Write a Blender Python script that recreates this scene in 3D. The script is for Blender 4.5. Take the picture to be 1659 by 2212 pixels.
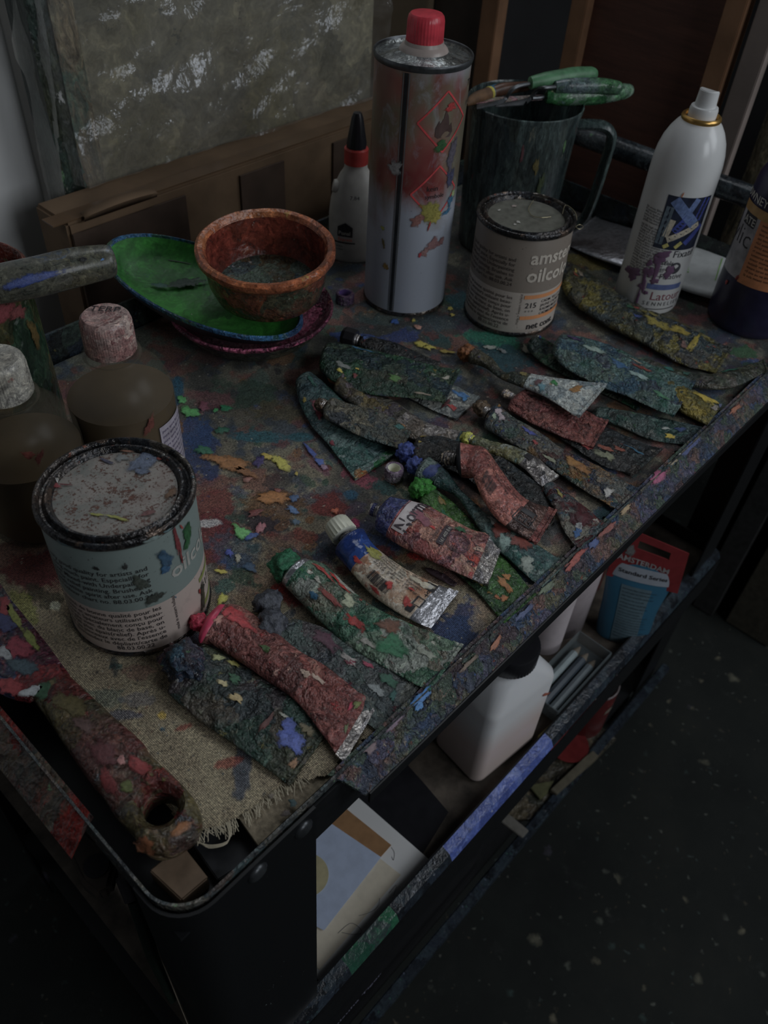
import bpy, bmesh, math, random
import numpy as np
from mathutils import Vector, Matrix, noise as mnoise

random.seed(7)
rng = np.random.default_rng(11)
for o in list(bpy.data.objects):
    bpy.data.objects.remove(o)
scene = bpy.context.scene
COL = scene.collection

# ------------------------------------------------------------------ camera
W, H, FPX = 1659.0, 2212.0, 1788.6
TH = 0.78                                   # height of the table top above the floor
CAM = Vector((-0.05273, -0.16128, 1.24))
FW = Vector((0.541454, 0.451122, -0.709448))
RT = Vector((0.681039, -0.730142, 0.055491))
UP = Vector((0.492964, 0.513207, 0.702570))
cam = bpy.data.cameras.new('camera')
camo = bpy.data.objects.new('camera', cam)
COL.objects.link(camo)
rot = Matrix((RT, UP, -FW)).transposed()
camo.matrix_world = Matrix.Translation(CAM) @ rot.to_4x4()
cam.sensor_fit = 'HORIZONTAL'
cam.sensor_width = 36.0
cam.lens = 36.0 * FPX / W
cam.clip_start = 0.01
cam.dof.use_dof = True
cam.dof.focus_distance = 0.60
cam.dof.aperture_fstop = 13.0
scene.camera = camo

# ------------------------------------------------------------------ light
scene.view_settings.view_transform = 'Standard'
scene.view_settings.look = 'None'
scene.view_settings.gamma = 1.0
scene.view_settings.exposure = 0.0
scene.view_settings.use_curve_mapping = False
world = bpy.data.worlds.new('dim_studio')
scene.world = world
world.use_nodes = True
world.node_tree.nodes['Background'].inputs[0].default_value = (0.80, 0.90, 1.0, 1)
world.node_tree.nodes['Background'].inputs[1].default_value = 0.016

def window_light(name, loc, target, sx, sy, power, col):
    l = bpy.data.lights.new(name, 'AREA')
    l.shape = 'RECTANGLE'; l.size = sx; l.size_y = sy
    l.energy = power; l.color = col
    o = bpy.data.objects.new(name, l); COL.objects.link(o)
    o.location = loc
    o.rotation_euler = (Vector(target) - Vector(loc)).to_track_quat('-Z', 'Y').to_euler()
    return o
window_light('window_daylight', (1.35, -1.25, 1.80), (0.5, 0.2, 0.80), 1.0, 1.1, 9.5, (0.90, 0.95, 1.0))
window_light('front_window_daylight', (0.20, -2.3, 1.9), (0.4, 0.2, 0.75), 0.8, 1.0, 9.5, (0.90, 0.95, 1.0))
window_light('skylight_daylight', (1.25, 0.75, 2.4), (0.5, 0.25, 0.75), 0.9, 0.9, 6.0, (0.90, 0.95, 1.0))

# ------------------------------------------------------------------ pixel -> place
def ray(x, y):
    return FW + RT * ((x - W/2) / FPX) - UP * ((y - H/2) / FPX)
def P(x, y, z=0.0):
    d = ray(x, y); t = (TH + z - CAM.z) / d.z
    return CAM + d * t
def PY(x, y, Y):
    d = ray(x, y); return CAM + d * ((Y - CAM.y) / d.y)
def PX(x, y, X):
    d = ray(x, y); return CAM + d * ((X - CAM.x) / d.x)
def PV(x, y, b, n=(0.77, 0.64, 0)):
    n = Vector(n); d = ray(x, y)
    return CAM + d * (((Vector(b) - CAM).dot(n)) / d.dot(n))
def proj(q):
    d = Vector(q) - CAM; z = d.dot(FW)
    return W/2 + FPX * d.dot(RT) / z, H/2 - FPX * d.dot(UP) / z
def theta_at(c, r, z, px):
    """angle on an upright cylinder (seen side) that shows at pixel column px"""
    t0 = math.atan2(CAM.y - c[1], CAM.x - c[0]); best = (1e9, t0)
    for i in range(-90, 91):
        t = t0 + math.radians(i)
        x, _ = proj((c[0] + r*math.cos(t), c[1] + r*math.sin(t), TH + z))
        if abs(x - px) < best[0]: best = (abs(x - px), t)
    return best[1]

# ------------------------------------------------------------------ materials
def lin(c):
    return tuple(((v/255)/12.92 if v/255 <= 0.04045 else ((v/255 + 0.055)/1.055)**2.4) for v in c)
K = 6.0
SAT = 0.80
def A(c, k=None):
    """surface colour from the tone a thing shows in the dim photograph"""
    k = K if k is None else k
    l = lin(c); y = 0.25*l[0] + 0.6*l[1] + 0.15*l[2]
    return tuple(min(0.88, (y + (v-y)*SAT)*k) for v in l) + (1.0,)
class NT:
    def __init__(s, name):
        s.m = bpy.data.materials.new(name); s.m.use_nodes = True
        s.t = s.m.node_tree; s.b = s.t.nodes['Principled BSDF']; s.out = s.t.nodes['Material Output']
    def n(s, typ, props=None, **ins):
        nd = s.t.nodes.new('ShaderNode' + typ)
        for k, v in (props or {}).items(): setattr(nd, k, v)
        for k, v in ins.items():
            key = int(k[1:]) if k[0] == 'i' and k[1:].isdigit() else k.replace('_', ' ')
            sk = nd.inputs[key]
            if hasattr(v, 'is_output'): s.t.links.new(v, sk)
            else: sk.default_value = v
        return nd
    def link(s, a, b): s.t.links.new(a, b)
    def ramp(s, fac, stops, interp='LINEAR'):
        r = s.t.nodes.new('ShaderNodeValToRGB'); cr = r.color_ramp; cr.interpolation = interp
        while len(cr.elements) < len(stops): cr.elements.new(0.5)
        for e, (p, c) in zip(cr.elements, stops):
            e.position = p; e.color = c if len(c) == 4 else tuple(c) + (1,)
        s.link(fac, r.inputs[0]); return r.outputs[0]
    def mix(s, f, a, b, blend='MIX'):
        m = s.t.nodes.new('ShaderNodeMix'); m.data_type = 'RGBA'; m.blend_type = blend
        for k, v in ((0, f), (6, a), (7, b)):
            if hasattr(v, 'is_output'): s.link(v, m.inputs[k])
            else: m.inputs[k].default_value = v
        return m.outputs[2]
    def math(s, op, a, b=0.0, clamp=False):
        m = s.n('Math', dict(operation=op, use_clamp=clamp), i0=a, i1=b); return m.outputs[0]
    def coords(s, off=0.0, sc=(1, 1, 1), which='Object'):
        tc = s.n('TexCoord'); mp = s.n('Mapping', Vector=tc.outputs[which])
        mp.inputs['Location'].default_value = (off*1.37, off*0.71, off*2.13)
        mp.inputs['Scale'].default_value = sc
        return mp.outputs[0]
    def noise(s, v, sc, det=3.0, rough=0.55, dist=0.0):
        return s.n('TexNoise', Vector=v, Scale=sc, Detail=det, Roughness=rough, Distortion=dist)
    def bump(s, h, strength=0.3, dist=0.001):
        b = s.n('Bump', Strength=strength, Distance=dist, Height=h); s.link(b.outputs[0], s.b.inputs['Normal'])
    def fin(s, color, rough=0.5, metal=0.0, spec=0.5):
        for k, v in (('Base Color', color), ('Roughness', rough), ('Metallic', metal), ('Specular IOR Level', spec)):
            if hasattr(v, 'is_output'): s.link(v, s.b.inputs[k])
            else: s.b.inputs[k].default_value = v
        return s.m
MATS = {}
def plain(name, c, rough=0.5, metal=0.0, k=None, spec=0.5, var=0.18, sc=90.0, bump=0.15):
    """one colour with slight tonal wear"""
    if name in MATS: return MATS[name]
    g = NT(name); v = g.coords(len(MATS)*0.17)
    n = g.noise(v, sc, 5.0)
    col = A(c, k); dk = tuple(x*(1-var*2) for x in col[:3]) + (1,)
    cc = g.ramp(n.outputs[0], [(0.3, dk), (0.62, col)])
    if bump: g.bump(n.outputs[0], bump, 0.0006 if bump < 0.3 else 0.003)
    MATS[name] = g.fin(cc, rough, metal, spec); return MATS[name]
def paint(name, cols, scale=55.0, seed=0.0, rough=0.36, sc=(1, 1, 1), specks=((170, 165, 150), (20, 20, 25), (60, 90, 60)),
          speck=0.30, bump=0.5, k=None, streak=0.5, metal=0.0, grime=0.5):
    """many layers of dried oil paint: big smears, streaks, dabs, flecks"""
    if name in MATS: return MATS[name]
    k = K*0.66 if k is None else k
    g = NT(name); v = g.coords(seed + 3.1, sc)
    n1 = g.noise(v, scale*1.1, 4.0, 0.6)
    off = g.n('VectorMath', dict(operation='MULTIPLY_ADD'), i0=n1.outputs[1], i1=(1.6/scale,)*3, i2=v).outputs[0]
    vo = g.n('TexVoronoi', Vector=off, Scale=scale)
    sx = g.n('SeparateColor', Color=vo.outputs[1])
    N = len(cols); pal = [A(c, k) for c in cols]
    ca = g.ramp(sx.outputs[0], [(i/N, c) for i, c in enumerate(pal)], 'CONSTANT')
    sh = pal[1::2] + pal[0::2]
    n2 = g.noise(off, scale*0.55, 6.0, 0.65, 0.6)
    cb = g.ramp(n2.outputs[0], [(0.22 + 0.56*i/max(1, N-1), c) for i, c in enumerate(sh)])
    n3 = g.noise(v, scale*0.8, 5.0, 0.7)
    f = g.ramp(n3.outputs[0], [(0.40 + 0.12*(1-streak), (0, 0, 0)), (0.60 + 0.1*(1-streak), (1, 1, 1))])
    c1 = g.mix(f, ca, cb)
    # dry-brushed second coat
    st_ = g.n('Mapping', Vector=off); st_.inputs['Scale'].default_value = (1.0, 0.45, 1.0)
    n6 = g.noise(st_.outputs[0], scale*2.4, 6.0, 0.72)
    vo6 = g.n('TexVoronoi', Vector=off, Scale=scale*1.6); s6 = g.n('SeparateColor', Color=vo6.outputs[1])
    c6_ = g.ramp(s6.outputs[1], [(i/N, c) for i, c in enumerate(pal[2:]+pal[:2])], 'CONSTANT')
    c1 = g.mix(g.ramp(n6.outputs[0], [(0.52, (0, 0, 0)), (0.62, (0.8,)*3)]), c1, c6_)
    # fine tone variation
    n4 = g.noise(off, scale*4.5, 5.0, 0.75)
    tone = g.ramp(n4.outputs[0], [(0.38, (0.22, 0.22, 0.23)), (0.49, (0.85, 0.85, 0.85)), (0.56, (1.15, 1.15, 1.12)), (0.66, (2.3, 2.25, 2.1))])
    c2 = g.mix(min(1.0, grime*1.5), c1, tone, 'MULTIPLY')
    # dabs and flecks
    n5 = g.noise(v, scale*7, 3.0, 0.7)
    off2 = g.n('VectorMath', dict(operation='MULTIPLY_ADD'), i0=n5.outputs[1], i1=(0.45/scale,)*3, i2=v).outputs[0]
    v2 = g.n('TexVoronoi', Vector=off2, Scale=scale*4.2)
    s2 = g.n('SeparateColor', Color=v2.outputs[1])
    M = len(specks)
    cf = g.ramp(s2.outputs[1], [(i/M, A(c, k)) for i, c in enumerate(specks)], 'CONSTANT')
    pres = g.math('MULTIPLY', g.math('LESS_THAN', s2.outputs[0], speck*0.42), g.ramp(v2.outputs[0], [(0.16, (0.85,)*3), (0.40, (0, 0, 0))]))
    c3 = g.mix(pres, c2, cf)
    v3 = g.n('TexVoronoi', Vector=off2, Scale=scale*12)
    s3 = g.n('SeparateColor', Color=v3.outputs[1])
    cg = g.ramp(s3.outputs[1], [(0.0, A((15, 15, 17), k)), (0.5, A((84, 82, 74), k)), (0.66, A((36, 40, 38), k))], 'CONSTANT')
    pr3 = g.math('MULTIPLY', g.math('LESS_THAN', s3.outputs[0], speck*0.6), g.ramp(v3.outputs[0], [(0.2, (0.8,)*3), (0.42, (0, 0, 0))]))
    c4 = g.mix(pr3, c3, cg)
    n4b = g.noise(off, scale*3.2, 1.5, 0.5)
    hh = g.math('ADD', g.math('MULTIPLY', n4b.outputs[0], 0.9), g.math('MULTIPLY', pres, 0.15))
    n7 = g.noise(v, scale*15, 3.0, 0.7)
    hh = g.math('ADD', hh, g.math('MULTIPLY', n6.outputs[0], 0.35))
    hh = g.math('ADD', hh, g.math('MULTIPLY', n7.outputs[0], 0.07))
    cr = g.n('TexVoronoi', dict(feature='DISTANCE_TO_EDGE'), Vector=off, Scale=scale*1.3)
    hh = g.math('ADD', hh, g.math('MULTIPLY', g.math('MINIMUM', cr.outputs[0], 0.25), 1.6))
    g.bump(hh, min(1.0, bump*1.15), 0.0052)
    rough = rough*0.62
    ro = g.ramp(n3.outputs[0], [(0.3, (rough*0.65,)*3), (0.7, (min(1, rough*1.5),)*3)])
    MATS[name] = g.fin(c4, ro, metal); return MATS[name]

# ------------------------------------------------------------------ mesh building
ORG = {}
PRINTS = ('lettering', 'barcode', 'printed_symbol', 'printed_picture', 'printed_pastel', 'paint_dab', 'label_band', 'label_stripe', 'hazard_diamond', 'flame_symbol', 'side_seam', 'seam_edge', 'label', 'label_panel', 'paper_label', 'emblem', 'label_edge', 'tape_strip', 'torn_flap')
class MB:
    def __init__(s): s.v = []; s.f = []; s.mi = []; s.edge = []
    def add(s, vs, fs, mi=0):
        o = len(s.v); s.v += [Vector(p) for p in vs]; s.f += [tuple(i+o for i in f) for f in fs]; s.mi += [mi]*len(fs)
        return s
    def box(s, c, d, rotz=0.0, M=None):
        c = Vector(c); R = M or Matrix.Rotation(rotz, 3, 'Z')
        vs = [c + R @ Vector((sx*d[0]/2, sy*d[1]/2, sz*d[2]/2)) for sz in (-1, 1) for sy in (-1, 1) for sx in (-1, 1)]
        return s.add(vs, [(0, 2, 3, 1), (4, 5, 7, 6), (0, 1, 5, 4), (1, 3, 7, 5), (3, 2, 6, 7), (2, 0, 4, 6)])
    def lathe(s, prof, c=(0, 0, 0), seg=48, axis=None, cap0=False, cap1=False, wob=None, mi=0, sx=1.0, sy=1.0, rotz=0.0):
        c = Vector(c)
        if axis is None: R = Matrix.Rotation(rotz, 3, 'Z')
        else: R = Vector((0, 0, 1)).rotation_difference(Vector(axis)).to_matrix()
        vs = []
        for j, (r, z) in enumerate(prof):
            for i in range(seg):
                a = 2*math.pi*i/seg
                rr = r*(1 + (wob(a, j) if wob else 0))
                vs.append(c + R @ Vector((rr*sx*math.cos(a), rr*sy*math.sin(a), z)))
        fs = []
        for j in range(len(prof)-1):
            for i in range(seg):
                k = (i+1) % seg
                fs.append((j*seg+i, j*seg+k, (j+1)*seg+k, (j+1)*seg+i))
        if cap0: fs.append(tuple(range(seg))[::-1])
        if cap1: fs.append(tuple((len(prof)-1)*seg + i for i in range(seg)))
        return s.add(vs, fs, mi)
    def tubepath(s, pts, rad, seg=10):
        pts = [Vector(p) for p in pts]; n = len(pts); vs = []; fs = []
        rads = rad if isinstance(rad, (list, tuple)) else [rad]*n
        ref = Vector((0, 0, 1))
        for i, p in enumerate(pts):
            t = (pts[min(i+1, n-1)] - pts[max(i-1, 0)]).normalized()
            a = t.cross(ref)
            if a.length < 0.05: a = t.cross(Vector((1, 0, 0)))
            a.normalize(); b = a.cross(t)
            for k in range(seg):
                q = 2*math.pi*k/seg
                vs.append(p + (a*math.cos(q) + b*math.sin(q))*rads[i])
        for i in range(n-1):
            for k in range(seg):
                m = (k+1) % seg
                fs.append((i*seg+k, i*seg+m, (i+1)*seg+m, (i+1)*seg+k))
        fs.append(tuple(range(seg))[::-1]); fs.append(tuple((n-1)*seg+k for k in range(seg)))
        return s.add(vs, fs)
    def slab(s, poly, z0, z1):
        """upright prism from a polygon of (x,y) or vectors"""
        n = len(poly)
        vs = [(p[0], p[1], z0) for p in poly] + [(p[0], p[1], z1) for p in poly]
        fs = [tuple(range(n))[::-1], tuple(range(n, 2*n))] + [(i, (i+1) % n, n+(i+1) % n, n+i) for i in range(n)]
        return s.add(vs, fs)
    def sheet(s, poly, nrm, th):
        """thin plate: polygon of 3D points thickened along nrm"""
        nrm = Vector(nrm).normalized()*th; n = len(poly)
        vs = [Vector(p) for p in poly] + [Vector(p) + nrm for p in poly]
        fs = [tuple(range(n))[::-1], tuple(range(n, 2*n))] + [(i, (i+1) % n, n+(i+1) % n, n+i) for i in range(n)]
        return s.add(vs, fs)
    def obj(s, name, mat, parent=None, smooth=True, angle=40, bevel=0.0, **props):
        org = ORG.get(parent.name, Vector()) if parent else Vector()
        me = bpy.data.meshes.new(name)
        me.from_pydata([tuple(p - org) for p in s.v], [], s.f)
        mats = mat if isinstance(mat, (list, tuple)) else [mat]
        for m in mats: me.materials.append(m)
        if len(mats) > 1: me.polygons.foreach_set('material_index', s.mi)
        bm = bmesh.new(); bm.from_mesh(me)
        bmesh.ops.recalc_face_normals(bm, faces=bm.faces)
        if bevel:
            es = [e for e in bm.edges if len(e.link_faces) == 2 and e.calc_face_angle(0) > 0.6]
            bmesh.ops.bevel(bm, geom=es, offset=bevel, segments=2, affect='EDGES', clamp_overlap=True)
        bm.to_mesh(me); bm.free()
        if s.edge and len(s.edge) == len(me.vertices):
            me.attributes.new('edge', 'FLOAT', 'POINT').data.foreach_set('value', s.edge)
        if smooth:
            me.polygons.foreach_set('use_smooth', [True]*len(me.polygons))
            me.set_sharp_from_angle(angle=math.radians(angle))
        o = bpy.data.objects.new(name, me); COL.objects.link(o)
        if parent:
            if name in PRINTS and parent.type == 'EMPTY':
                for ch in parent.children:
                    if ch.name.split('.')[0] in ('body', 'shell', 'carton'): parent = ch; break
            o.parent = parent
        ORG[o.name] = org
        for k, v in props.items(): o[k] = v
        return o
def tag(o, label, cat, group=None):
    o['label'] = label; o['category'] = cat
    if group: o['group'] = group
    return o
def thing(name, loc, label, cat, group=None):
    o = bpy.data.objects.new(name, None); COL.objects.link(o)
    o.location = loc; o.empty_display_size = 0.02
    ORG[o.name] = Vector(loc)
    return tag(o, label, cat, group)
def blob(c, r, seed=0, amp=0.25, freq=2.2, sub=3, squash=(1, 1, 1)):
    """lump of dried paint"""
    bm = bmesh.new(); bmesh.ops.create_icosphere(bm, subdivisions=sub, radius=1.0)
    vs = []
    for v in bm.verts:
        p = v.co.normalized()
        d = 1 + amp*mnoise.fractal(p*freq + Vector((seed, seed*1.7, 0)), 0.8, 2.2, 4)
        vs.append(Vector(c) + Vector((p.x*r*d*squash[0], p.y*r*d*squash[1], p.z*r*d*squash[2])))
    fs = [tuple(v.index for v in f.verts) for f in bm.faces]
    bm.free(); m = MB(); m.add(vs, fs); return m
def catmull(pts, t):
    """pts list of numpy arrays, t in 0..1"""
    n = len(pts); x = t*(n-1); i = min(int(x), n-2); f = x - i
    p0, p1, p2, p3 = pts[max(i-1, 0)], pts[i], pts[i+1], pts[min(i+2, n-1)]
    return 0.5*((2*p1) + (-p0+p2)*f + (2*p0-5*p1+4*p2-p3)*f*f + (-p0+3*p1-3*p2+p3)*f**3)

# ------------------------------------------------------------------ lettering
_tc = {}
def text_geo(body, bold=0.0, align='LEFT', space=1.0):
    key = (body, bold, align, space)
    if key in _tc: return _tc[key]
    cu = bpy.data.curves.new('lettering', 'FONT'); cu.body = body; cu.size = 1.0; cu.resolution_u = 2
    cu.align_x = align; cu.offset = bold; cu.space_character = space
    o = bpy.data.objects.new('lettering', cu); COL.objects.link(o)
    dg = bpy.context.evaluated_depsgraph_get()
    me = o.evaluated_get(dg).to_mesh()
    vs = [(v.co.x, v.co.y) for v in me.vertices]; fs = [tuple(p.vertices) for p in me.polygons]
    o.evaluated_get(dg).to_mesh_clear()
    bpy.data.objects.remove(o); bpy.data.curves.remove(cu)
    _tc[key] = (vs, fs); return _tc[key]
def text_on(mb, body, fn, size, x0=0.0, y0=0.0, rot=0.0, bold=0.0, align='LEFT', space=1.0, sx=1.0, mi=0):
    vs, fs = text_geo(body, bold, align, space); c, s_ = math.cos(rot), math.sin(rot)
    out = []
    for x, y in vs:
        x, y = x*size*sx, y*size
        out.append(fn(x0 + x*c - y*s_, y0 + x*s_ + y*c))
    mb.add(out, fs, mi)
def poly_on(mb, pts, fn, mi=0):
    mb.add([fn(*p) for p in pts], [tuple(range(len(pts)))], mi)
def grid_on(mb, x0, x1, y0, y1, fn, nx=8, ny=2, mi=0):
    vs = [fn(x0+(x1-x0)*i/nx, y0+(y1-y0)*j/ny) for j in range(ny+1) for i in range(nx+1)]
    fs = [(j*(nx+1)+i, j*(nx+1)+i+1, (j+1)*(nx+1)+i+1, (j+1)*(nx+1)+i) for j in range(ny) for i in range(nx)]
    mb.add(vs, fs, mi)
def cyl_fn(c, r, th0, zb=0.0, rz=None):
    """(arc length, height) -> point on an upright cylinder standing at c"""
    def f(x, y):
        rr = r(y) if callable(r) else r
        a = th0 + x/rr
        return Vector((c[0] + rr*math.cos(a), c[1] + rr*math.sin(a), c[2] + zb + y))
    return f
def dab_poly(n, rx, ry, seed, rough=0.35):
    rs = random.Random(seed); ph = [rs.uniform(0, 6.28) for _ in range(4)]; out = []
    for i in range(n):
        a = 2*math.pi*i/n
        d = 1 + rough*(0.5*math.sin(2*a+ph[0]) + 0.35*math.sin(3*a+ph[1]) + 0.3*math.sin(5*a+ph[2]) + 0.3*math.sin(7*a+ph[3]))*0.7
        out.append((rx*d*math.cos(a), ry*d*math.sin(a)))
    return out
def dab_on(mb, fn, x, y, rx, ry, rot=0.0, seed=0, n=18, rough=0.35, h=0.0004, fn2=None, mi=0):
    """raised dab of paint on a surface: fn(x,y,lift)"""
    c, s_ = math.cos(rot), math.sin(rot); pl = dab_poly(n, rx, ry, seed, rough)
    rings = ((1.22, 0.0), (1.08, 0.45), (0.90, 0.8), (0.66, 1.0), (0.35, 1.0)); R_ = len(rings)
    vs = [fn(x + (px*c - py*s_)*k, y + (px*s_ + py*c)*k, h*l) for k, l in rings for px, py in pl] + [fn(x, y, h*1.05)]
    fs = [(j*n+i, j*n+(i+1) % n, (j+1)*n+(i+1) % n, (j+1)*n+i) for j in range(R_-1) for i in range(n)]
    fs += [((R_-1)*n+i, (R_-1)*n+(i+1) % n, R_*n) for i in range(n)]
    mb.edge += [k for k, _ in rings for _ in pl] + [0.0]
    mb.add(vs, fs, mi)

# ================================================================== setting
def floor_mat():
    g = NT('floor_spattered'); v = g.coords(0.3)
    n = g.noise(v, 6.0, 6.0, 0.65)
    base = g.ramp(n.outputs[0], [(0.25, A((6, 7, 7))), (0.5, A((10, 12, 11))), (0.75, A((15, 16, 14)))])
    n2 = g.noise(v, 60.0, 3.0)
    off = g.n('VectorMath', dict(operation='MULTIPLY_ADD'), i0=n2.outputs[1], i1=(0.02,)*3, i2=v).outputs[0]
    c = base
    for sc, thr, p, cols in ((60.0, 0.22, 0.06, ((52, 54, 48), (30, 42, 40), (70, 66, 52))), (150.0, 0.25, 0.06, ((60, 62, 56), (45, 40, 30), (38, 46, 44))),
                             (26.0, 0.16, 0.12, ((70, 68, 55), (40, 55, 50), (60, 56, 70)))):
        vo = g.n('TexVoronoi', Vector=off, Scale=sc); s = g.n('SeparateColor', Color=vo.outputs[1])
        f = g.math('MULTIPLY', g.math('LESS_THAN', s.outputs[0], p), g.ramp(vo.outputs[0], [(thr*0.3, (0.45,)*3), (thr*1.7, (0, 0, 0))]))
        cf = g.ramp(s.outputs[1], [(i/3, A(k)) for i, k in enumerate(cols)], 'CONSTANT')
        c = g.mix(f, c, cf)
    n3 = g.noise(v, 25.0, 5.0, 0.7)
    f3 = g.ramp(n3.outputs[0], [(0.60, (0, 0, 0)), (0.74, (0.5, 0.5, 0.5))])
    c = g.mix(f3, c, A((20, 22, 21)))
    g.bump(n3.outputs[0], 0.25, 0.002)
    return g.fin(c, 0.8, 0.0, 0.25)
m = MB(); m.box((0.7, -0.2, -0.02), (3.4, 3.4, 0.04))
fl = m.obj('floor', floor_mat(), smooth=False); fl['kind'] = 'structure'
m = MB(); m.box((-0.03, 0.86, 1.0), (1.94, 0.06, 2.08))
wl = m.obj('wall_left', plain('white_plaster_wall', (106, 111, 113), 0.85, var=0.07, sc=9.0), smooth=False); wl['kind'] = 'structure'
m = MB(); m.box((1.63, -0.2, 1.0), (0.06, 3.4, 2.08))
wb = m.obj('wall_back', plain('dark_back_wall', (9, 9, 10), 0.9, var=0.2, sc=5.0), smooth=False); wb['kind'] = 'structure'

m = MB(); m.box((1.27, 0.86, 1.0), (0.66, 0.06, 2.08))
wf = m.obj('wall_far', plain('dark_back_wall', (9, 9, 10), 0.9), smooth=False); wf['kind'] = 'structure'
# ================================================================== trolley
black = plain('black_enamel', (11, 12, 14), 0.45, k=3, var=0.15, sc=160, bump=0.25)
def black_scratched():
    g = NT('black_enamel_scratched'); v = g.coords(0.9, (1, 1, 0.25))
    n = g.noise(v, 130.0, 5.0, 0.75, 1.2)
    n2 = g.noise(v, 24.0, 3.0)
    f = g.math('MULTIPLY', g.ramp(n.outputs[0], [(0.66, (0, 0, 0)), (0.74, (1, 1, 1))]), g.ramp(n2.outputs[0], [(0.5, (0, 0, 0)), (0.65, (1, 1, 1))]))
    c = g.mix(f, A((10, 11, 13), 2.5), A((62, 70, 70)))
    g.bump(n2.outputs[0], 0.1, 0.002)
    return g.fin(c, 0.42)
blackscr = black_scratched()
rimpaint = paint('rim_layered_paint', [(38, 42, 52), (70, 52, 48), (30, 34, 42), (52, 50, 66), (60, 58, 46), (34, 46, 66), (48, 40, 44), (44, 54, 46)], 75, 1.0, 0.32,
                 specks=((110, 100, 85), (40, 60, 100), (95, 50, 40), (70, 60, 75), (45, 70, 50)), speck=0.38, bump=0.9, k=5.2)
redrim = paint('red_rim_paint', [(80, 18, 14), (95, 22, 16), (60, 20, 16), (44, 34, 28), (84, 22, 16), (70, 16, 12)], 40, 5.0, 0.35, speck=0.12)
darkrim = paint('dark_teal_rim_paint', [(14, 18, 20), (20, 30, 34), (10, 12, 14), (24, 34, 30), (16, 22, 30)], 60, 2.0, 0.4, specks=((60, 66, 66), (70, 60, 20), (30, 50, 60)), speck=0.15, bump=0.15)
shelfpaint = paint('shelf_rim_dark_paint', [(16, 20, 26), (22, 28, 36), (12, 14, 18), (26, 34, 40)], 60, 4.0, 0.4, specks=((80, 84, 90), (60, 66, 80), (30, 60, 50)), speck=0.10, bump=0.12, grime=0.25)
shelfblue = paint('shelf_rim_blue_paint', [(44, 58, 110), (38, 50, 96), (56, 70, 120), (34, 44, 84), (60, 74, 118)], 50, 6.0, 0.4, specks=((120, 120, 122), (90, 92, 110), (50, 60, 90)), speck=0.15, bump=0.12, grime=0.25)
shelfgreen = paint('shelf_rim_green_paint', [(16, 60, 40), (14, 48, 36), (22, 70, 46), (30, 40, 40)], 40, 7.0, 0.4, speck=0.10, bump=0.12, grime=0.25)

XE, YE = 0.865, 0.472          # inside size of the top tray
tr = thing('paint_trolley', (0, 0, 0), 'black metal studio trolley with paint crusted rims and two lower shelves', 'trolley')
m = MB(); m.box((XE/2, YE/2, TH-0.021), (XE, YE, 0.003)); m.obj('tray_floor', black, tr, smooth=False)
# thin turned-up wall of the tray, rounded near corner
def rounded_path(r, x1, y1, n=10):
    pts = [(0, y1)]
    for i in range(n+1):
        a = math.pi + (math.pi/2)*i/n
        pts.append((r + r*math.cos(a), r + r*math.sin(a)))
    pts.append((x1, 0)); return pts
def wall_strip(path, z0, z1, th):
    mb = MB(); n = len(path); vs = []
    for i, p in enumerate(path):
        a = Vector(path[max(i-1, 0)]); b = Vector(path[min(i+1, n-1)])
        t = (b-a).normalized(); nn = Vector((t.y, -t.x))
        for q, z in ((0, z0), (0, z1), (th, z1), (th, z0)):
            vs.append((p[0]+nn.x*q, p[1]+nn.y*q, z))
    fs = [(i*4+k, i*4+(k+1) % 4, (i+1)*4+(k+1) % 4, (i+1)*4+k) for i in range(n-1) for k in range(4)]
    fs += [(3, 2, 1, 0), tuple((n-1)*4+k for k in range(4))]
    return mb.add(vs, fs)
wall_strip(rounded_path(0.024, XE, YE), TH-0.022, TH+0.005, 0.0016).obj('tray_wall', paint('tray_wall_paint', [(40, 44, 46), (54, 46, 42), (34, 36, 38), (60, 58, 52), (36, 48, 50)], 60, 2.2, 0.35, speck=0.2), tr)
m = MB(); m.box((XE/2, YE+0.002, TH+0.004), (XE, 0.003, 0.052)); m.obj('tray_wall', darkrim, tr, smooth=False)
m = MB(); m.box((XE+0.002, YE/2, TH+0.004), (0.003, YE, 0.052)); m.obj('tray_wall', darkrim, tr, smooth=False)
def flange(a, b, out, z_in, z_out, cut0=0.0, cut1=0.0, w=0.020, th=0.0018, seg=30, seed=1):
    """folded sheet rim along a->b sloping outwards and down"""
    a, b, out = Vector(a), Vector(b), Vector(out); L = (b-a).length; t = (b-a)/L
    mb = MB(); vs = []; rows = 5
    for j in range(rows):
        k = j/(rows-1)
        for i in range(seg+1):
            q = cut0*k + (L - cut0*k - cut1*k)*i/seg
            p = a + t*q + out*(w*k)
            z = z_in + (z_out - z_in)*k**1.4 + 0.0006*mnoise.noise(Vector((q*60, k*2, seed)))
            vs.append((p.x, p.y, z))
    n = len(vs); vs += [(x, y, z-th) for x, y, z in vs]
    fs = []
    c = seg+1
    for j in range(rows-1):
        for i in range(seg):
            q = (j*c+i, j*c+i+1, (j+1)*c+i+1, (j+1)*c+i)
            fs += [q, tuple(n+k for k in q[::-1])]
    for j in range(rows-1):
        fs += [(j*c, (j+1)*c, n+(j+1)*c, n+j*c), (j*c+seg, n+j*c+seg, n+(j+1)*c+seg, (j+1)*c+seg)]
    for i in range(seg):
        fs += [((rows-1)*c+i, (rows-1)*c+i+1, n+(rows-1)*c+i+1, n+(rows-1)*c+i), (i, n+i, n+i+1, i+1)]
    return mb.add(vs, fs)
frim = flange((0.112, 0.003, 0), (0.875, 0.003, 0), (0, -1, 0), TH+0.005, TH-0.010, cut0=0.012, seg=90).obj('rim_flange', rimpaint, tr)
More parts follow.
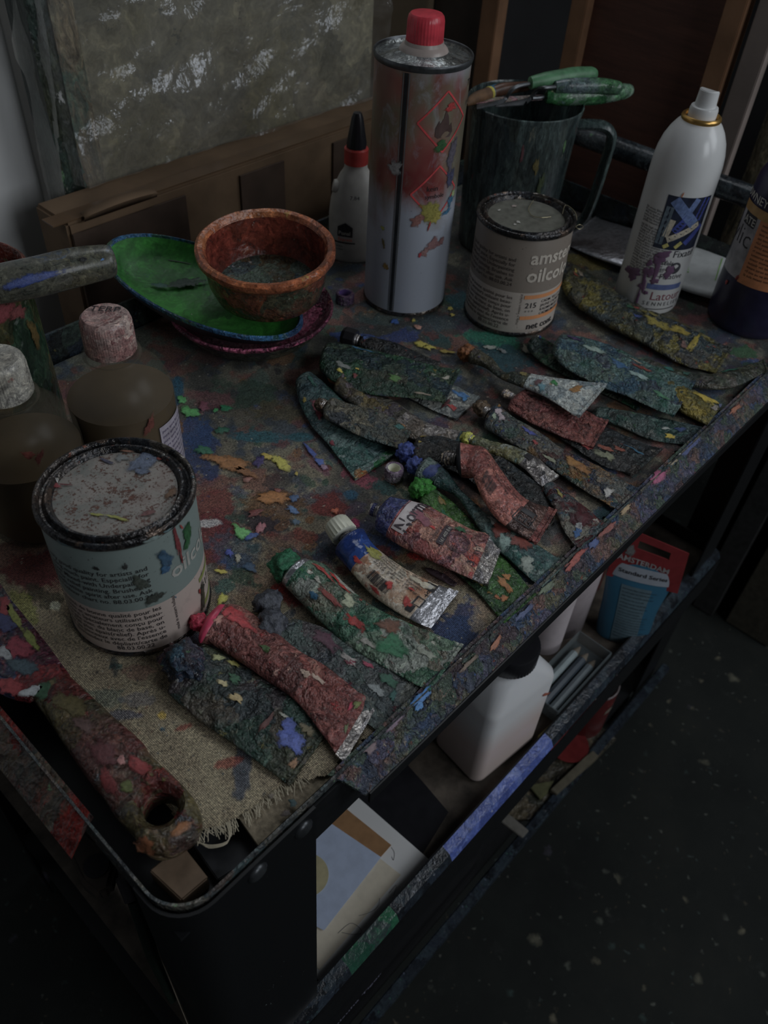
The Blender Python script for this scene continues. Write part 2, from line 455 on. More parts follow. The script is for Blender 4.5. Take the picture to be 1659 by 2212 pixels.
flange((0.003, 0.50, 0), (0.003, 0.078, 0), (-1, 0, 0), TH+0.005, TH-0.010, cut1=-0.004, seg=50, seed=2).obj('rim_flange', paint('left_rim_paint', [(70, 20, 16), (40, 34, 32), (86, 20, 15), (50, 44, 36), (80, 18, 14), (34, 36, 34)], 26, 2.4, 0.35, speck=0.15), tr)
m = MB(); m.box((0.4985, -0.0176, TH-0.017), (0.743, 0.0016, 0.012)); m.obj('rim_lip', black, tr, smooth=False)
m = MB(); m.box((0.475, -0.0030, TH-0.024), (0.77, 0.0016, 0.046)); m.obj('tray_apron', black, tr, smooth=False)
# corner legs
def leg(c, sx, sy, wx, wy, z0, z1, mat):
    mb = MB(); r = 0.024; th = 0.002
    path = [(0, wy)] + [(r + r*math.cos(math.pi + math.pi/2*i/8), r + r*math.sin(math.pi + math.pi/2*i/8)) for i in range(9)] + [(wx, 0)]
    pa = [(c[0]+sx*x, c[1]+sy*y) for x, y in path]
    if sx*sy < 0: pa = pa[::-1]
    mb2 = wall_strip(pa, z0, z1, th)
    return mb2.obj('corner_leg', mat, tr)
leg((-0.0022, -0.0035), 1, 1, 0.0965, 0.035, 0.012, TH+0.0015, blackscr)
leg((XE+0.012, -0.0035), -1, 1, 0.085, 0.05, 0.012, TH-0.012, blackscr)
leg((-0.0022, YE+0.006), 1, -1, 0.08, 0.05, 0.012, TH-0.012, black)
leg((XE+0.012, YE+0.006), -1, -1, 0.08, 0.05, 0.012, TH-0.012, black)
steel = plain('worn_steel', (70, 72, 72), 0.35, 0.9, var=0.3)
dsteel = plain('dull_dark_steel', (42, 44, 46), 0.4, 0.7, var=0.3)
for px, py in ((655, 1790), (556, 1884)):
    q = PY(px, py, -0.0055)
    MB().lathe([(0.0068, 0), (0.0066, 0.0008), (0.005, 0.0022), (0.0025, 0.0030), (0.0001, 0.0032)], q, 24, axis=(0, -1, 0), cap0=True).obj('rivet', plain('dark_rivet', (34, 36, 38), 0.35, 0.6, var=0.3), tr)
# lower shelf
ZS = TH - 0.387
m = MB(); m.box((XE/2, YE/2, ZS-0.002), (XE, YE, 0.004)); m.obj('lower_shelf', plain('shelf_board_tan', (44, 38, 32), 0.7, var=0.35, sc=40), tr, smooth=False)
xs = [0.0, 0.13, 0.195, 0.275, 0.30, 0.455, 0.52, XE]
mm = [shelfpaint, shelfgreen, shelfpaint, shelfblue, shelfblue, shelfpaint, shelfpaint]
for i in range(len(xs)-1):
    mb = MB()
    mb.sheet([(xs[i], 0.000, ZS+0.017), (xs[i+1], 0.000, ZS+0.017), (xs[i+1], -0.010, ZS+0.014), (xs[i], -0.010, ZS+0.014)], (0, 0, -1), 0.002)
    mb.sheet([(xs[i], -0.010, ZS+0.014), (xs[i+1], -0.010, ZS+0.014), (xs[i+1], -0.0145, ZS+0.004), (xs[i], -0.0145, ZS+0.004)], (0, 1, 0), 0.0015)
    mb.obj('shelf_rim', mm[i], tr, smooth=False)
m = MB(); m.box((XE/2, 0.001, ZS+0.006), (XE, 0.002, 0.022)); m.obj('shelf_wall', black, tr, smooth=False)
m = MB(); m.box((XE/2, -0.0152, ZS-0.028), (XE, 0.002, 0.052)); m.obj('shelf_apron', black, tr, smooth=False)
m = MB(); m.box((XE/2, YE, ZS+0.006), (XE, 0.002, 0.03)); m.box((XE, YE/2, ZS+0.006), (0.002, YE, 0.03)); m.obj('shelf_wall', black, tr, smooth=False)
# bottom tray
ZB = TH - 0.665
m = MB(); m.box((XE/2, YE/2, ZB-0.002), (XE, YE, 0.004)); m.obj('bottom_shelf', black, tr, smooth=False)
m = MB(); m.box((XE/2, -0.016, ZB+0.004), (XE+0.02, 0.014, 0.016)); m.obj('bottom_rim', shelfpaint, tr, smooth=False, bevel=0.002)
for xx, yy in ((0.04, 0.04), (XE-0.03, 0.04), (0.04, YE-0.04), (XE-0.03, YE-0.04)):
    mb = MB(); mb.lathe([(0.0001, -0.009), (0.020, -0.009), (0.024, -0.006), (0.024, 0.006), (0.020, 0.009), (0.0001, 0.009)], (xx, yy, 0.0242), 28, axis=(0, 1, 0))
    mb.box((xx, yy, 0.062), (0.02, 0.03, 0.07)); mb.obj('castor', black, tr)
m = MB(); m.box((0.030, 0.25, TH-0.205), (0.002, 0.42, 0.35)); m.obj('shade_panel', black, tr, smooth=False)  # black sheet added so the open left side reads as deep shade
# handle rail along the far end
ry0, ry1 = 0.02, 0.455
mb = MB(); pts = []
for i in range(7): pts.append((0.872+0.028*math.sin(i/6*math.pi/2), ry1, TH+0.03+0.045*(1-math.cos(i/6*math.pi/2)) ))
path = [(0.876, 0.45, TH-0.01), (0.885, 0.45, TH+0.05), (0.893, 0.44, TH+0.068), (0.897, 0.42, TH+0.075)] + [(0.897, 0.40-0.04*i, TH+0.075) for i in range(10)] + [(0.893, 0.025, TH+0.070), (0.885, 0.018, TH+0.05), (0.876, 0.018, TH-0.01)]
mb.tubepath(path, 0.0125, 16); mb.obj('handle_rail', paint('rail_dark_paint', [(30, 36, 40), (22, 28, 32), (40, 46, 50), (18, 22, 26)], 40, 9.0, 0.3, speck=0.1, bump=0.1), tr)

# ================================================================== canvas on the tray
def vnoise(x, y, f, seed):
    r = np.random.default_rng(seed); G = r.random((97, 97)); x = x*f; y = y*f
    xi = np.floor(x).astype(int); yi = np.floor(y).astype(int); fx = x-xi; fy = y-yi
    fx = fx*fx*(3-2*fx); fy = fy*fy*(3-2*fy); xi %= 96; yi %= 96
    a = G[xi, yi]; b = G[xi+1, yi]; c = G[xi, yi+1]; d = G[xi+1, yi+1]
    return a*(1-fx)*(1-fy) + b*fx*(1-fy) + c*(1-fx)*fy + d*fx*fy
def fbm(x, y, f, seed, o=4):
    s = 0; w = 0
    for i in range(o):
        k = 0.6**i; s = s + k*vnoise(x+i*3.7, y+i*1.3, f*2**i, seed+i); w += k
    return s/w
STEP = 0.00115
nx = int((XE-0.006)/STEP); ny = int((YE-0.006)/STEP)
gx = np.linspace(0.004, XE-0.002, nx); gy = np.linspace(0.004, YE-0.002, ny)
GX, GY = np.meshgrid(gx, gy, indexing='ij')
def projgrid(X, Y, z=0.0):
    d = np.stack([X-CAM.x, Y-CAM.y, np.full_like(X, TH+z-CAM.z)], -1)
    f, r, u = (np.array(q) for q in (FW, RT, UP)); zz = d@f
    return W/2 + FPX*(d@r)/zz, H/2 - FPX*(d@u)/zz
UX, UY = projgrid(GX, GY)
n_big = fbm(GX, GY, 22, 100); n_mid = fbm(GX, GY, 70, 200); n_fin = fbm(GX, GY, 260, 300, 3)
def C3(c): return np.array(A(c)[:3])
tan, tan2, grey, green_, dk = C3((74, 67, 52)), C3((62, 54, 42)), C3((46, 46, 40)), C3((36, 42, 38)), C3((24, 25, 25))
COLR = np.empty(GX.shape+(3,)); COLR[:] = tan
def over(mask, c):
    global COLR
    COLR = COLR*(1-mask[..., None]) + np.asarray(c)*mask[..., None]
ss = lambda a, b, x: np.clip((x-a)/(b-a), 0, 1)**2*(3-2*np.clip((x-a)/(b-a), 0, 1))
over(ss(0.40, 0.62, n_mid)*0.6, tan2)
over(0.86*ss(1180, 760, UY+ (n_big-0.5)*500), grey)
over(0.62*ss(0.44, 0.60, n_big)*ss(1250, 900, UY), green_)
over(0.7*ss(0.50, 0.66, fbm(GX, GY, 16, 410))*ss(1330, 1000, UY), dk)
over(0.75*ss(0.53, 0.63, fbm(GX, GY, 40, 430))*ss(1420, 1100, UY), C3((22, 30, 40)))
over(0.6*ss(0.54, 0.64, fbm(GX, GY, 36, 470))*ss(1420, 1100, UY), C3((60, 26, 22)))
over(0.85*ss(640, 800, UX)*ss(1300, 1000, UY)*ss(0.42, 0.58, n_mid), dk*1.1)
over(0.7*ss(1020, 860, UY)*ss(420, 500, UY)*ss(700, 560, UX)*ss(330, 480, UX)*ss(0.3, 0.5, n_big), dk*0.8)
HGT = np.zeros(GX.shape)
def smear(px, py, rx, ry, rot, col, a=0.8, rough=0.5, hgt=0.0, seed=0):
    """brush mark on the cloth, centre and size as they show in the photograph"""
    global COLR, HGT
    c, s_ = math.cos(math.radians(rot)), math.sin(math.radians(rot))
    R = max(rx, ry)*1.6
    q = [P(px+dx, py+dy) for dx in (-R, R) for dy in (-R, R)]
    i0, i1 = np.searchsorted(gx, [min(v.x for v in q), max(v.x for v in q)]); j0, j1 = np.searchsorted(gy, [min(v.y for v in q), max(v.y for v in q)])
    if i1-i0 < 2 or j1-j0 < 2: return
    sl = (slice(i0, i1), slice(j0, j1))
    dx = UX[sl]-px; dy = UY[sl]-py
    u = (dx*c+dy*s_)/rx; v = (-dx*s_+dy*c)/ry
    d = np.sqrt(u*u+v*v) + (n_mid[sl]-0.5)*rough*1.6 + (n_fin[sl]-0.5)*rough*1.3 + (vnoise(GX[sl]+seed*0.13, GY[sl], 55, 900+seed % 40)-0.5)*rough
    mk = a*ss(1.06, 0.84, d)
    COLR[sl] = COLR[sl]*(1-mk[..., None]) + C3(col)*0.8*mk[..., None]
    HGT[sl] = np.maximum(HGT[sl], hgt*ss(1.0, 0.7, d))
rs = random.Random(5)
pal = [(20, 32, 46), (16, 40, 40), (60, 22, 20), (26, 44, 34), (34, 26, 24), (70, 44, 20), (24, 38, 64), (22, 22, 26), (50, 46, 38), (64, 36, 34), (30, 50, 46), (36, 30, 44)]
for i in range(950):
    py = rs.uniform(600, 1440); px = rs.uniform(330, 1640)
    dens = 1.0 if py < 1300 else 0.35
    if px < 500 and py < 840: dens = 0.3
    if rs.random() > dens: continue
    s = rs.uniform(3, 9) if rs.random() < 0.6 else rs.uniform(9, 26)
    k = 1 + (py-900)/1400
    smear(px, py, s*rs.uniform(0.8, 2.0)*k, s*0.8*k, rs.uniform(-40, 40), rs.choice(pal), rs.uniform(0.45, 0.9), 0.75, rs.choice((0, 0, 0.0003)), i)
for i in range(420):
    py = rs.uniform(1060, 1850); px = rs.uniform(0, 1000); s = rs.uniform(1.2, 4.0)
    smear(px, py, s, s, 0, rs.choice([(24, 22, 20), (40, 26, 22), (24, 34, 40), (30, 40, 34), (60, 34, 26)]), rs.uniform(0.4, 0.85), 0.5, 0, i)
for a in [  # px,py,rx,ry,rot,colour,alpha,rough
    (75, 1240, 80, 45, 0, (58, 20, 22), .9, .5), (20, 1200, 60, 40, 0, (58, 24, 20), .7, .6), (470, 1085, 45, 42, 10, (66, 27, 25), .85, .6), (470, 1150, 50, 40, 0, (60, 18, 22), .85, .6), (450, 1132, 24, 8, -5, (120, 112, 108), .8, .5),
    (430, 990, 60, 60, 0, (20, 30, 54), .9, .7), (420, 940, 30, 40, 0, (18, 34, 60), .85, .7), (560, 945, 60, 14, 0, (14, 46, 52), .9, .5), (650, 945, 30, 10, 0, (14, 44, 50), .95, .2), (520, 1190, 60, 50, 0, (30, 44, 54), .6, .8), (600, 1200, 60, 30, 0, (54, 44, 34), .6, .8),
    (700, 1180, 30, 40, 0, (20, 26, 40), .8, .8), (660, 1160, 30, 20, 0, (74, 30, 24), .7, .8), (715, 1092, 36, 26, 10, (62, 21, 19), .9, .7), (760, 1068, 16, 11, 0, (16, 44, 60), .95, .3), (765, 1128, 14, 14, 40, (96, 24, 52), .95, .5),
    (540, 850, 50, 24, 0, (26, 40, 32), .8, .6), (380, 845, 16, 34, 10, (12, 44, 58), .95, .3), (450, 860, 50, 20, 0, (66, 36, 40), .6, .8), (600, 890, 60, 24, 0, (50, 44, 26), .6, .8), (690, 890, 30, 30, 0, (56, 40, 30), .5, .8),
    (1070, 735, 70, 24, 8, (8, 62, 48), .95, .4), (1085, 775, 60, 30, 15, (14, 40, 46), .9, .6), (790, 735, 60, 12, 8, (24, 40, 78), .9, .5), (880, 725, 40, 18, 0, (24, 34, 66), .9, .6), (935, 700, 70, 20, 0, (30, 40, 44), .8, .8),
    (985, 1370, 60, 46, 20, (18, 28, 50), .95, .6), (995, 1330, 26, 60, 20, (20, 32, 54), .8, .8), (1060, 1335, 50, 40, 30, (84, 74, 58), .6, .8), (525, 1655, 20, 62, 8, (30, 36, 46), .85, .4), (495, 1648, 36, 10, -15, (78, 34, 26), .8, .6),
    (250, 1440, 24, 12, 0, (14, 46, 46), .7, .7), (248, 1440, 10, 20, 0, (20, 28, 30), .7, .7), (310, 1450, 50, 20, 0, (76, 50, 44), .5, .8), (230, 1505, 40, 24, 0, (40, 56, 50), .5, .8), (290, 1510, 40, 20, 0, (44, 46, 58), .5, .8), (275, 1545, 40, 8, 0, (34, 40, 60), .6, .9),
    (350, 1545, 10, 8, 0, (110, 90, 22), .9, .4), (350, 1575, 6, 5, 0, (20, 40, 50), .9, .4), (400, 1570, 18, 5, -20, (74, 30, 24), .8, .6), (90, 1290, 44, 22, 30, (34, 32, 22), .8, .8), (120, 1310, 10, 8, 0, (110, 108, 92), .9, .5), (55, 1315, 20, 50, -35, (70, 74, 16), .6, .7),
    (640, 1290, 40, 30, 20, (68, 15, 13), .9, .6), (600, 1278, 16, 16, 0, (84, 14, 12), .9, .6), (900, 1203, 20, 8, 10, (104, 16, 12), .95, .3), (1110, 1100, 60, 30, 30, (20, 30, 26), .7, .8), (770, 1020, 30, 40, -30, (84, 30, 44), .7, .8), (690, 1010, 30, 8, 35, (60, 30, 44), .7, .7),
    (1450, 700, 60, 16, 20, (56, 52, 20), .8, .7), (1600, 760, 30, 12, 10, (24, 52, 32), .9, .6), (1250, 560, 60, 14, 20, (70, 62, 18), .7, .8), (1380, 560, 40, 10, 20, (26, 28, 50), .8, .8), (820, 690, 60, 16, 0, (30, 44, 44), .7, .8), (1000, 650, 30, 20, 0, (16, 46, 52), .8, .7), (600, 1090, 70, 24, 5, (60, 42, 22), .8, .7)]:
    smear(a[0], a[1], a[2], a[3], a[4], a[5], a[6], a[7], 0.0002, int(a[0]))
# woven grain of the cloth
weave = 0.5 + 0.25*np.sin(GX*2*math.pi/0.0023*1.0) * 1 + 0.25*np.sin(GY*2*math.pi/0.0023)
COLR = COLR*(1.12 + 0.6*n_fin[..., None])
ZC = TH + HGT + 0.0009*(n_big-0.5) + 0.0005*(n_mid-0.5) + 0.0002*n_fin
# outline of the cloth near the corner, frayed edge
EDX = [0.024, 0.039, 0.050, 0.067, 0.094, 0.104, 0.112]
EDY = [0.200, 0.031, 0.024, 0.019, 0.018, 0.010, 0.004]
jag = 0.0016*(vnoise(GX, GY, 420, 77)-0.5)*2
left_lim = np.interp(GY, [0.0, 0.031, 0.17, 0.21, 0.30], [0.039, 0.036, 0.030, 0.012, 0.006])
low_lim = np.interp(GX, EDX[1:], EDY[1:])
ok = (GX+jag > left_lim) & (GY+jag > low_lim)
cell = ok[:-1, :-1] & ok[1:, :-1] & ok[:-1, 1:] & ok[1:, 1:]
idx = np.arange(nx*ny).reshape(nx, ny)
F4 = np.stack([idx[:-1, :-1][cell], idx[1:, :-1][cell], idx[1:, 1:][cell], idx[:-1, 1:][cell]], -1)
used = np.unique(F4); remap = -np.ones(nx*ny, int); remap[used] = np.arange(len(used)); F4 = remap[F4]
V = np.stack([GX, GY, ZC], -1).reshape(-1, 3)[used]; VC = COLR.reshape(-1, 3)[used]
me = bpy.data.meshes.new('canvas_cloth')
me.vertices.add(len(V)); me.vertices.foreach_set('co', V.astype(np.float32).ravel())
me.loops.add(F4.size); me.loops.foreach_set('vertex_index', F4.astype(np.int32).ravel())
me.polygons.add(len(F4)); me.polygons.foreach_set('loop_start', np.arange(0, F4.size, 4, dtype=np.int32))
me.update(calc_edges=True); me.validate()
at = me.color_attributes.new('paint', 'FLOAT_COLOR', 'POINT')
at.data.foreach_set('color', np.concatenate([np.clip(VC, 0, 1), np.ones((len(VC), 1))], 1).astype(np.float32).ravel())
me.polygons.foreach_set('use_smooth', [True]*len(me.polygons))
def canvas_mat():
    g = NT('painted_canvas'); v = g.coords(0.0)
    at = g.n('Attribute', dict(attribute_name='paint'))
    w1 = g.n('TexWave', dict(wave_type='BANDS', bands_direction='X'), Vector=v, Scale=300.0, Distortion=0.6, Detail=1.0)
    w2 = g.n('TexWave', dict(wave_type='BANDS', bands_direction='Y'), Vector=v, Scale=300.0, Distortion=0.6, Detail=1.0)
    wv = g.math('MULTIPLY', w1.outputs[1], w2.outputs[1])
    n = g.noise(v, 700.0, 4.0, 0.7)
    n2 = g.noise(v, 120.0, 5.0, 0.7)
    tone = g.ramp(n.outputs[0], [(0.37, (0.25, 0.25, 0.25)), (0.5, (0.9, 0.9, 0.9)), (0.63, (1.7, 1.67, 1.58))])
    c = g.mix(0.75, at.outputs[0], tone, 'MULTIPLY')
    vo = g.n('TexVoronoi', Vector=g.n('VectorMath', dict(operation='MULTIPLY_ADD'), i0=n2.outputs[1], i1=(0.006,)*3, i2=v).outputs[0], Scale=420.0); s = g.n('SeparateColor', Color=vo.outputs[1])
    f = g.math('MULTIPLY', g.math('LESS_THAN', s.outputs[0], 0.17), g.ramp(vo.outputs[0], [(0.15, (0.75,)*3), (0.42, (0, 0, 0))]))
    c = g.mix(f, c, g.ramp(s.outputs[1], [(0, A((16, 16, 16))), (0.45, A((40, 22, 18))), (0.7, A((26, 36, 42))), (0.86, A((100, 96, 84)))], 'CONSTANT'))
    g.bump(g.math('ADD', g.math('MULTIPLY', wv, 0.6), g.math('MULTIPLY', n2.outputs[0], 1.2)), 0.8, 0.0018)
    return g.fin(c, g.ramp(n2.outputs[0], [(0.4, (0.7,)*3), (0.65, (0.33,)*3)]))
me.materials.append(canvas_mat())
cloth = bpy.data.objects.new('canvas_cloth', me); COL.objects.link(cloth)
ORG[cloth.name] = Vector()
tag(cloth, 'paint spattered tan canvas cloth with frayed corner covering the trolley top', 'cloth')
# loose threads along the frayed edge
thr = plain('canvas_thread', (92, 86, 72), 0.9, var=0.1, bump=0)
mb = MB(); rs = random.Random(3)
for i in range(110):
    x = rs.uniform(0.038, 0.102); y = float(np.interp(x, EDX[1:], EDY[1:])); L = rs.uniform(0.003, 0.0085)
    a = rs.uniform(-0.6, 0.6); p = Vector((x, y+0.0015, TH+0.0006))
    d = Vector((math.sin(a)-0.35, -math.cos(a), 0)); z = rs.uniform(-0.002, 0.001)
    mb.tubepath([p, p+d*L*0.5+Vector((0, 0, 0.0008)), p+d*L+Vector((rs.uniform(-.001, .001), 0, z))], 0.00022, 4)
mb.obj('fringe', thr, cloth, kind='stuff')
mb = MB()
for k in range(3):
    pts = [P(425+k*6, 1818+k*3), P(455, 1826+k*3, 0.001), P(490, 1818+k*2, 0.002), P(500-k*3, 1795, 0.002), P(496-k*4, 1778, 0.001)]
    pp = [Vector(catmull([np.array(q) for q in pts], t/14)) for t in range(15)]
    mb.tubepath(pp, 0.00028, 5)
mb.obj('loose_thread', thr, cloth)
# raised dabs of thick paint lying on the cloth
def dabmat(c):
    if c == (60, 40, 60): return plain('purple_drip', (56, 38, 56), 0.35, var=0.12, bump=0)
    """a dab of oil paint, thinning out raggedly towards its edge"""
    key = 'oil_paint_%d_%d_%d' % c
    if key in MATS: return MATS[key]
    g = NT(key); v = g.coords(len(MATS)*0.31); n = g.noise(v, 330.0, 5.0, 0.75); n2 = g.noise(v, 140.0, 3.0, 0.6)
    col = tuple(0.86*x + 0.012 for x in A(tuple(x*0.80 for x in c))[:3]) + (1,)
    cc = g.ramp(n.outputs[0], [(0.28, tuple(x*0.35 for x in col[:3])), (0.5, col), (0.75, tuple(min(0.9, x*1.35+0.01) for x in col[:3]))])
    e = g.n('Attribute', dict(attribute_name='edge')).outputs[2]
    m_ = g.math('ADD', e, g.math('MULTIPLY', g.math('SUBTRACT', n.outputs[0], 0.5), 1.3))
    m_ = g.math('ADD', m_, g.math('MULTIPLY', g.math('SUBTRACT', n2.outputs[0], 0.5), 1.1))
    g.fin(cc, 0.3); g.bump(n.outputs[0], 0.5, 0.001)
    g.link(g.ramp(m_, [(0.66, (1, 1, 1)), (1.04, (0, 0, 0))]), g.b.inputs['Alpha'])
    MATS[key] = g.m; return g.m
for i, (px, py, rx, ry, rot_, c) in enumerate([
    (495, 1003, 52, 17, 22, (112, 70, 24)), (530, 1022, 34, 9, 24, (96, 58, 22)), (590, 1078, 46, 13, 4, (124, 76, 20)), (606, 1001, 27, 12, 28, (150, 128, 20)), (577, 988, 12, 7, 30, (140, 118, 20)),
    (410, 892, 20, 13, 20, (50, 118, 54)), (393, 865, 11, 8, 0, (48, 116, 56)), (487, 884, 12, 9, 10, (6, 84, 50)), (466, 889, 7, 5, 0, (30, 100, 50)), (522, 1152, 21, 15, 10, (66, 128, 62)), (545, 1160, 18, 7, -10, (40, 62, 110)),
    (562, 1143, 8, 17, 30, (120, 70, 76)), (672, 978, 6, 20, -35, (40, 56, 110)), (690, 1000, 14, 7, 40, (46, 66, 120)), (545, 1246, 0.1, 0.1, 0, (40, 50, 110)), (496, 1196, 9, 9, 0, (44, 56, 120)), (515, 1208, 8, 9, 20, (120, 116, 100)),
    (478, 1237, 16, 5, 5, (140, 124, 16)), (481, 1296, 13, 11, 0, (150, 132, 16)), (540, 1228, 14, 12, 20, (34, 60, 84)), (724, 1106, 10, 7, 0, (128, 52, 18)), (635, 1078, 12, 9, 10, (40, 62, 92)), (632, 1104, 16, 8, 20, (56, 84, 120)),
    (912, 746, 20, 7, 24, (150, 124, 12)), (925, 752, 14, 6, 18, (150, 124, 12)), (965, 762, 18, 4, 10, (120, 102, 14)), (902, 709, 8, 6, 0, (140, 96, 80)), (853, 697, 9, 7, 0, (30, 64, 120)), (893, 695, 6, 4, 0, (140, 124, 20)), (972, 669, 8, 4, 0, (140, 124, 20)), (977, 683, 6, 4, 0, (140, 120, 20)),
    (1060, 753, 14, 6, 10, (116, 120, 112)), (1085, 760, 10, 4, 20, (90, 96, 96)), (1135, 757, 12, 8, 60, (96, 98, 86)), (700, 1012, 10, 6, 10, (104, 82, 100)), (655, 1020, 0.1, 0.1, 0, (20, 40, 60)), (560, 1265, 0.1, 0.1, 0, (20, 40, 60)), (555, 1320, 0.1, 0.1, 0, (20, 40, 60)),
    (940, 1065, 0.1, 0.1, 0, (20, 40, 60)), (1010, 1185, 0.1, 0.1, 0, (20, 40, 60)), (1455, 1000, 0.1, 0.1, 0, (20, 40, 60)), (535, 1038, 12, 5, -5, (110, 70, 60)), (600, 1062, 8, 6, 0, (96, 50, 40)), (552, 1110, 8, 20, 60, (84, 34, 30)), (640, 1026, 5, 4, 0, (130, 112, 20)),
    (1585, 1180, 0.1, 0.1, 0, (20, 40, 60)), (440, 880, 14, 10, 0, (90, 46, 58)), (440, 975, 18, 12, 0, (14, 70, 46)), (480, 932, 16, 8, 0, (12, 62, 44)), (412, 868, 0.1, 0.1, 0, (20, 40, 60)), (560, 1000, 10, 18, 50, (40, 30, 72)), (640, 1130, 10, 8, 0, (50, 70, 86)), (585, 1722, 7, 6, 0, (70, 62, 52)), (634, 1738, 11, 9, 20, (20, 44, 46)), (618, 1760, 12, 9, 10, (44, 34, 30))]):
    if rx < 1: continue
    mb = MB(); cpt = P(px, py)
    wx = (P(px+1, py)-cpt); wy = (P(px, py+1)-cpt)
    fn = lambda x, y, l, c0=cpt, a=wx, b=wy: Vector((c0.x + a.x*x + b.x*y, c0.y + a.y*x + b.y*y, TH + 0.0006 + l))
    dab_on(mb, fn, 0, 0, rx, ry, math.radians(rot_), 40+i, 26, 0.5, 0.0012)
    mb.obj('paint_dab', dabmat(c), cloth)
# plain canvas panel below the cloth, dark tray corner, wooden block
cb = MB(); cb.slab([(0.058, 0.003), (0.118, 0.003), (0.30, 0.003), (0.30, 0.02), (0.10, 0.03), (0.061, 0.026)], TH-0.006, TH-0.0022)
tag(cb.obj('primed_board', plain('bare_canvas', (72, 64, 50), 0.8, var=0.25, sc=300, bump=0.5), smooth=False), 'bare tan canvas panel corner showing under the frayed cloth', 'canvas')
q = [P(*p, -0.006) for p in ((322, 1880), (392, 1822), (450, 1896), (392, 1945))]
wb_ = MB(); wb_.slab([(v.x, v.y) for v in q], TH-0.0195, TH-0.006)
tag(wb_.obj('wooden_block', plain('raw_plywood', (66, 52, 38), 0.7, var=0.2, sc=60), smooth=False, bevel=0.0008), 'small raw wood block in the rounded tray corner', 'wood block')
q = [P(*p, -0.012) for p in ((400, 1800), (525, 1770), (575, 1832), (470, 1900))]
bb = MB(); bb.slab([(v.x, v.y) for v in q], TH-0.0195, TH-0.013)
tag(bb.obj('black_tile', plain('black_slate', (18, 19, 22), 0.6, var=0.3), smooth=False, bevel=0.0006), 'flat black slab lying beside the wood block in the tray corner', 'slab')

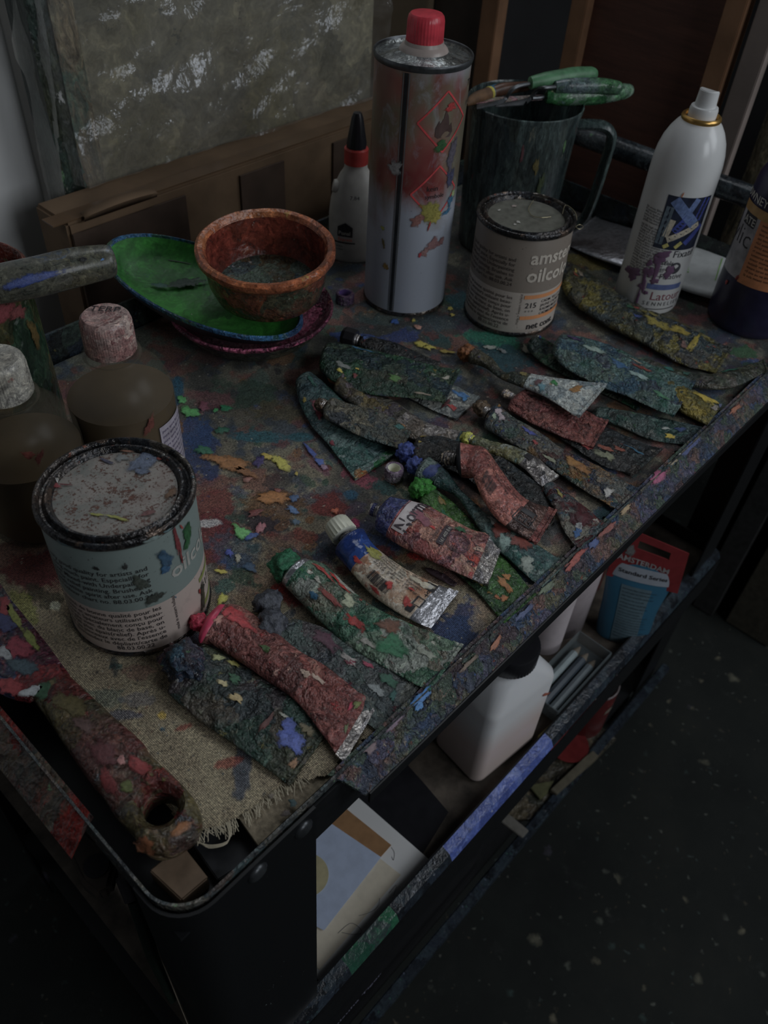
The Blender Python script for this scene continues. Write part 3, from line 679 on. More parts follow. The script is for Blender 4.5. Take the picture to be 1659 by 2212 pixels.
# ================================================================== paint tubes
alu = plain('bare_aluminium', (92, 92, 96), 0.28, 0.85, var=0.2, sc=200, bump=0.35)
aluw = paint('aluminium_smudged', [(96, 92, 88), (80, 70, 66), (110, 106, 104), (60, 56, 56), (90, 88, 92)], 60, 12.0, 0.28, metal=0.5, speck=0.12, bump=0.25)
NU, NV = 64, 48
class Tube:
    pass
def tube(label, secs, mat, neck=True, cap=None, capmat=None, wr=1.0, crimp=True, crimpmat=None, zones=None, seed=1, name='paint_tube',
         neck_r=None, neck_l=0.006, cap_r=None, cap_l=0.010, group='oil paint tubes on the table', freq=70.0, tail=0.0065):
    """secs: ((ax,ay),(bx,by), lift_mm, thick_mm) from the neck to the crimped end"""
    pts = []
    for si, (a, b, lift, th) in enumerate(secs):
        th *= 0.85 if si == 0 else 0.72
        z = (lift + th/2)/1000
        pa, pb = P(*a, z), P(*b, z)
        pts.append(np.array([pa.x, pa.y, pa.z, pb.x, pb.y, pb.z, th/1000]))
    rings = []; C = []; LAT = []; NRM = []
    us = [i/(NU-1) for i in range(NU)]
    S = [catmull(pts, u) for u in us]
    cs = [Vector((s[:3]+s[3:6])/2) for s in S]
    for i, s in enumerate(S):
        a = Vector((s[:3]-s[3:6])/2); t = (cs[min(i+1, NU-1)] - cs[max(i-1, 0)]).normalized()
        n = t.cross(a).normalized()
        if n.z < 0: n = -n
        th = max(0.0008, s[6])/2
        ring = []
        edge = min(1.0, min(us[i], 1-us[i])*7 + 0.15)
        for k in range(NV):
            q = 2*math.pi*k/NV
            ca, sa = math.cos(q), math.sin(q)
            p = cs[i] + a*ca + n*(th*sa)
            rad = (a*ca + n*(th*sa))
            L = rad.length
            d = mnoise.fractal(p*freq + Vector((seed*3.3, seed, 0)), 0.9, 2.1, 4)*0.0011*wr*edge
            cr = mnoise.noise(Vector((p.x*240, p.y*240, p.z*240+seed)))
            d += (abs(cr)**0.5 - 0.55)*0.0007*wr*edge
            rg = 1 - abs(mnoise.noise(Vector((p.x*95+seed*9, p.y*95, p.z*95))))*2.2
            d += max(0.0, rg-0.45)*0.0016*wr*edge*(0.4+0.6*abs(sa))
            # transverse dents
            d -= 0.0009*wr*edge*max(0, mnoise.noise(Vector((us[i]*9+seed*7.7, seed, 0.3*ca))))*abs(sa)
            p = p + n*(d*(0.35+0.65*max(0, sa))) if sa > -0.2 else p
            if p.z < TH + 0.0006: p.z = TH + 0.0006
            ring.append(p)
        rings.append(ring); C.append(cs[i]); LAT.append(a); NRM.append(n)
    base = Vector((C[NU//2].x, C[NU//2].y, TH))
    T = Tube(); T.G = rings; T.N = NRM
    root = thing(name, base, label, 'paint tube', group); T.root = root
    ax = (C[0]-C[1]).normalized(); T.ax = ax
    r0 = LAT[0].length; th0 = max(0.001, S[0][6]/2)
    nr = neck_r or min(r0, th0)*0.48
    mb = MB(); mats = [mat]; vs = []; fs = []; mi = []
    if zones: mats = [z[1] for z in zones]
    sh = []
    for k_, off in ((0.40, 0.0042), (0.75, 0.0026), (0.93, 0.0012)):
        sh.append([C[0] + (p-C[0])*k_ + ax*off for p in rings[0]])
    allr = sh + rings
    for r in allr: vs += r
    nR = len(allr)
    for j in range(nR-1):
        u = 0 if j < 3 else us[j-3]
        m_i = 0
        if zones:
            for zi, (ue, _) in enumerate(zones):
                if u <= ue: m_i = zi; break
            else: m_i = len(zones)-1
        for k in range(NV):
            k2 = (k+1) % NV
            fs.append((j*NV+k, j*NV+k2, (j+1)*NV+k2, (j+1)*NV+k)); mi.append(m_i)
    fs.append(tuple(range(NV))); mi.append(0)
    fs.append(tuple((nR-1)*NV+k for k in range(NV))); mi.append(len(mats)-1)
    mb.v = vs; mb.f = fs; mb.mi = mi
    T.body = mb.obj('body', mats, root, angle=55)
    if crimp:
        c = C[-1]; a = LAT[-1]; t = (C[-1]-C[-2]).normalized(); n = NRM[-1]
        mb = MB()
        def bar(o, l, h, w):
            nseg = 12; rows = []
            for i in range(nseg+1):
                f = -1 + 2*i/nseg
                wob = 0.0008*mnoise.noise(Vector((f*3+seed*5, seed, 0)))
                p = c + a*(f*w) + t*(o + wob) + n*wob*0.8
                rows.append([p + t*(sx*l/2) + n*(sz*h/2) for sx, sz in ((-1, -1), (1, -1), (1, 1), (-1, 1))])
            v_ = [q for r in rows for q in r]
            for q in v_:
                if q.z < TH+0.0006: q.z = TH+0.0006
            f_ = [(i*4+k, i*4+(k+1) % 4, (i+1)*4+(k+1) % 4, (i+1)*4+k) for i in range(nseg) for k in range(4)]
            f_ += [(3, 2, 1, 0), tuple(nseg*4+k for k in range(4))]
            mb.add(v_, f_)
        bar(-0.0005+tail/2, tail, 0.0016, 1.01)
        bar(tail-0.0006, 0.0022, 0.0030, 1.02)
        mb.obj('crimped_end', crimpmat or mats[-1], root, angle=30)
    nc = C[0] + ax*0.0035
    if neck:
        prof = [(nr*1.0, 0)]
        k = 4
        for i in range(k):
            z = neck_l*(i+0.2)/k; prof += [(nr*1.0, z), (nr*1.12, z+neck_l*0.3/k), (nr*1.0, z+neck_l*0.6/k)]
        prof += [(nr, neck_l), (nr*0.75, neck_l), (nr*0.7, neck_l*0.7), (0.0001, neck_l*0.7)]
        MB().lathe(prof, nc, 24, axis=ax).obj('neck', aluw, root)
    if cap == 'screw':
        r = cap_r or nr*1.9; L = cap_l; prof = [(r*0.80, 0), (r*0.97, 0.0004), (r, 0.0012), (r*0.94, L-0.0012), (r*0.86, L), (r*0.6, L), (0.0001, L-0.0003)]
        MB().lathe(prof, nc + ax*(neck_l*0.45), 60, axis=ax, cap0=True, wob=lambda a, j: (0.035*math.cos(a*20) if 1 <= j <= 3 else 0)).obj('cap', capmat, root)
    elif cap == 'hex':
        r = cap_r or nr*1.9; L = cap_l
        MB().lathe([(r, 0), (r*1.0, L*0.75), (r*0.8, L), (0.0001, L)], nc + ax*(neck_l*0.4), 8, axis=ax, cap0=True).obj('cap', capmat, root, smooth=False)
    elif cap == 'blob':
        r = cap_r or nr*1.9
        cc = nc + ax*(neck_l*0.7)
        if cc.z - r*0.8 < TH: cc.z = TH + r*0.8
        blob(cc, r, seed, 0.30, 2.4, 4, (1, 1, 0.85)).obj('dried_paint', capmat, root, angle=70)
    def fn(u, v, lift=0.0004):
        """u 0..1 along the tube, v -1..1 across its upper side"""
        x = min(max(u, 0), 1)*(NU-1); i = min(int(x), NU-2); f = x-i
        y = math.acos(max(-0.999, min(0.999, v)))/(2*math.pi)*NV; k = int(y) % NV; g = y-int(y); k2 = (k+1) % NV
        p = rings[i][k].lerp(rings[i][k2], g).lerp(rings[i+1][k].lerp(rings[i+1][k2], g), f)
        return p + NRM[i].lerp(NRM[i+1], f)*lift
    T.fn = fn; T.len = sum((C[i+1]-C[i]).length for i in range(NU-1)); T.wid = 2*LAT[NU//2].length
    return T
def uvfn(T, u0, v0, flip=False, lift=0.0004):
    """local metres (x along the tube, y across) around (u0,v0)"""
    return lambda x, y: T.fn(u0 + x/T.len, v0 + y/(T.wid/2), lift)
def dabs_tube(T, lst, seed=0):
    for i, (u, v, rl, rw, c) in enumerate(lst):
        mb = MB()
        fn = lambda x, y, l, T=T: T.fn(x, y, 0.0004 + l)
        dab_on(mb, fn, u, v, rl/T.len/1000, rw/(T.wid/2)/1000, 0, seed+i, 20, 0.6, 0.0003)
        mb.obj('paint_dab', dabmat(c), T.root)
def barcode(T, u0, u1, v0, v1, mat, seed=1, along=True, lift=0.0005):
    rs = random.Random(seed); mb = MB(); x = u0
    while x < u1:
        w = rs.choice((0.12, 0.2, 0.3))*(u1-u0)/9
        if along: grid_on(mb, x, min(u1, x+w), v0, v1, lambda a, b: T.fn(a, b, lift), 1, 8)
        x += w + rs.choice((0.12, 0.2, 0.3))*(u1-u0)/9
    mb.obj('barcode', mat, T.root, smooth=False)
ink = plain('black_print', (16, 15, 17), 0.5, var=0.05, bump=0)
inkw = plain('white_print', (92, 90, 84), 0.5, var=0.05, bump=0)

TEAL = [(26, 38, 38), (34, 48, 46), (20, 30, 34), (44, 58, 54), (30, 46, 50), (38, 44, 42), (22, 44, 40), (52, 60, 56)]
OLIVE = [(40, 38, 28), (32, 34, 26), (50, 46, 30), (28, 34, 30), (44, 40, 36), (36, 44, 34)]
RUST = [(82, 42, 40), (70, 34, 32), (92, 54, 48), (60, 34, 32), (84, 46, 40), (74, 38, 38)]
m_teal = paint('tube_teal', TEAL, 46, 1.0, 0.3, specks=((96, 100, 94), (20, 34, 46), (40, 76, 44)), speck=0.3, bump=0.8)
m_teal2 = paint('tube_teal_wash', [(40, 58, 58), (34, 50, 52), (50, 66, 64), (30, 44, 48), (58, 70, 66), (26, 54, 50)], 40, 2.0, 0.3, specks=((90, 98, 96), (28, 40, 60), (30, 60, 50)), speck=0.2, bump=0.6)
m_tealblue = paint('tube_teal_blue', [(44, 66, 66), (30, 52, 66), (60, 80, 76), (24, 44, 58), (40, 46, 56), (56, 70, 64), (30, 60, 52)], 62, 3.0, 0.27, specks=((104, 108, 100), (22, 54, 84), (50, 34, 60), (30, 70, 40)), speck=0.4, bump=0.9)
m_green = paint('tube_dark_green', [(24, 40, 32), (30, 46, 36), (18, 30, 30), (38, 50, 36), (22, 52, 34), (44, 46, 38), (20, 34, 40)], 48, 4.0, 0.3, specks=((96, 96, 84), (30, 76, 40), (110, 96, 20)), speck=0.25, bump=0.8)
m_greenw = paint('tube_green_white', [(34, 62, 46), (26, 52, 40), (60, 76, 62), (84, 88, 82), (40, 58, 50), (22, 58, 44), (70, 66, 56)], 42, 5.0, 0.27, specks=((116, 114, 104), (100, 24, 18), (34, 84, 44)), speck=0.35, bump=0.7)
m_flat = paint('tube_flat_green', [(34, 40, 32), (28, 40, 38), (40, 42, 30), (30, 36, 38), (46, 42, 36), (26, 42, 36), (38, 34, 36)], 38, 6.0, 0.42, specks=((80, 80, 66), (28, 44, 66), (60, 34, 28), (80, 76, 30)), speck=0.22, bump=0.8)
m_grey = paint('tube_grey_green', [(46, 50, 50), (38, 44, 46), (54, 56, 52), (34, 38, 44), (44, 54, 52), (50, 46, 48)], 46, 7.0, 0.32, specks=((92, 92, 86), (70, 22, 34), (24, 60, 50), (24, 30, 34)), speck=0.35, bump=0.7)
m_sand = paint('tube_grey_sand', [(64, 62, 52), (52, 54, 50), (76, 72, 60), (42, 46, 50), (58, 56, 48), (44, 56, 56)], 66, 8.0, 0.4, specks=((100, 96, 84), (30, 36, 56), (30, 64, 54)), speck=0.4, bump=0.9)
m_olive = paint('tube_olive', OLIVE, 46, 9.0, 0.32, specks=((84, 80, 60), (60, 50, 20), (40, 34, 56)), speck=0.25)
m_red = paint('tube_red_brown', [(84, 44, 42), (70, 36, 34), (104, 70, 60), (60, 32, 30), (82, 42, 38), (94, 56, 50)], 40, 10.0, 0.3, specks=((140, 100, 88), (110, 30, 30), (60, 24, 24)), speck=0.35, bump=0.7)
m_rust = paint('tube_rust', RUST, 52, 11.0, 0.28, specks=((120, 84, 74), (50, 26, 26), (96, 60, 46)), speck=0.3, bump=0.8)
m_pink = paint('tube_faded_red', [(104, 58, 52), (90, 46, 42), (118, 70, 60), (76, 40, 38), (100, 60, 50)], 40, 12.0, 0.3, specks=((130, 96, 80), (70, 30, 28)), speck=0.2, bump=0.5)
m_dark = paint('tube_dark_mud', [(24, 26, 28), (32, 32, 32), (20, 26, 30), (40, 36, 32), (28, 34, 34)], 46, 13.0, 0.32, specks=((84, 80, 70), (80, 26, 20), (24, 50, 60)), speck=0.25, bump=0.8)
m_mix = paint('tube_many_colours', [(50, 58, 60), (34, 46, 58), (66, 66, 62), (58, 40, 40), (40, 58, 50), (84, 60, 30), (30, 36, 50)], 64, 14.0, 0.28, specks=((112, 108, 100), (100, 90, 30), (34, 44, 96), (90, 30, 30)), speck=0.45, bump=0.9)
m_yellow = paint('tube_yellow_crust', [(92, 80, 20), (80, 72, 22), (56, 54, 34), (44, 48, 40), (100, 86, 16), (60, 58, 28), (34, 42, 38)], 44, 15.0, 0.36, specks=((40, 60, 50), (90, 86, 70), (100, 40, 26)), speck=0.35, bump=1.0)
m_crust = paint('tube_crusted_mud', [(40, 44, 38), (50, 48, 34), (72, 66, 22), (34, 38, 40), (62, 58, 28), (30, 40, 44), (46, 44, 40)], 42, 16.0, 0.4, specks=((90, 86, 70), (92, 36, 24), (26, 50, 70), (100, 88, 20)), speck=0.4, bump=1.2)
m_norma = paint('tube_label_smeared', [(104, 60, 52), (88, 42, 40), (120, 92, 76), (70, 40, 44), (110, 76, 64), (84, 60, 70), (96, 36, 34)], 44, 17.0, 0.26, specks=((126, 116, 96), (60, 26, 28), (120, 40, 24)), speck=0.3, bump=0.7)
m_label = paint('tube_white_label_stained', [(126, 118, 104), (118, 104, 84), (130, 124, 112), (104, 74, 54), (128, 120, 106), (112, 100, 86)], 36, 18.0, 0.3, specks=((110, 40, 28), (120, 90, 70), (130, 126, 118)), speck=0.22, bump=0.2, grime=0.3)
m_blue = paint('tube_blue_band', [(18, 38, 84), (16, 34, 76), (20, 42, 88), (14, 30, 70)], 20, 19.0, 0.3, specks=((40, 60, 100), (30, 40, 60)), speck=0.12, bump=0.2, grime=0.25)
m_grass = paint('tube_grass_green', [(32, 62, 20), (26, 50, 22), (40, 70, 24), (24, 42, 26), (36, 56, 30)], 40, 20.0, 0.3, specks=((60, 80, 30), (96, 70, 24), (20, 40, 30)), speck=0.25)
m_maroon = paint('tube_maroon_white', [(50, 18, 20), (60, 64, 58), (40, 52, 56), (44, 14, 18), (76, 74, 66), (34, 56, 58), (56, 24, 24)], 46, 21.0, 0.26, specks=((116, 112, 104), (20, 60, 90), (90, 24, 24)), speck=0.4)
m_silver = paint('tube_silver_smear', [(88, 84, 82), (70, 62, 54), (104, 100, 98), (56, 50, 44), (80, 76, 72)], 46, 22.0, 0.25, metal=0.45, specks=((60, 54, 30), (40, 36, 60)), speck=0.2)
m_oliveg = paint('tube_olive_silver', [(60, 62, 40), (46, 46, 32), (86, 90, 84), (70, 64, 34), (54, 54, 46)], 44, 23.0, 0.28, specks=((100, 104, 100), (30, 60, 60)), speck=0.25)
m_whiteblue = paint('tube_pale_end', [(104, 110, 110), (90, 98, 100), (70, 80, 84), (112, 114, 110)], 60, 24.0, 0.28, specks=((40, 80, 50), (110, 80, 30), (60, 34, 40)), speck=0.3)
b_blue = plain('dried_blue', (34, 46, 92), 0.35, var=0.35, sc=300, bump=0.8)
b_navy = plain('dried_navy', (20, 28, 46), 0.3, var=0.4, sc=200, bump=0.8)
b_green = plain('dried_green', (8, 58, 36), 0.4, var=0.35, sc=300, bump=0.8)
b_leaf = plain('dried_leaf_green', (18, 76, 8), 0.4, var=0.35, sc=300, bump=0.8)
b_grey = plain('dried_grey', (38, 40, 46), 0.35, var=0.35, sc=250, bump=0.8)
b_orange = plain('dried_ochre', (84, 48, 18), 0.4, var=0.35, sc=250, bump=0.8)
b_red = plain('dried_red', (120, 18, 40), 0.35, var=0.3, sc=250, bump=0.6)
b_brown = plain('dried_brown', (52, 40, 26), 0.45, var=0.4, sc=250, bump=0.8)
b_yell = plain('dried_yellow', (130, 108, 14), 0.4, var=0.3, sc=250, bump=0.7)
b_pale = plain('dried_pale', (112, 96, 80), 0.4, var=0.3, sc=250, bump=0.7)

# --- foreground row
t = tube('flat dark green tube, nearest to the frayed cloth edge, blue dab at its end', [((446, 1390), (362, 1498), 2, 12), ((530, 1440), (440, 1563), 1, 11), ((625, 1500), (535, 1630), 1, 9), ((708, 1560), (616, 1690), 1, 3)],
         m_flat, neck=False, cap=None, wr=0.8, seed=1, tail=0.003)
blob(P(398, 1432, 0.010), 0.0155, 4, 0.35, 2.4, 4, (0.85, 1.0, 0.8)).obj('dried_paint', paint('blue_black_crust', [(24, 34, 50), (34, 30, 36), (20, 28, 40), (60, 30, 32), (22, 44, 56)], 60, 30.0, 0.3, speck=0.3), t.root, angle=70)
dabs_tube(t, [(0.86, -0.05, 9, 8, (52, 66, 124)), (0.80, 0.1, 6, 7, (46, 60, 118)), (0.30, 0.15, 3.5, 2.5, (140, 124, 84)), (0.42, 0.0, 4.5, 2.5, (130, 112, 70)), (0.17, 0.72, 4, 3, (110, 112, 70)), (0.27, 0.85, 5, 2, (100, 96, 30)), (0.34, 0.45, 5, 3, (20, 62, 36)), (0.9, 0.45, 5, 4, (70, 62, 40)), (0.72, 0.36, 2.5, 1.5, (100, 100, 90)), (0.97, -0.5, 4, 4, (110, 80, 54)), (0.66, -0.1, 2, 8, (64, 32, 28))], 100)
t = tube('red-brown stained tube with bright red nozzle leaning against the white paint can', [((478, 1309), (432, 1386), 2, 25), ((530, 1316), (470, 1398), 2, 22), ((640, 1402), (578, 1470), 2, 20), ((704, 1440), (640, 1516), 2, 16), ((772, 1490), (700, 1592), 2, 11), ((800, 1506), (726, 1630), 3, 3)],
         m_red, cap='blob', capmat=b_red, cap_r=0.0062, neck_r=0.0045, zones=[(0.045, plain('crimson_shoulder', (110, 20, 44), 0.35, var=0.2)), (0.99, m_red)], crimpmat=aluw, seed=2, wr=1.0)
dabs_tube(t, [(0.16, 0.35, 10, 5, (124, 24, 28)), (0.22, 0.2, 7, 4, (130, 26, 30)), (0.34, -0.1, 2.5, 2, (40, 62, 22)), (0.88, 0.5, 4, 3, (70, 76, 30)), (0.84, 0.25, 2, 2.5, (120, 20, 44)), (0.10, -0.2, 6, 4, (120, 78, 66)), (0.62, 0.2, 5, 2, (130, 110, 96)), (0.92, -0.3, 4, 2, (50, 62, 24)), (0.55, 0.0, 4, 2.5, (134, 112, 96))], 200)
mb = MB(); f = uvfn(t, 0.44, 0.9, lift=0.0006)
grid_on(mb, 0, 0.0008, -0.030, 0, f, 1, 10); mb.obj('label_edge', plain('label_edge_dark', (44, 22, 22), 0.5), t.root)
t = tube('grey green tube half hidden beneath the red-brown tube', [((640, 1338), (585, 1398), 1, 13), ((700, 1356), (632, 1434), 1, 13), ((780, 1398), (700, 1500), 1, 10), ((842, 1436), (762, 1540), 1, 7), ((886, 1474), (806, 1572), 1, 3)],
         m_grey, cap='blob', capmat=b_grey, cap_r=0.011, neck_r=0.006, neck_l=0.008, seed=3, wr=0.9)
blob(P(578, 1300, 0.006), 0.0085, 9, 0.4, 3.0, 3, (1.3, 1, 0.8)).obj('dried_paint', b_grey, t.root, angle=70)
dabs_tube(t, [(0.32, 0.45, 10, 6, (56, 26, 40)), (0.5, 0.3, 5, 3.5, (110, 104, 100)), (0.52, 0.25, 3, 2.5, (84, 20, 36)), (0.62, 0.5, 4, 2, (104, 26, 48)), (0.82, 0.5, 7, 5, (20, 60, 44)), (0.80, 0.0, 6, 4, (90, 96, 96)), (0.95, 0.2, 4, 5, (16, 54, 50))], 300)
t = tube('crumpled green and white tube with red streaks and dark green clotted nozzle', [((664, 1212), (610, 1258), 2, 24), ((706, 1226), (642, 1292), 2, 22), ((759, 1275), (698, 1348), 2, 17), ((813, 1315), (760, 1400), 2, 14), ((888, 1348), (830, 1442), 2, 10), ((980, 1386), (908, 1484), 3, 3)],
         m_greenw, cap='blob', capmat=b_green, cap_r=0.0115, neck_r=0.006, zones=[(0.05, alu), (0.98, m_greenw)], crimpmat=m_greenw, seed=4, wr=1.3)
dabs_tube(t, [(0.22, 0.5, 12, 2, (120, 26, 18)), (0.30, 0.72, 6, 2, (124, 24, 16)), (0.37, 0.65, 8, 1.6, (120, 24, 16)), (0.55, -0.2, 7, 5, (112, 20, 16)), (0.36, -0.15, 9, 3, (90, 28, 22)), (0.16, 0.05, 3, 2.2, (128, 126, 116)), (0.24, 0.0, 3, 2, (120, 118, 108)), (0.45, 0.35, 6, 5, (116, 120, 96)), (0.78, -0.25, 12, 7, (16, 74, 44)), (0.72, 0.4, 9, 5, (74, 44, 28)), (0.36, 0.8, 10, 3, (110, 108, 100)), (0.66, -0.6, 5, 3, (100, 98, 90)), (0.93, 0.1, 5, 3, (100, 104, 92)), (0.28, -0.6, 5, 2, (16, 62, 88))], 400)

# --- white-labelled tube with cream cap
cream = plain('cream_plastic', (128, 118, 92), 0.4, var=0.12)
t = tube('white label tube with blue shoulder, barcode and ribbed cream cap', [((787, 1150), (724, 1192), 3, 26), ((815, 1188), (752, 1226), 3, 25), ((872, 1228), (804, 1284), 3, 19), ((930, 1257), (864, 1326), 3, 12), ((970, 1272), (910, 1350), 4, 3)],
         m_label, cap='screw', capmat=cream, cap_r=0.0102, cap_l=0.0135, neck_r=0.0052, neck_l=0.007, zones=[(0.27, m_blue), (0.83, m_label), (1.0, alu)], crimpmat=alu, seed=5, wr=0.55)
barcode(t, 0.40, 0.58, -0.78, -0.30, ink, 3)
mb = MB()
for i, s in enumerate(('Olieverf  Huile  Oil colour', 'Oelfarbe  Oleo  Colori ad olio', 'Titaanwit  Blanc de titane', 'Titanium white  Titanweiss', 'P.W.6  safflower oil  401', '01210  7  40 ml  1.35 fl oz')):
    text_on(mb, s, uvfn(t, 0.36, 0.72-0.16*i, lift=0.0006), 0.0030, 0, 0)
text_on(mb, '+', uvfn(t, 0.80, 0.05), 0.007); text_on(mb, 'e', uvfn(t, 0.80, 0.30), 0.006)
mb.obj('lettering', ink, t.root, smooth=False)
mb = MB(); grid_on(mb, 0.74, 0.86, 0.45, 0.86, lambda a, b: t.fn(a, b, 0.0005), 6, 6); grid_on(mb, 0.76, 0.82, -0.82, -0.50, lambda a, b: t.fn(a, b, 0.0005), 4, 6)
for a, b, c, d in ((0.77, 0.785, -0.45, -0.05), (0.85, 0.86, -0.45, -0.05), (0.77, 0.86, -0.47, -0.44), (0.77, 0.86, -0.06, -0.03)):
    grid_on(mb, a, b, c, d, lambda p, q: t.fn(p, q, 0.0005), 2, 5)
mb.obj('printed_symbol', ink, t.root, smooth=False)
mb = MB(); grid_on(mb, 0.775, 0.82, 0.55, 0.75, lambda a, b: t.fn(a, b, 0.0008), 4, 4); mb.obj('printed_symbol', inkw, t.root, smooth=False)
dabs_tube(t, [(0.28, -0.6, 5, 2, (124, 20, 14)), (0.55, -0.35, 3, 3, (124, 22, 16)), (0.74, -0.55, 4, 3.5, (116, 20, 16)), (0.69, 0.05, 2.5, 1.6, (116, 24, 18)), (0.50, -0.88, 4, 1.2, (110, 22, 18)), (0.72, 0.6, 9, 3.5, (130, 122, 104)), (0.30, 0.35, 8, 5, (100, 98, 24))], 500)
# --- tube with violet shoulder (Norma lettering)
m_violet = paint('tube_violet_shoulder', [(30, 30, 62), (34, 38, 76), (24, 24, 50), (56, 70, 92)], 40, 25.0, 0.3, specks=((90, 104, 130), (40, 60, 100)), speck=0.3)
t = tube('stained tube lettered Norma with violet shoulder and bare nozzle', [((848, 1080), (812, 1140), 5, 26), ((922, 1094), (856, 1172), 6.5, 24), ((976, 1123), (922, 1206), 6.5, 18), ((1028, 1147), (984, 1236), 6.5, 12), ((1074, 1152), (1034, 1258), 7, 3)],
         m_norma, cap='screw', capmat=m_violet, cap_r=0.0052, cap_l=0.004, neck_r=0.0046, neck_l=0.008, zones=[(0.13, m_violet), (0.90, m_norma), (1.0, aluw)], crimpmat=aluw, seed=6, wr=0.8)
mb = MB()
text_on(mb, 'Norma', uvfn(t, 0.285, -0.75, lift=0.0007), 0.0135, rot=math.radians(90), bold=0.01)
text_on(mb, '35 ml', uvfn(t, 0.87, -0.62, lift=0.0007), 0.0085, rot=math.radians(90))
text_on(mb, 'Professional', uvfn(t, 0.48, -0.55, lift=0.0007), 0.0036, rot=math.radians(90))
def ringprint(mb, T, u, v, r, w, n=36):
    for i in range(n):
        a, b = 2*math.pi*i/n, 2*math.pi*(i+1)/n
        q = [(r-w, a), (r, a), (r, b), (r-w, b)]
        mb.add([T.fn(u + k*math.cos(g)/T.len, v + k*math.sin(g)/(T.wid/2), 0.0007) for k, g in q], [(0, 1, 2, 3)])
ringprint(mb, t, 0.66, 0.0, 0.0095, 0.0005); ringprint(mb, t, 0.66, 0.0, 0.0080, 0.0004)
grid_on(mb, 0.50, 0.56, -0.45, 0.45, lambda a, b: t.fn(a, b, 0.0006), 2, 10)
mb.obj('lettering', plain('dark_print', (30, 24, 28), 0.5, bump=0), t.root, smooth=False)
mb = MB(); text_on(mb, '161 400 0.4z', uvfn(t, 0.55, -0.40, lift=0.0010), 0.0036, rot=math.radians(90)); mb.obj('lettering', inkw, t.root, smooth=False)
mb = MB(); grid_on(mb, 0.16, 0.27, -0.80, 0.75, lambda a, b: t.fn(a, b, 0.00045), 4, 14); mb.obj('label_band', plain('pale_label_band', (98, 92, 92), 0.4, var=0.2), t.root)
dabs_tube(t, [(0.62, 0.6, 6, 3, (20, 62, 36)), (0.85, -0.35, 4, 4, (120, 34, 20)), (0.30, 0.1, 8, 6, (96, 50, 60)), (0.42, 0.0, 2, 2, (130, 24, 20)), (0.72, 0.45, 3, 3, (100, 40, 40)), (0.86, 0.1, 4, 3, (126, 100, 84))], 600)
# --- green tube under it
t = tube('grass green tube lying beneath the violet shouldered tube', [((938, 1056), (908, 1088), 1, 12), ((990, 1095), (935, 1135), 1, 9), ((1050, 1160), (975, 1222), 0.8, 7), ((1110, 1228), (1032, 1280), 0.8, 6), ((1145, 1272), (1076, 1332), 0.8, 3)],
         m_grass, cap='blob', capmat=b_leaf, cap_r=0.0098, neck_r=0.005, seed=7, wr=0.8)
dabs_tube(t, [(0.82, 0.1, 8, 4, (120, 74, 26)), (0.78, 0.4, 5, 3, (124, 78, 28)), (0.90, -0.3, 4, 3, (116, 66, 22)), (0.86, -0.5, 3, 2, (112, 60, 22)), (0.70, -0.7, 6, 2, (100, 86, 22)), (0.16, 0.3, 6, 4, (90, 72, 20)), (0.26, -0.2, 6, 4, (12, 66, 38))], 700)
# --- blue twisted tube
t = tube('blue teal tube pinched to a narrow twist behind the violet shouldered tube', [((930, 994), (898, 1036), 2, 22), ((964, 1020), (936, 1047), 4, 18), ((996, 1060), (984, 1070), 8, 9), ((1032, 1095), (1014, 1110), 6, 10), ((1085, 1137), (1052, 1164), 3, 13), ((1150, 1172), (1103, 1212), 2, 11), ((1206, 1206), (1154, 1258), 2, 3)],
         m_teal2, cap='blob', capmat=b_blue, cap_r=0.0075, neck_r=0.005, seed=8, wr=0.9)
dabs_tube(t, [(0.68, 0.2, 8, 4, (86, 34, 26)), (0.80, 0.3, 7, 4, (84, 36, 28)), (0.62, 0.6, 5, 3, (96, 100, 96)), (0.1, -0.3, 6, 5, (30, 42, 84)), (0.9, -0.6, 5, 3, (100, 108, 100)), (0.75, -0.5, 5, 3, (90, 110, 104))], 800)
# --- folded faded red tube with barcode
blackp = plain('black_plastic', (14, 14, 17), 0.35, k=5, var=0.1)
t = tube('faded red tube folded upward in the middle, barcode on its side', [((994, 962), (996, 1026), 12, 24), ((1022, 965), (1012, 1030), 16, 22), ((1050, 972), (1024, 1034), 22, 17), ((1084, 1020), (1044, 1078), 20, 17), ((1130, 1075), (1080, 1126), 14, 16), ((1186, 1096), (1143, 1166), 9, 4)],
         m_pink, cap='blob', capmat=b_pale, cap_r=0.0058, neck_r=0.0055, neck_l=0.010, zones=[(0.01, blackp), (0.84, m_pink), (1.0, paint('tube_dull_foil', [(56, 38, 34), (46, 34, 32), (66, 46, 40), (40, 32, 32)], 40, 26.0, 0.3, metal=0.3, speck=0.1))], crimpmat=m_rust, seed=9, wr=0.45)
barcode(t, 0.50, 0.64, -0.75, -0.15, ink, 5)
mb = MB()
for i, s in enumerate(('Huile extra-fine pour artistes', 'peinture a l huile  conservation', 'Oil colour  extra fine quality', 'Oelfarbe fuer Kunstmaler', '01 210  cadmium red')):
    text_on(mb, s, uvfn(t, 0.44, 0.78-0.17*i, lift=0.0006), 0.0030)
for a, b, c, d in ((0.83, 0.835, -0.6, 0.2), (0.94, 0.945, -0.6, 0.2), (0.83, 0.945, -0.62, -0.58), (0.83, 0.945, 0.17, 0.21)):
    grid_on(mb, a, b, c, d, lambda p, q: t.fn(p, q, 0.0006), 3, 6)
grid_on(mb, 0.84, 0.93, -0.05, 0.17, lambda p, q: t.fn(p, q, 0.0006), 3, 4)
text_on(mb, 'M+', uvfn(t, 0.85, -0.50, lift=0.0007), 0.007)
mb.obj('lettering', ink, t.root, smooth=False)
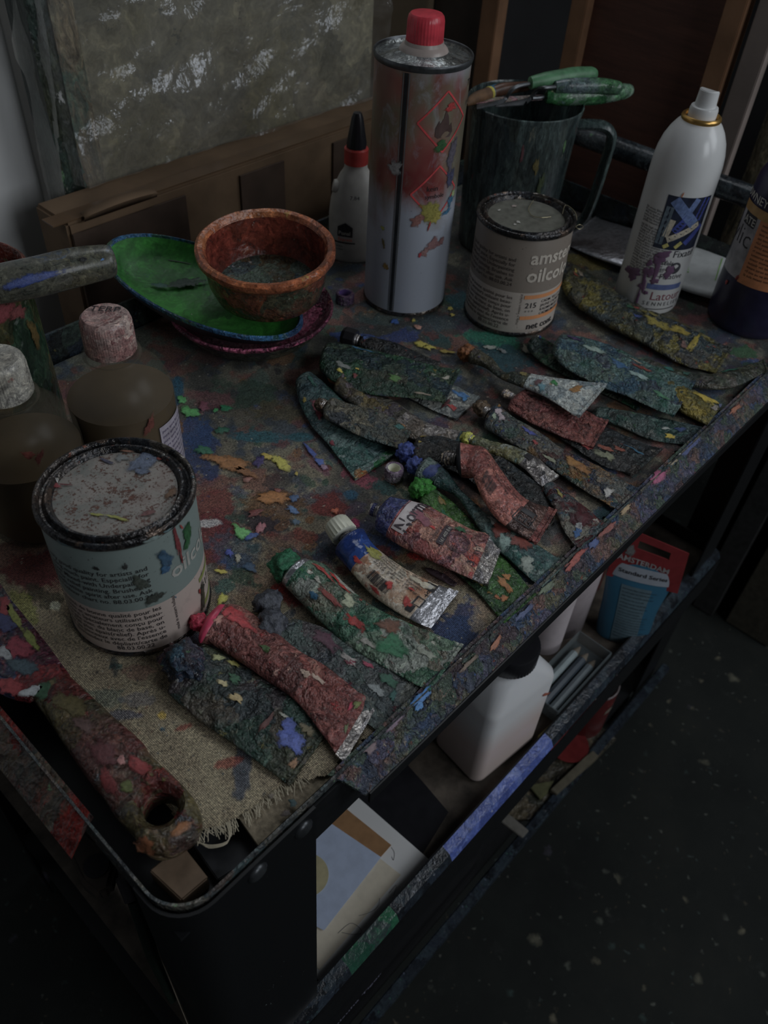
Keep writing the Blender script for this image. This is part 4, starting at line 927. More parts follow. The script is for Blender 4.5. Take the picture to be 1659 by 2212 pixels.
# --- dark teal tube behind its nozzle
t = tube('dark teal tube with clotted blue nozzle behind the folded red tube', [((905, 946), (893, 1008), 1, 19), ((950, 944), (942, 1008), 1, 18), ((1000, 958), (996, 1026), 1, 10), ((1060, 985), (1040, 1060), 0.8, 8), ((1100, 1010), (1075, 1095), 0.8, 3)],
         m_dark, cap='blob', capmat=b_blue, cap_r=0.0088, neck_r=0.005, seed=10, wr=0.8)
dabs_tube(t, [(0.05, 0.75, 4, 2.5, (120, 100, 14)), (0.02, 0.2, 3, 2, (110, 96, 24))], 900)
t = tube('dark curled tube beneath the folded red tube', [((1082, 986), (1064, 1004), 2, 9), ((1135, 1025), (1098, 1060), 1, 8), ((1172, 1056), (1128, 1108), 1, 8), ((1192, 1112), (1150, 1162), 1, 3)], m_dark, neck=False, seed=11, wr=1.0)
t = tube('yellow green tube with bare foil end lying right of the folded red tube', [((1036, 946), (1018, 960), 6, 9), ((1062, 955), (1046, 972), 6, 11), ((1110, 967), (1092, 990), 5, 12), ((1160, 990), (1130, 1010), 4, 9), ((1194, 1018), (1158, 1041), 4, 3)],
         m_oliveg, cap='blob', capmat=b_yell, cap_r=0.0058, neck_r=0.004, zones=[(0.68, m_oliveg), (1.0, aluw)], crimpmat=aluw, seed=12, wr=0.8)
mb = MB(); grid_on(mb, 0.66, 0.74, -0.2, 0.6, lambda p, q: t.fn(p, q, 0.0006), 2, 6); grid_on(mb, 0.93, 0.97, -0.1, 0.2, lambda p, q: t.fn(p, q, 0.0006), 2, 3); mb.obj('printed_symbol', ink, t.root, smooth=False)
t = tube('speckled tube end with dark maroon smear at the trolley rim', [((1196, 1044), (1176, 1064), 3, 9), ((1238, 1076), (1199, 1102), 2, 9), ((1270, 1100), (1216, 1142), 2, 7), ((1298, 1124), (1236, 1172), 3, 3)], m_maroon, neck=False, seed=13, wr=1.2)
dabs_tube(t, [(0.75, 0.3, 10, 6, (50, 12, 18)), (0.6, 0.6, 8, 4, (48, 14, 18)), (0.9, -0.5, 5, 4, (24, 60, 100)), (0.82, -0.2, 4, 3, (104, 104, 104)), (0.66, -0.3, 5, 4, (40, 12, 18)), (0.2, 0.0, 4, 2, (100, 90, 24))], 1000)
# --- long splattered tube
t = tube('long tube splashed white, blue and ochre running to the rim', [((1076, 876), (1048, 922), 2, 19), ((1106, 902), (1077, 940), 2, 18), ((1160, 932), (1126, 970), 2, 14), ((1215, 970), (1181, 1004), 2, 12), ((1290, 1006), (1250, 1052), 2, 10), ((1362, 1048), (1318, 1093), 3, 3)],
         m_mix, cap='blob', capmat=b_brown, cap_r=0.0075, neck_r=0.005, neck_l=0.012, seed=14, wr=0.9)
dabs_tube(t, [(0.07, 0.1, 6, 5, (124, 112, 116)), (0.13, -0.1, 5, 4, (118, 106, 110)), (0.04, 0.6, 4, 3, (96, 66, 20)), (0.06, -0.4, 4, 3, (96, 108, 90)), (0.38, 0.2, 6, 3, (46, 54, 110)), (0.70, 0.1, 8, 4, (110, 74, 24)), (0.76, 0.0, 6, 4, (104, 66, 22)), (0.93, -0.4, 4, 4, (124, 122, 118)), (0.60, -0.7, 6, 2, (104, 106, 84)), (0.46, -0.3, 3, 2, (110, 24, 24))], 1100)
# --- rust tube with barcode remnant
t = tube('rust red crumpled tube with narrow nozzle under the olive twisted tube', [((1142, 842), (1098, 884), 5, 16), ((1166, 850), (1118, 896), 5, 15), ((1216, 868), (1160, 920), 5, 13), ((1265, 888), (1220, 946), 5, 10), ((1298, 904), (1264, 962), 6, 3)],
         m_rust, cap='blob', capmat=b_pale, cap_r=0.0042, neck_r=0.0035, neck_l=0.012, crimpmat=m_rust, seed=15, wr=1.4)
barcode(t, 0.17, 0.36, 0.1, 0.42, ink, 6)
dabs_tube(t, [(0.16, 0.5, 7, 4, (112, 84, 80)), (0.25, 0.6, 5, 3, (110, 82, 78))], 1200)
# --- olive twisted tube with pale end
t = tube('olive tube twisted thin near its ochre nozzle, pale flattened end', [((1031, 757), (1013, 780), 4, 15), ((1062, 775), (1045, 791), 8, 12), ((1091, 805), (1079, 816), 14, 7), ((1130, 807), (1114, 830), 16, 12), ((1200, 818), (1170, 853), 18, 12), ((1294, 827), (1236, 894), 20, 3)],
         m_olive, cap='blob', capmat=b_orange, cap_r=0.0085, neck_r=0.005, zones=[(0.66, m_olive), (1.0, m_whiteblue)], crimpmat=m_whiteblue, seed=16, wr=0.6)
dabs_tube(t, [(0.82, 0.1, 2.5, 2, (20, 84, 36)), (0.92, 0.2, 3, 2, (104, 70, 24)), (0.74, -0.3, 3, 2, (60, 30, 34)), (0.78, -0.6, 3, 2.5, (50, 90, 100)), (0.62, 0.3, 4, 3, (90, 80, 30))], 1300)
# --- left cluster
t = tube('broad dark teal tube with rounded end, topmost near the bowls', [((712, 743), (692, 798), 7, 18), ((750, 746), (718, 822), 8, 17), ((803, 757), (770, 846), 8, 14), ((862, 770), (838, 856), 8, 12), ((922, 786), (894, 860), 8, 8), ((986, 798), (952, 868), 9, 3)],
         m_green, neck=False, seed=17, wr=1.3, tail=0.003)
dabs_tube(t, [(0.36, -0.25, 2, 2, (140, 116, 14)), (0.24, -0.6, 4, 2, (140, 124, 16)), (0.36, -0.55, 2, 3, (80, 20, 22)), (0.24, -0.35, 8, 4, (84, 88, 84)), (0.62, -0.3, 7, 4, (44, 78, 24)), (0.33, 0.8, 10, 2, (22, 70, 100)), (0.95, 0.3, 3, 4, (120, 116, 104)), (0.85, -0.8, 6, 2, (90, 80, 66))], 1400)
t = tube('tube with black cap lying behind the broad dark teal tube', [((790, 728), (778, 748), 1, 12), ((830, 735), (812, 764), 1, 12), ((880, 752), (862, 786), 1, 8), ((938, 778), (915, 806), 1, 3)], m_dark, cap='hex', capmat=blackp, cap_r=0.0095, cap_l=0.014, neck_r=0.005, neck_l=0.010, seed=18)
dabs_tube(t, [(0.02, 0.0, 5, 5, (40, 60, 104)), (0.1, 0.3, 5, 4, (34, 52, 90))], 1500)
t = tube('pale tube end with blue and red dabs under the broad dark teal tube', [((890, 798), (862, 848), 0.8, 7), ((940, 815), (900, 868), 0.8, 7), ((980, 832), (935, 886), 0.8, 6), ((1022, 853), (970, 900), 1, 3)], paint('tube_pale_grey', [(84, 88, 86), (66, 72, 72), (96, 96, 92), (50, 54, 56)], 44, 27.0, 0.3, speck=0.25), neck=False, seed=19)
dabs_tube(t, [(0.86, 0.55, 7, 5, (26, 74, 116)), (0.92, -0.45, 6, 4, (116, 22, 20)), (0.78, -0.35, 2, 8, (54, 16, 20)), (0.95, 0.4, 4, 4, (30, 80, 120))], 1600)
t = tube('ochre brown twisted tube with foil end between the teal and sand tubes', [((752, 806), (722, 842), 3, 18), ((808, 850), (770, 880), 3, 13), ((850, 866), (812, 894), 3, 11), ((920, 912), (880, 946), 3, 10), ((996, 932), (980, 958), 4, 3)],
         m_olive, cap='blob', capmat=b_orange, cap_r=0.007, neck_r=0.005, zones=[(0.62, paint('tube_ochre_brown', [(56, 48, 26), (44, 40, 30), (66, 56, 28), (50, 44, 50), (38, 36, 30)], 40, 28.0, 0.3, speck=0.2)), (1.0, m_silver)], crimpmat=m_tealblue, seed=20)
t = tube('wedge shaped teal tube with green streaked crimp, leftmost of the pile', [((674, 808), (638, 828), 1.5, 14), ((712, 838), (645, 864), 1.2, 13), ((760, 884), (670, 916), 1.2, 11), ((802, 930), (708, 960), 1.2, 8), ((846, 970), (758, 1024), 1.5, 3)],
         m_teal2, neck=False, crimpmat=paint('crimp_green_streak', [(20, 74, 40), (84, 92, 90), (110, 66, 24), (60, 76, 74)], 70, 29.0, 0.3), seed=21, wr=0.7)
dabs_tube(t, [(0.42, -0.4, 10, 6, (96, 36, 46)), (0.50, -0.2, 3, 2, (70, 90, 30)), (0.14, 0.2, 9, 4, (18, 60, 52)), (0.30, -0.75, 3, 2, (110, 96, 20)), (0.76, -0.85, 3, 2, (90, 24, 36)), (0.62, 0.3, 8, 3, (84, 96, 96))], 1700)
t = tube('grey sand coloured tube with crusted nozzle on top of the teal wedge', [((720, 862), (702, 902), 10, 14), ((760, 875), (735, 920), 10, 13), ((808, 886), (783, 944), 9, 10), ((880, 916), (850, 966), 8, 3)],
         m_sand, cap='blob', capmat=b_brown, cap_r=0.0062, neck_r=0.005, seed=22, wr=0.9)
dabs_tube(t, [(0.06, 0.1, 5, 5, (60, 58, 50)), (0.94, 0.5, 4, 4, (20, 66, 62)), (0.97, 0.75, 3, 2, (100, 66, 26))], 1800)
# --- right cluster
t = tube('blue and teal marbled tube with rounded end beside the yellow crusted roll', [((1214, 726), (1198, 768), 9, 17), ((1252, 729), (1224, 796), 9, 16), ((1320, 748), (1290, 832), 9, 14), ((1390, 780), (1355, 856), 9, 11), ((1450, 805), (1405, 880), 9, 8), ((1498, 818), (1448, 896), 10, 3)],
         m_tealblue, neck=False, seed=23, wr=1.3, tail=0.003)
dabs_tube(t, [(0.60, 0.45, 8, 4, (90, 36, 28)), (0.14, 0.6, 10, 5, (46, 32, 62)), (0.32, 0.3, 9, 5, (96, 112, 104)), (0.48, 0.1, 8, 4, (24, 60, 90)), (0.82, -0.4, 9, 4, (44, 84, 60)), (0.62, 0.0, 8, 4, (92, 112, 108)), (0.96, 0.1, 3, 5, (24, 30, 46)), (0.56, 0.7, 5, 2, (110, 96, 80))], 1900)
t = tube('dark green tube curling under the marbled blue tube', [((1166, 729), (1140, 750), 2, 17), ((1203, 748), (1168, 782), 1, 12), ((1290, 790), (1240, 820), 1, 9), ((1400, 850), (1362, 878), 1, 3)], m_green, neck=False, seed=24)
dabs_tube(t, [(0.06, 0.3, 5, 4, (24, 40, 84)), (0.02, 0.2, 3, 3, (100, 104, 96)), (0.13, 0.5, 9, 5, (12, 58, 32))], 2000)
t = tube('olive tube bent into a shallow curve in the far right tray corner', [((1402, 777), (1392, 790), 8, 6), ((1455, 797), (1446, 818), 5, 9), ((1520, 812), (1516, 838), 4, 13), ((1580, 798), (1586, 836), 4, 14), ((1640, 781), (1648, 806), 6, 3)], m_olive, neck=False, seed=25, wr=0.8)
dabs_tube(t, [(0.22, 0.2, 8, 3, (14, 66, 60)), (0.36, 0.3, 6, 3, (16, 60, 50)), (0.72, 0.6, 8, 2, (18, 64, 50))], 2100)
t = tube('yellow painted tube end at the rim below the marbled blue tube', [((1440, 815), (1412, 850), 1, 14), ((1500, 846), (1465, 884), 1, 18), ((1530, 860), (1497, 902), 1, 17), ((1560, 877), (1528, 918), 1, 13)], m_yellow, neck=False, crimp=False, seed=26, wr=0.6)
dabs_tube(t, [(0.6, 0.4, 12, 6, (128, 110, 12)), (0.9, 0.1, 5, 4, (96, 90, 84)), (0.8, 0.6, 6, 4, (124, 106, 14)), (0.96, 0.6, 4, 5, (60, 66, 90))], 2200)
t = tube('dark teal tube with a yellow fleck near the far rim', [((1296, 880), (1284, 904), 1, 9), ((1360, 890), (1342, 922), 1, 11), ((1440, 905), (1406, 950), 1, 8), ((1516, 922), (1480, 960), 1, 3)], m_teal, neck=False, seed=27)
dabs_tube(t, [(0.80, -0.55, 4, 3.5, (136, 116, 10)), (0.72, 0.0, 3, 2, (100, 104, 100)), (0.83, 0.2, 5, 3, (24, 40, 72))], 2300)
t = tube('mud coloured folded tube with orange smears under the rust tube', [((1262, 902), (1208, 946), 1, 8), ((1312, 924), (1242, 968), 1, 8), ((1368, 948), (1302, 1006), 1, 8), ((1414, 966), (1350, 1020), 2, 3)], m_dark, neck=False, seed=28, wr=1.0)
dabs_tube(t, [(0.55, -0.3, 7, 3, (100, 44, 26)), (0.42, -0.7, 4, 3, (96, 18, 16)), (0.66, 0.0, 7, 2, (96, 42, 26)), (0.62, -0.6, 7, 5, (84, 86, 64)), (0.84, 0.3, 10, 1.5, (24, 64, 84))], 2400)
t = tube('thick yellow and mud crusted roll lying in front of the spray can', [((1242, 578), (1214, 618), 2, 24), ((1292, 608), (1242, 656), 1, 26), ((1370, 660), (1316, 704), 1, 24), ((1442, 690), (1392, 742), 1, 21), ((1512, 720), (1472, 786), 1, 14), ((1568, 748), (1530, 802), 1, 4)],
         m_crust, neck=False, seed=29, wr=2.2, freq=110)
dabs_tube(t, [(0.42, 0.3, 7, 4, (24, 60, 40)), (0.47, 0.15, 5, 3, (14, 22, 26)), (0.48, -0.05, 5, 3, (26, 44, 88)), (0.44, 0.4, 3, 3, (100, 34, 26)), (0.60, 0.1, 16, 8, (98, 88, 18)), (0.70, 0.3, 12, 7, (104, 90, 14)), (0.80, 0.1, 5, 14, (112, 98, 12)), (0.10, 0.2, 9, 3, (96, 84, 70)), (0.08, -0.1, 5, 3, (104, 44, 26)), (0.06, 0.1, 4, 3, (110, 96, 16)), (0.76, -0.3, 4, 4, (80, 56, 50)), (0.52, 0.5, 12, 5, (92, 84, 24))], 2500)
# --- foil and white tube behind the spray can
whitep = plain('white_label_plastic', (98, 100, 100), 0.4, var=0.08)
t = tube('white tube with bare foil end lying behind the spray can', [((1566, 562), (1540, 642), 1, 27), ((1500, 536), (1474, 624), 1, 26), ((1400, 506), (1372, 586), 1, 23), ((1335, 486), (1285, 556), 1, 16), ((1294, 472), (1222, 528), 1, 3)],
         whitep, neck=False, zones=[(0.45, whitep), (1.0, alu)], crimpmat=alu, seed=30, wr=0.5)
mb = MB(); text_on(mb, 'Green', uvfn(t, 0.26, -0.15, lift=0.0006), 0.016, rot=math.radians(-100), align='CENTER'); grid_on(mb, 0.03, 0.04, -0.6, 0.6, lambda p, q: t.fn(p, q, 0.0006), 1, 10)
mb.obj('lettering', plain('green_ink', (60, 96, 24), 0.5, bump=0), t.root, smooth=False)
# --- flake of dried paint
t = tube('dark purple flake of dried paint between two tubes', [((934, 1229), (927, 1238), 0.8, 3), ((960, 1240), (950, 1252), 0.8, 4), ((988, 1260), (980, 1268), 0.8, 2)], plain('dark_plum_skin', (36, 26, 30), 0.35, var=0.3), neck=False, crimp=False, name='dried_paint_flake', seed=31, group='')
t.root['category'] = 'paint flake'
if 'group' in t.root: del t.root['group']
# --- loose caps
def loose_cap(px, py, r, h, mat, inner, label):
    c = P(px, py); c.z = TH + 0.0008
    root = thing('tube_cap', c, label, 'cap', 'loose tube caps')
    MB().lathe([(r*0.98, 0), (r, 0.0006), (r*0.97, h-0.001), (r*0.90, h), (r*0.66, h), (r*0.64, h*0.45)], c, 56, cap0=True, wob=lambda a, j: 0.03*math.cos(a*18) if j in (0, 1, 2) else 0).obj('rim', mat, root)
    prof = []
    for i in range(5): prof += [(r*0.66-i*r*0.05, h*0.98-i*h*0.14), (r*0.60-i*r*0.05, h*0.93-i*h*0.14)]
    MB().lathe(prof + [(0.0001, h*0.3)], c, 32).obj('thread', inner, root)
vio = paint('violet_cap_paint', [(44, 30, 50), (70, 60, 70), (36, 24, 44), (60, 40, 56)], 90, 33.0, 0.4)
loose_cap(850, 1032, 0.0080, 0.0105, paint('purple_white_cap', [(92, 86, 92), (70, 50, 74), (60, 36, 64), (98, 94, 96)], 80, 34.0, 0.4), cream, 'open white cap with purple ribbed side beside the crumpled tubes')
loose_cap(745, 652, 0.0096, 0.0100, vio, plain('violet_inner', (40, 26, 60), 0.4), 'small violet cap near the base of the tall can')

# ================================================================== paint cans
def cbase(x, y, z=0.0008): return Vector((x, y, TH+z))
def zmat(name, stops, rough=0.4, noise_amp=0.0, sc=60, dirt=None, dirt_amt=0.35, metal=0.0):
    """colour bands by height above the base; stops [(z, colour)]"""
    g = NT(name); v = g.coords(0.4); tc = g.n('TexCoord'); s = g.n('SeparateXYZ', Vector=tc.outputs['Object'])
    n = g.noise(v, sc, 5.0, 0.65)
    z = g.math('ADD', s.outputs[2], g.math('MULTIPLY', g.math('SUBTRACT', n.outputs[0], 0.5), noise_amp))
    zz = g.math('MULTIPLY', z, 4.0)
    c = g.ramp(zz, [(p*4.0, A(k)) for p, k in stops], 'CONSTANT')
    n2 = g.noise(v, 45.0, 6.0, 0.75)
    if dirt:
        f = g.ramp(n2.outputs[0], [(0.55, (0, 0, 0)), (0.78, (dirt_amt,)*3)]); c = g.mix(f, c, A(dirt))
    n3 = g.noise(v, 420.0, 2.0)
    f = g.ramp(n3.outputs[0], [(0.70, (0, 0, 0)), (0.74, (0.7,)*3)]); c = g.mix(f, c, A((22, 22, 24)))
    g.bump(n2.outputs[0], 0.08, 0.001)
    return g.fin(c, rough, metal)
rimsteel = paint('can_rim_dark_metal', [(40, 36, 34), (26, 26, 28), (56, 52, 48), (34, 36, 40), (60, 48, 40), (22, 22, 24)], 70, 40.0, 0.25, metal=0.55, specks=((110, 112, 108), (40, 60, 66), (84, 44, 30)), speck=0.25, bump=0.22)
def lid_rust():
    g = NT('lid_rust_speckled'); v = g.coords(0.2)
    n = g.noise(v, 34.0, 5.0, 0.7); n2 = g.noise(v, 620.0, 3.0, 0.7); n3 = g.noise(v, 150.0, 4.0, 0.7)
    c = g.ramp(n.outputs[0], [(0.35, A((50, 53, 50))), (0.55, A((70, 66, 62))), (0.7, A((62, 54, 50)))])
    mask = g.math('ADD', g.math('MULTIPLY', n2.outputs[0], 0.6), g.math('MULTIPLY', n3.outputs[0], 0.55))
    f = g.ramp(mask, [(0.60, (0, 0, 0)), (0.64, (1, 1, 1))])
    c = g.mix(f, c, A((42, 26, 20)))
    f2 = g.ramp(n3.outputs[0], [(0.64, (0, 0, 0)), (0.72, (0.8,)*3)]); c = g.mix(f2, c, A((58, 30, 20)))
    g.bump(mask, 0.2, 0.0008)
    return g.fin(c, 0.4, 0.15)
def paint_can(c, label, bodymat, lidmat, cat='paint can'):
    root = thing('paint_can', c, label, cat, 'squat oil paint cans')
    R = 0.0463; h = 0.1082
    MB().lathe([(R-0.001, 0.0035), (R, 0.0045), (R, 0.1025), (R-0.0006, 0.1035)], c, 96).obj('body', bodymat, root)
    MB().lathe([(0.043, 0.0012), (0.0455, 0), (0.0470, 0.0006), (0.0474, 0.0022), (0.0468, 0.0042), (R-0.0004, 0.0048)], c, 96, cap0=True).obj('bottom_rim', rimsteel, root)
    MB().lathe([(R-0.0004, 0.1022), (0.0472, 0.1030), (0.0479, 0.1046), (0.0478, 0.1066), (0.0470, 0.1079), (0.0458, 0.1082), (0.0449, 0.1076), (0.0444, 0.1062), (0.0440, 0.1045)], c, 96,
               wob=lambda a, j: 0.004*mnoise.noise(Vector((math.cos(a)*5, math.sin(a)*5, j*0.7)))).obj('top_rim', rimsteel, root)
    lid = MB().lathe([(0.0440, 0.1046), (0.0428, 0.1043), (0.0420, 0.1048), (0.0412, 0.1066), (0.0402, 0.1076), (0.0390, 0.1076), (0.0380, 0.1066), (0.0374, 0.1048), (0.0366, 0.1040)], c, 96,
               wob=lambda a, j: 0.004*mnoise.noise(Vector((math.cos(a)*6, math.sin(a)*6, j*0.9+3)))).obj('lid_rim', rimsteel, root)
    MB().lathe([(0.0367, 0.1040), (0.0340, 0.1041), (0.0250, 0.1044), (0.0120, 0.1040), (0.0001, 0.1039)], c, 72, wob=lambda a, j: 0.01*math.sin(3*a+j)).obj('lid', lidmat, root)
    return root
EN = ['Oil paint of very good quality for artists and', 'amateurs using much paint. Especially for', 'those who love Mixed-with Underpainting', 'white, suitable for relief painting. Brushes to', 'be cleaned with white spirit after use. Ask', 'for leaflet / colour chart no. 88.03.00.24']
FR = ['Couleur de qualité de bonne qualité pour les', 'artistes et amateurs utilisant beau-', 'coup de peinture. Spécialement conçu pour', 'être mélangée avec du blanc de base, on', 'obtient un travail plus épais(relief). Après u-', 'sage nettoyer les pinceaux avec de l\'essence', 'minérale. Demandez le dépliant/carte de', 'couleurs no. 88.03.00.22']
def can_text(root, c, th0, dark, size=0.0052, zen=0.0805, zfr=0.0415, dz=0.0051):
    f = cyl_fn(c, 0.0466, th0); mb = MB()
    for i, s in enumerate(EN): text_on(mb, s, f, size, 0, zen-i*dz, align='RIGHT', bold=0.004)
    for i, s in enumerate(FR): text_on(mb, s, f, size, 0.003, zfr-i*dz*0.95, align='RIGHT' if i < 7 else 'LEFT', bold=0.004, **({} if i < 7 else {}))if i < 7 else text_on(mb, s[-11:], f, size, -0.030, zfr-i*dz*0.95, bold=0.004)
    text_on(mb, 'made in western holland', f, 0.0034, 0.0125, 0.014, rot=math.radians(90))
    mb.obj('lettering', dark, root, smooth=False)
# near can
c1 = cbase(0.1135, 0.1882)
bm1 = zmat('can_label_teal_cream', [(0.0, (88, 79, 74)), (0.0465, (56, 64, 62))], 0.38, 0.0, dirt=(38, 42, 40))
can1 = paint_can(c1, 'large squat paint can with pale blue and cream label, rust specked lid, nearest left', bm1, lid_rust())
th1 = theta_at(c1, 0.0466, 0.07, 326)
can_text(can1, c1, th1, ink)
f = cyl_fn(c1, 0.0466, th1)
mb = MB(); text_on(mb, 'oilcolour', f, 0.017, 0.0135, 0.0625, bold=0.02); mb.obj('lettering', plain('faded_cream_print', (84, 84, 80), 0.5, var=0.1, bump=0), can1, smooth=False)
mb = MB(); grid_on(mb, 0.036, 0.075, 0.036, 0.040, f, 12, 1); grid_on(mb, 0.036, 0.075, 0.010, 0.014, f, 12, 1); mb.obj('label_stripe', plain('olive_print', (70, 76, 30), 0.5, bump=0), can1, smooth=False)
mb = MB(); text_on(mb, '617', f, 0.0085, 0.039, 0.025, bold=0.01); mb.obj('lettering', ink, can1, smooth=False)
def dabs_cyl(root, c, r, th0, lst, seed=0, h=0.0007):
    for i, (x, z, rx, rz, rot_, col) in enumerate(lst):
        mb = MB()
        fn = lambda a, b, l: Vector((c[0]+(r+0.0002+l)*math.cos(th0+a/r), c[1]+(r+0.0002+l)*math.sin(th0+a/r), c[2]+b))
        dab_on(mb, fn, x, z, rx, rz, math.radians(rot_), seed+i, 22, 0.55, h); mb.obj('paint_dab', dabmat(col), root)
dabs_cyl(can1, c1, 0.0464, th1, [(0.0115, 0.083, 0.005, 0.009, 10, (24, 54, 74)), (0.010, 0.075, 0.003, 0.005, 0, (22, 58, 84)), (0.0215, 0.090, 0.0018, 0.016, 4, (84, 26, 30)), (0.0225, 0.078, 0.0010, 0.010, -3, (88, 26, 28)),
    (0.0305, 0.086, 0.0040, 0.010, -15, (16, 62, 28)), (0.033, 0.090, 0.003, 0.006, 0, (14, 56, 26)), (0.0268, 0.098, 0.0009, 0.0022, 20, (110, 30, 26)), (0.037, 0.022, 0.0035, 0.013, -12, (26, 24, 22)), (0.034, 0.030, 0.001, 0.003, 0, (100, 24, 22)), (-0.006, 0.072, 0.004, 0.007, 0, (42, 48, 42)), (0.0, 0.054, 0.007, 0.004, 35, (34, 38, 34)), (-0.028, 0.088, 0.002, 0.002, 0, (20, 24, 24)), (-0.012, 0.088, 0.0015, 0.003, 0, (26, 28, 28)), (0.013, 0.046, 0.001, 0.001, 0, (40, 66, 80))], 3000)
def dabs_lid(root, c, z, lst, seed):
    for i, (px, py, rx, ry, rot_, col) in enumerate(lst):
        q = P(px, py, z + 0.0008); mb = MB(); a = P(px+1, py, z)-P(px, py, z); b = P(px, py+1, z)-P(px, py, z)
        fn = lambda x, y, l: Vector((q.x+a.x*x+b.x*y, q.y+a.y*x+b.y*y, c[2]+z+0.0002+l))
        dab_on(mb, fn, 0, 0, rx, ry, math.radians(rot_), seed+i, 22, 0.5, 0.0006); mb.obj('paint_dab', dabmat(col), root)
dabs_lid(can1, c1, 0.1044, [(308, 1000, 33, 20, -8, (56, 66, 84)), (305, 1020, 22, 6, 5, (54, 64, 82)), (210, 1113, 18, 3, 8, (98, 98, 30)), (250, 1119, 28, 4, 15, (100, 100, 28)), (232, 998, 18, 4, 20, (44, 44, 60)), (262, 990, 16, 9, 0, (74, 76, 76)), (122, 1050, 9, 6, 0, (92, 24, 28)), (140, 1048, 16, 2, 3, (70, 26, 30)), (318, 993, 5, 3, 0, (96, 100, 96)), (265, 972, 30, 5, 5, (96, 62, 46)), (345, 990, 8, 5, 10, (90, 30, 24)), (320, 1110, 20, 6, -10, (74, 40, 38)), (372, 1065, 16, 9, -50, (70, 46, 24))], 3100)
dabs_cyl(can1, c1, 0.0478, th1, [(0.006, 0.1055, 0.006, 0.0014, 0, (84, 98, 96)), (0.016, 0.106, 0.004, 0.001, 0, (60, 80, 84)), (-0.045, 0.1055, 0.004, 0.0013, 0, (46, 66, 70))], 3200)
# far taupe can
c2 = cbase(0.6072, 0.2411)
bm2 = zmat('can_label_taupe_cream', [(0.0, (88, 82, 76)), (0.0485, (62, 56, 50))], 0.38, 0.0, dirt=(58, 42, 30), dirt_amt=0.25)
lid2 = plain('lid_olive_grey', (54, 54, 48), 0.4, 0.2, var=0.2, sc=120)
can2 = paint_can(c2, 'squat paint can with taupe label lettered amsterdam oilcolour, numbered 215', bm2, lid2)
th2 = theta_at(c2, 0.0466, 0.07, 1110)
can_text(can2, c2, th2, plain('brown_print', (36, 30, 28), 0.5, bump=0))
f = cyl_fn(c2, 0.0467, th2)
mb = MB(); text_on(mb, 'amsterdam', f, 0.0185, 0.0135, 0.0795, bold=0.022); text_on(mb, 'oilcolour', f, 0.0195, 0.0125, 0.0610, bold=0.022); mb.obj('lettering', plain('grey_white_print', (100, 94, 86), 0.5, var=0.06, bump=0), can2, smooth=False)
mb = MB(); grid_on(mb, 0.0145, 0.075, 0.0425, 0.0465, f, 20, 1); grid_on(mb, 0.0135, 0.075, 0.0195, 0.0235, f, 20, 1); mb.obj('label_stripe', plain('orange_print', (138, 66, 26), 0.5, var=0.06, bump=0), can2, smooth=False)
mb = MB(); text_on(mb, '215', f, 0.0082, 0.0165, 0.0325, bold=0.006)
for i, s in enumerate(('CADM. YELLOW', 'JAUNE CADMIUM', 'KADMIUMGELB', 'CADMIUMGEEL')): text_on(mb, s, f, 0.0042, 0.0335, 0.0370-0.0045*i, bold=0.004)
text_on(mb, 'net cont.', f, 0.0100, 0.022, 0.0085, bold=0.02); text_on(mb, '* * *', f, 0.005, 0.017, 0.0265)
mb.obj('lettering', ink, can2, smooth=False)
dabs_lid(can2, c2, 0.1044, [(1078, 455, 4, 2.5, 0, (120, 118, 112)), (1110, 446, 5, 3, 0, (110, 98, 92)), (1119, 480, 4, 3, 0, (122, 120, 114)), (1112, 486, 3.5, 2.5, 0, (116, 114, 108))], 3300)
wire = plain('thin_wire', (84, 78, 58), 0.35, 0.6, var=0.2, bump=0)
mb = MB()
pw = [P(*q) for q in ((1152, 433, 0.106), (1144, 446, 0.106), (1142, 455, 0.106), (1150, 466, 0.106), (1170, 470, 0.107), (1190, 468, 0.106))]
mb.tubepath([Vector(catmull([np.array(q) for q in pw], i/24)) for i in range(25)], 0.00035, 6)
pw = [P(*q) for q in ((1215, 462, 0.108), (1222, 443, 0.1095), (1240, 455, 0.1095), (1246, 472, 0.108), (1243, 488, 0.106), (1252, 495, 0.104), (1260, 490, 0.104), (1252, 485, 0.105), (1243, 490, 0.105))]
mb.tubepath([Vector(catmull([np.array(q) for q in pw], i/40)) for i in range(41)], 0.0003, 6)
mb.obj('wire', wire, can2)

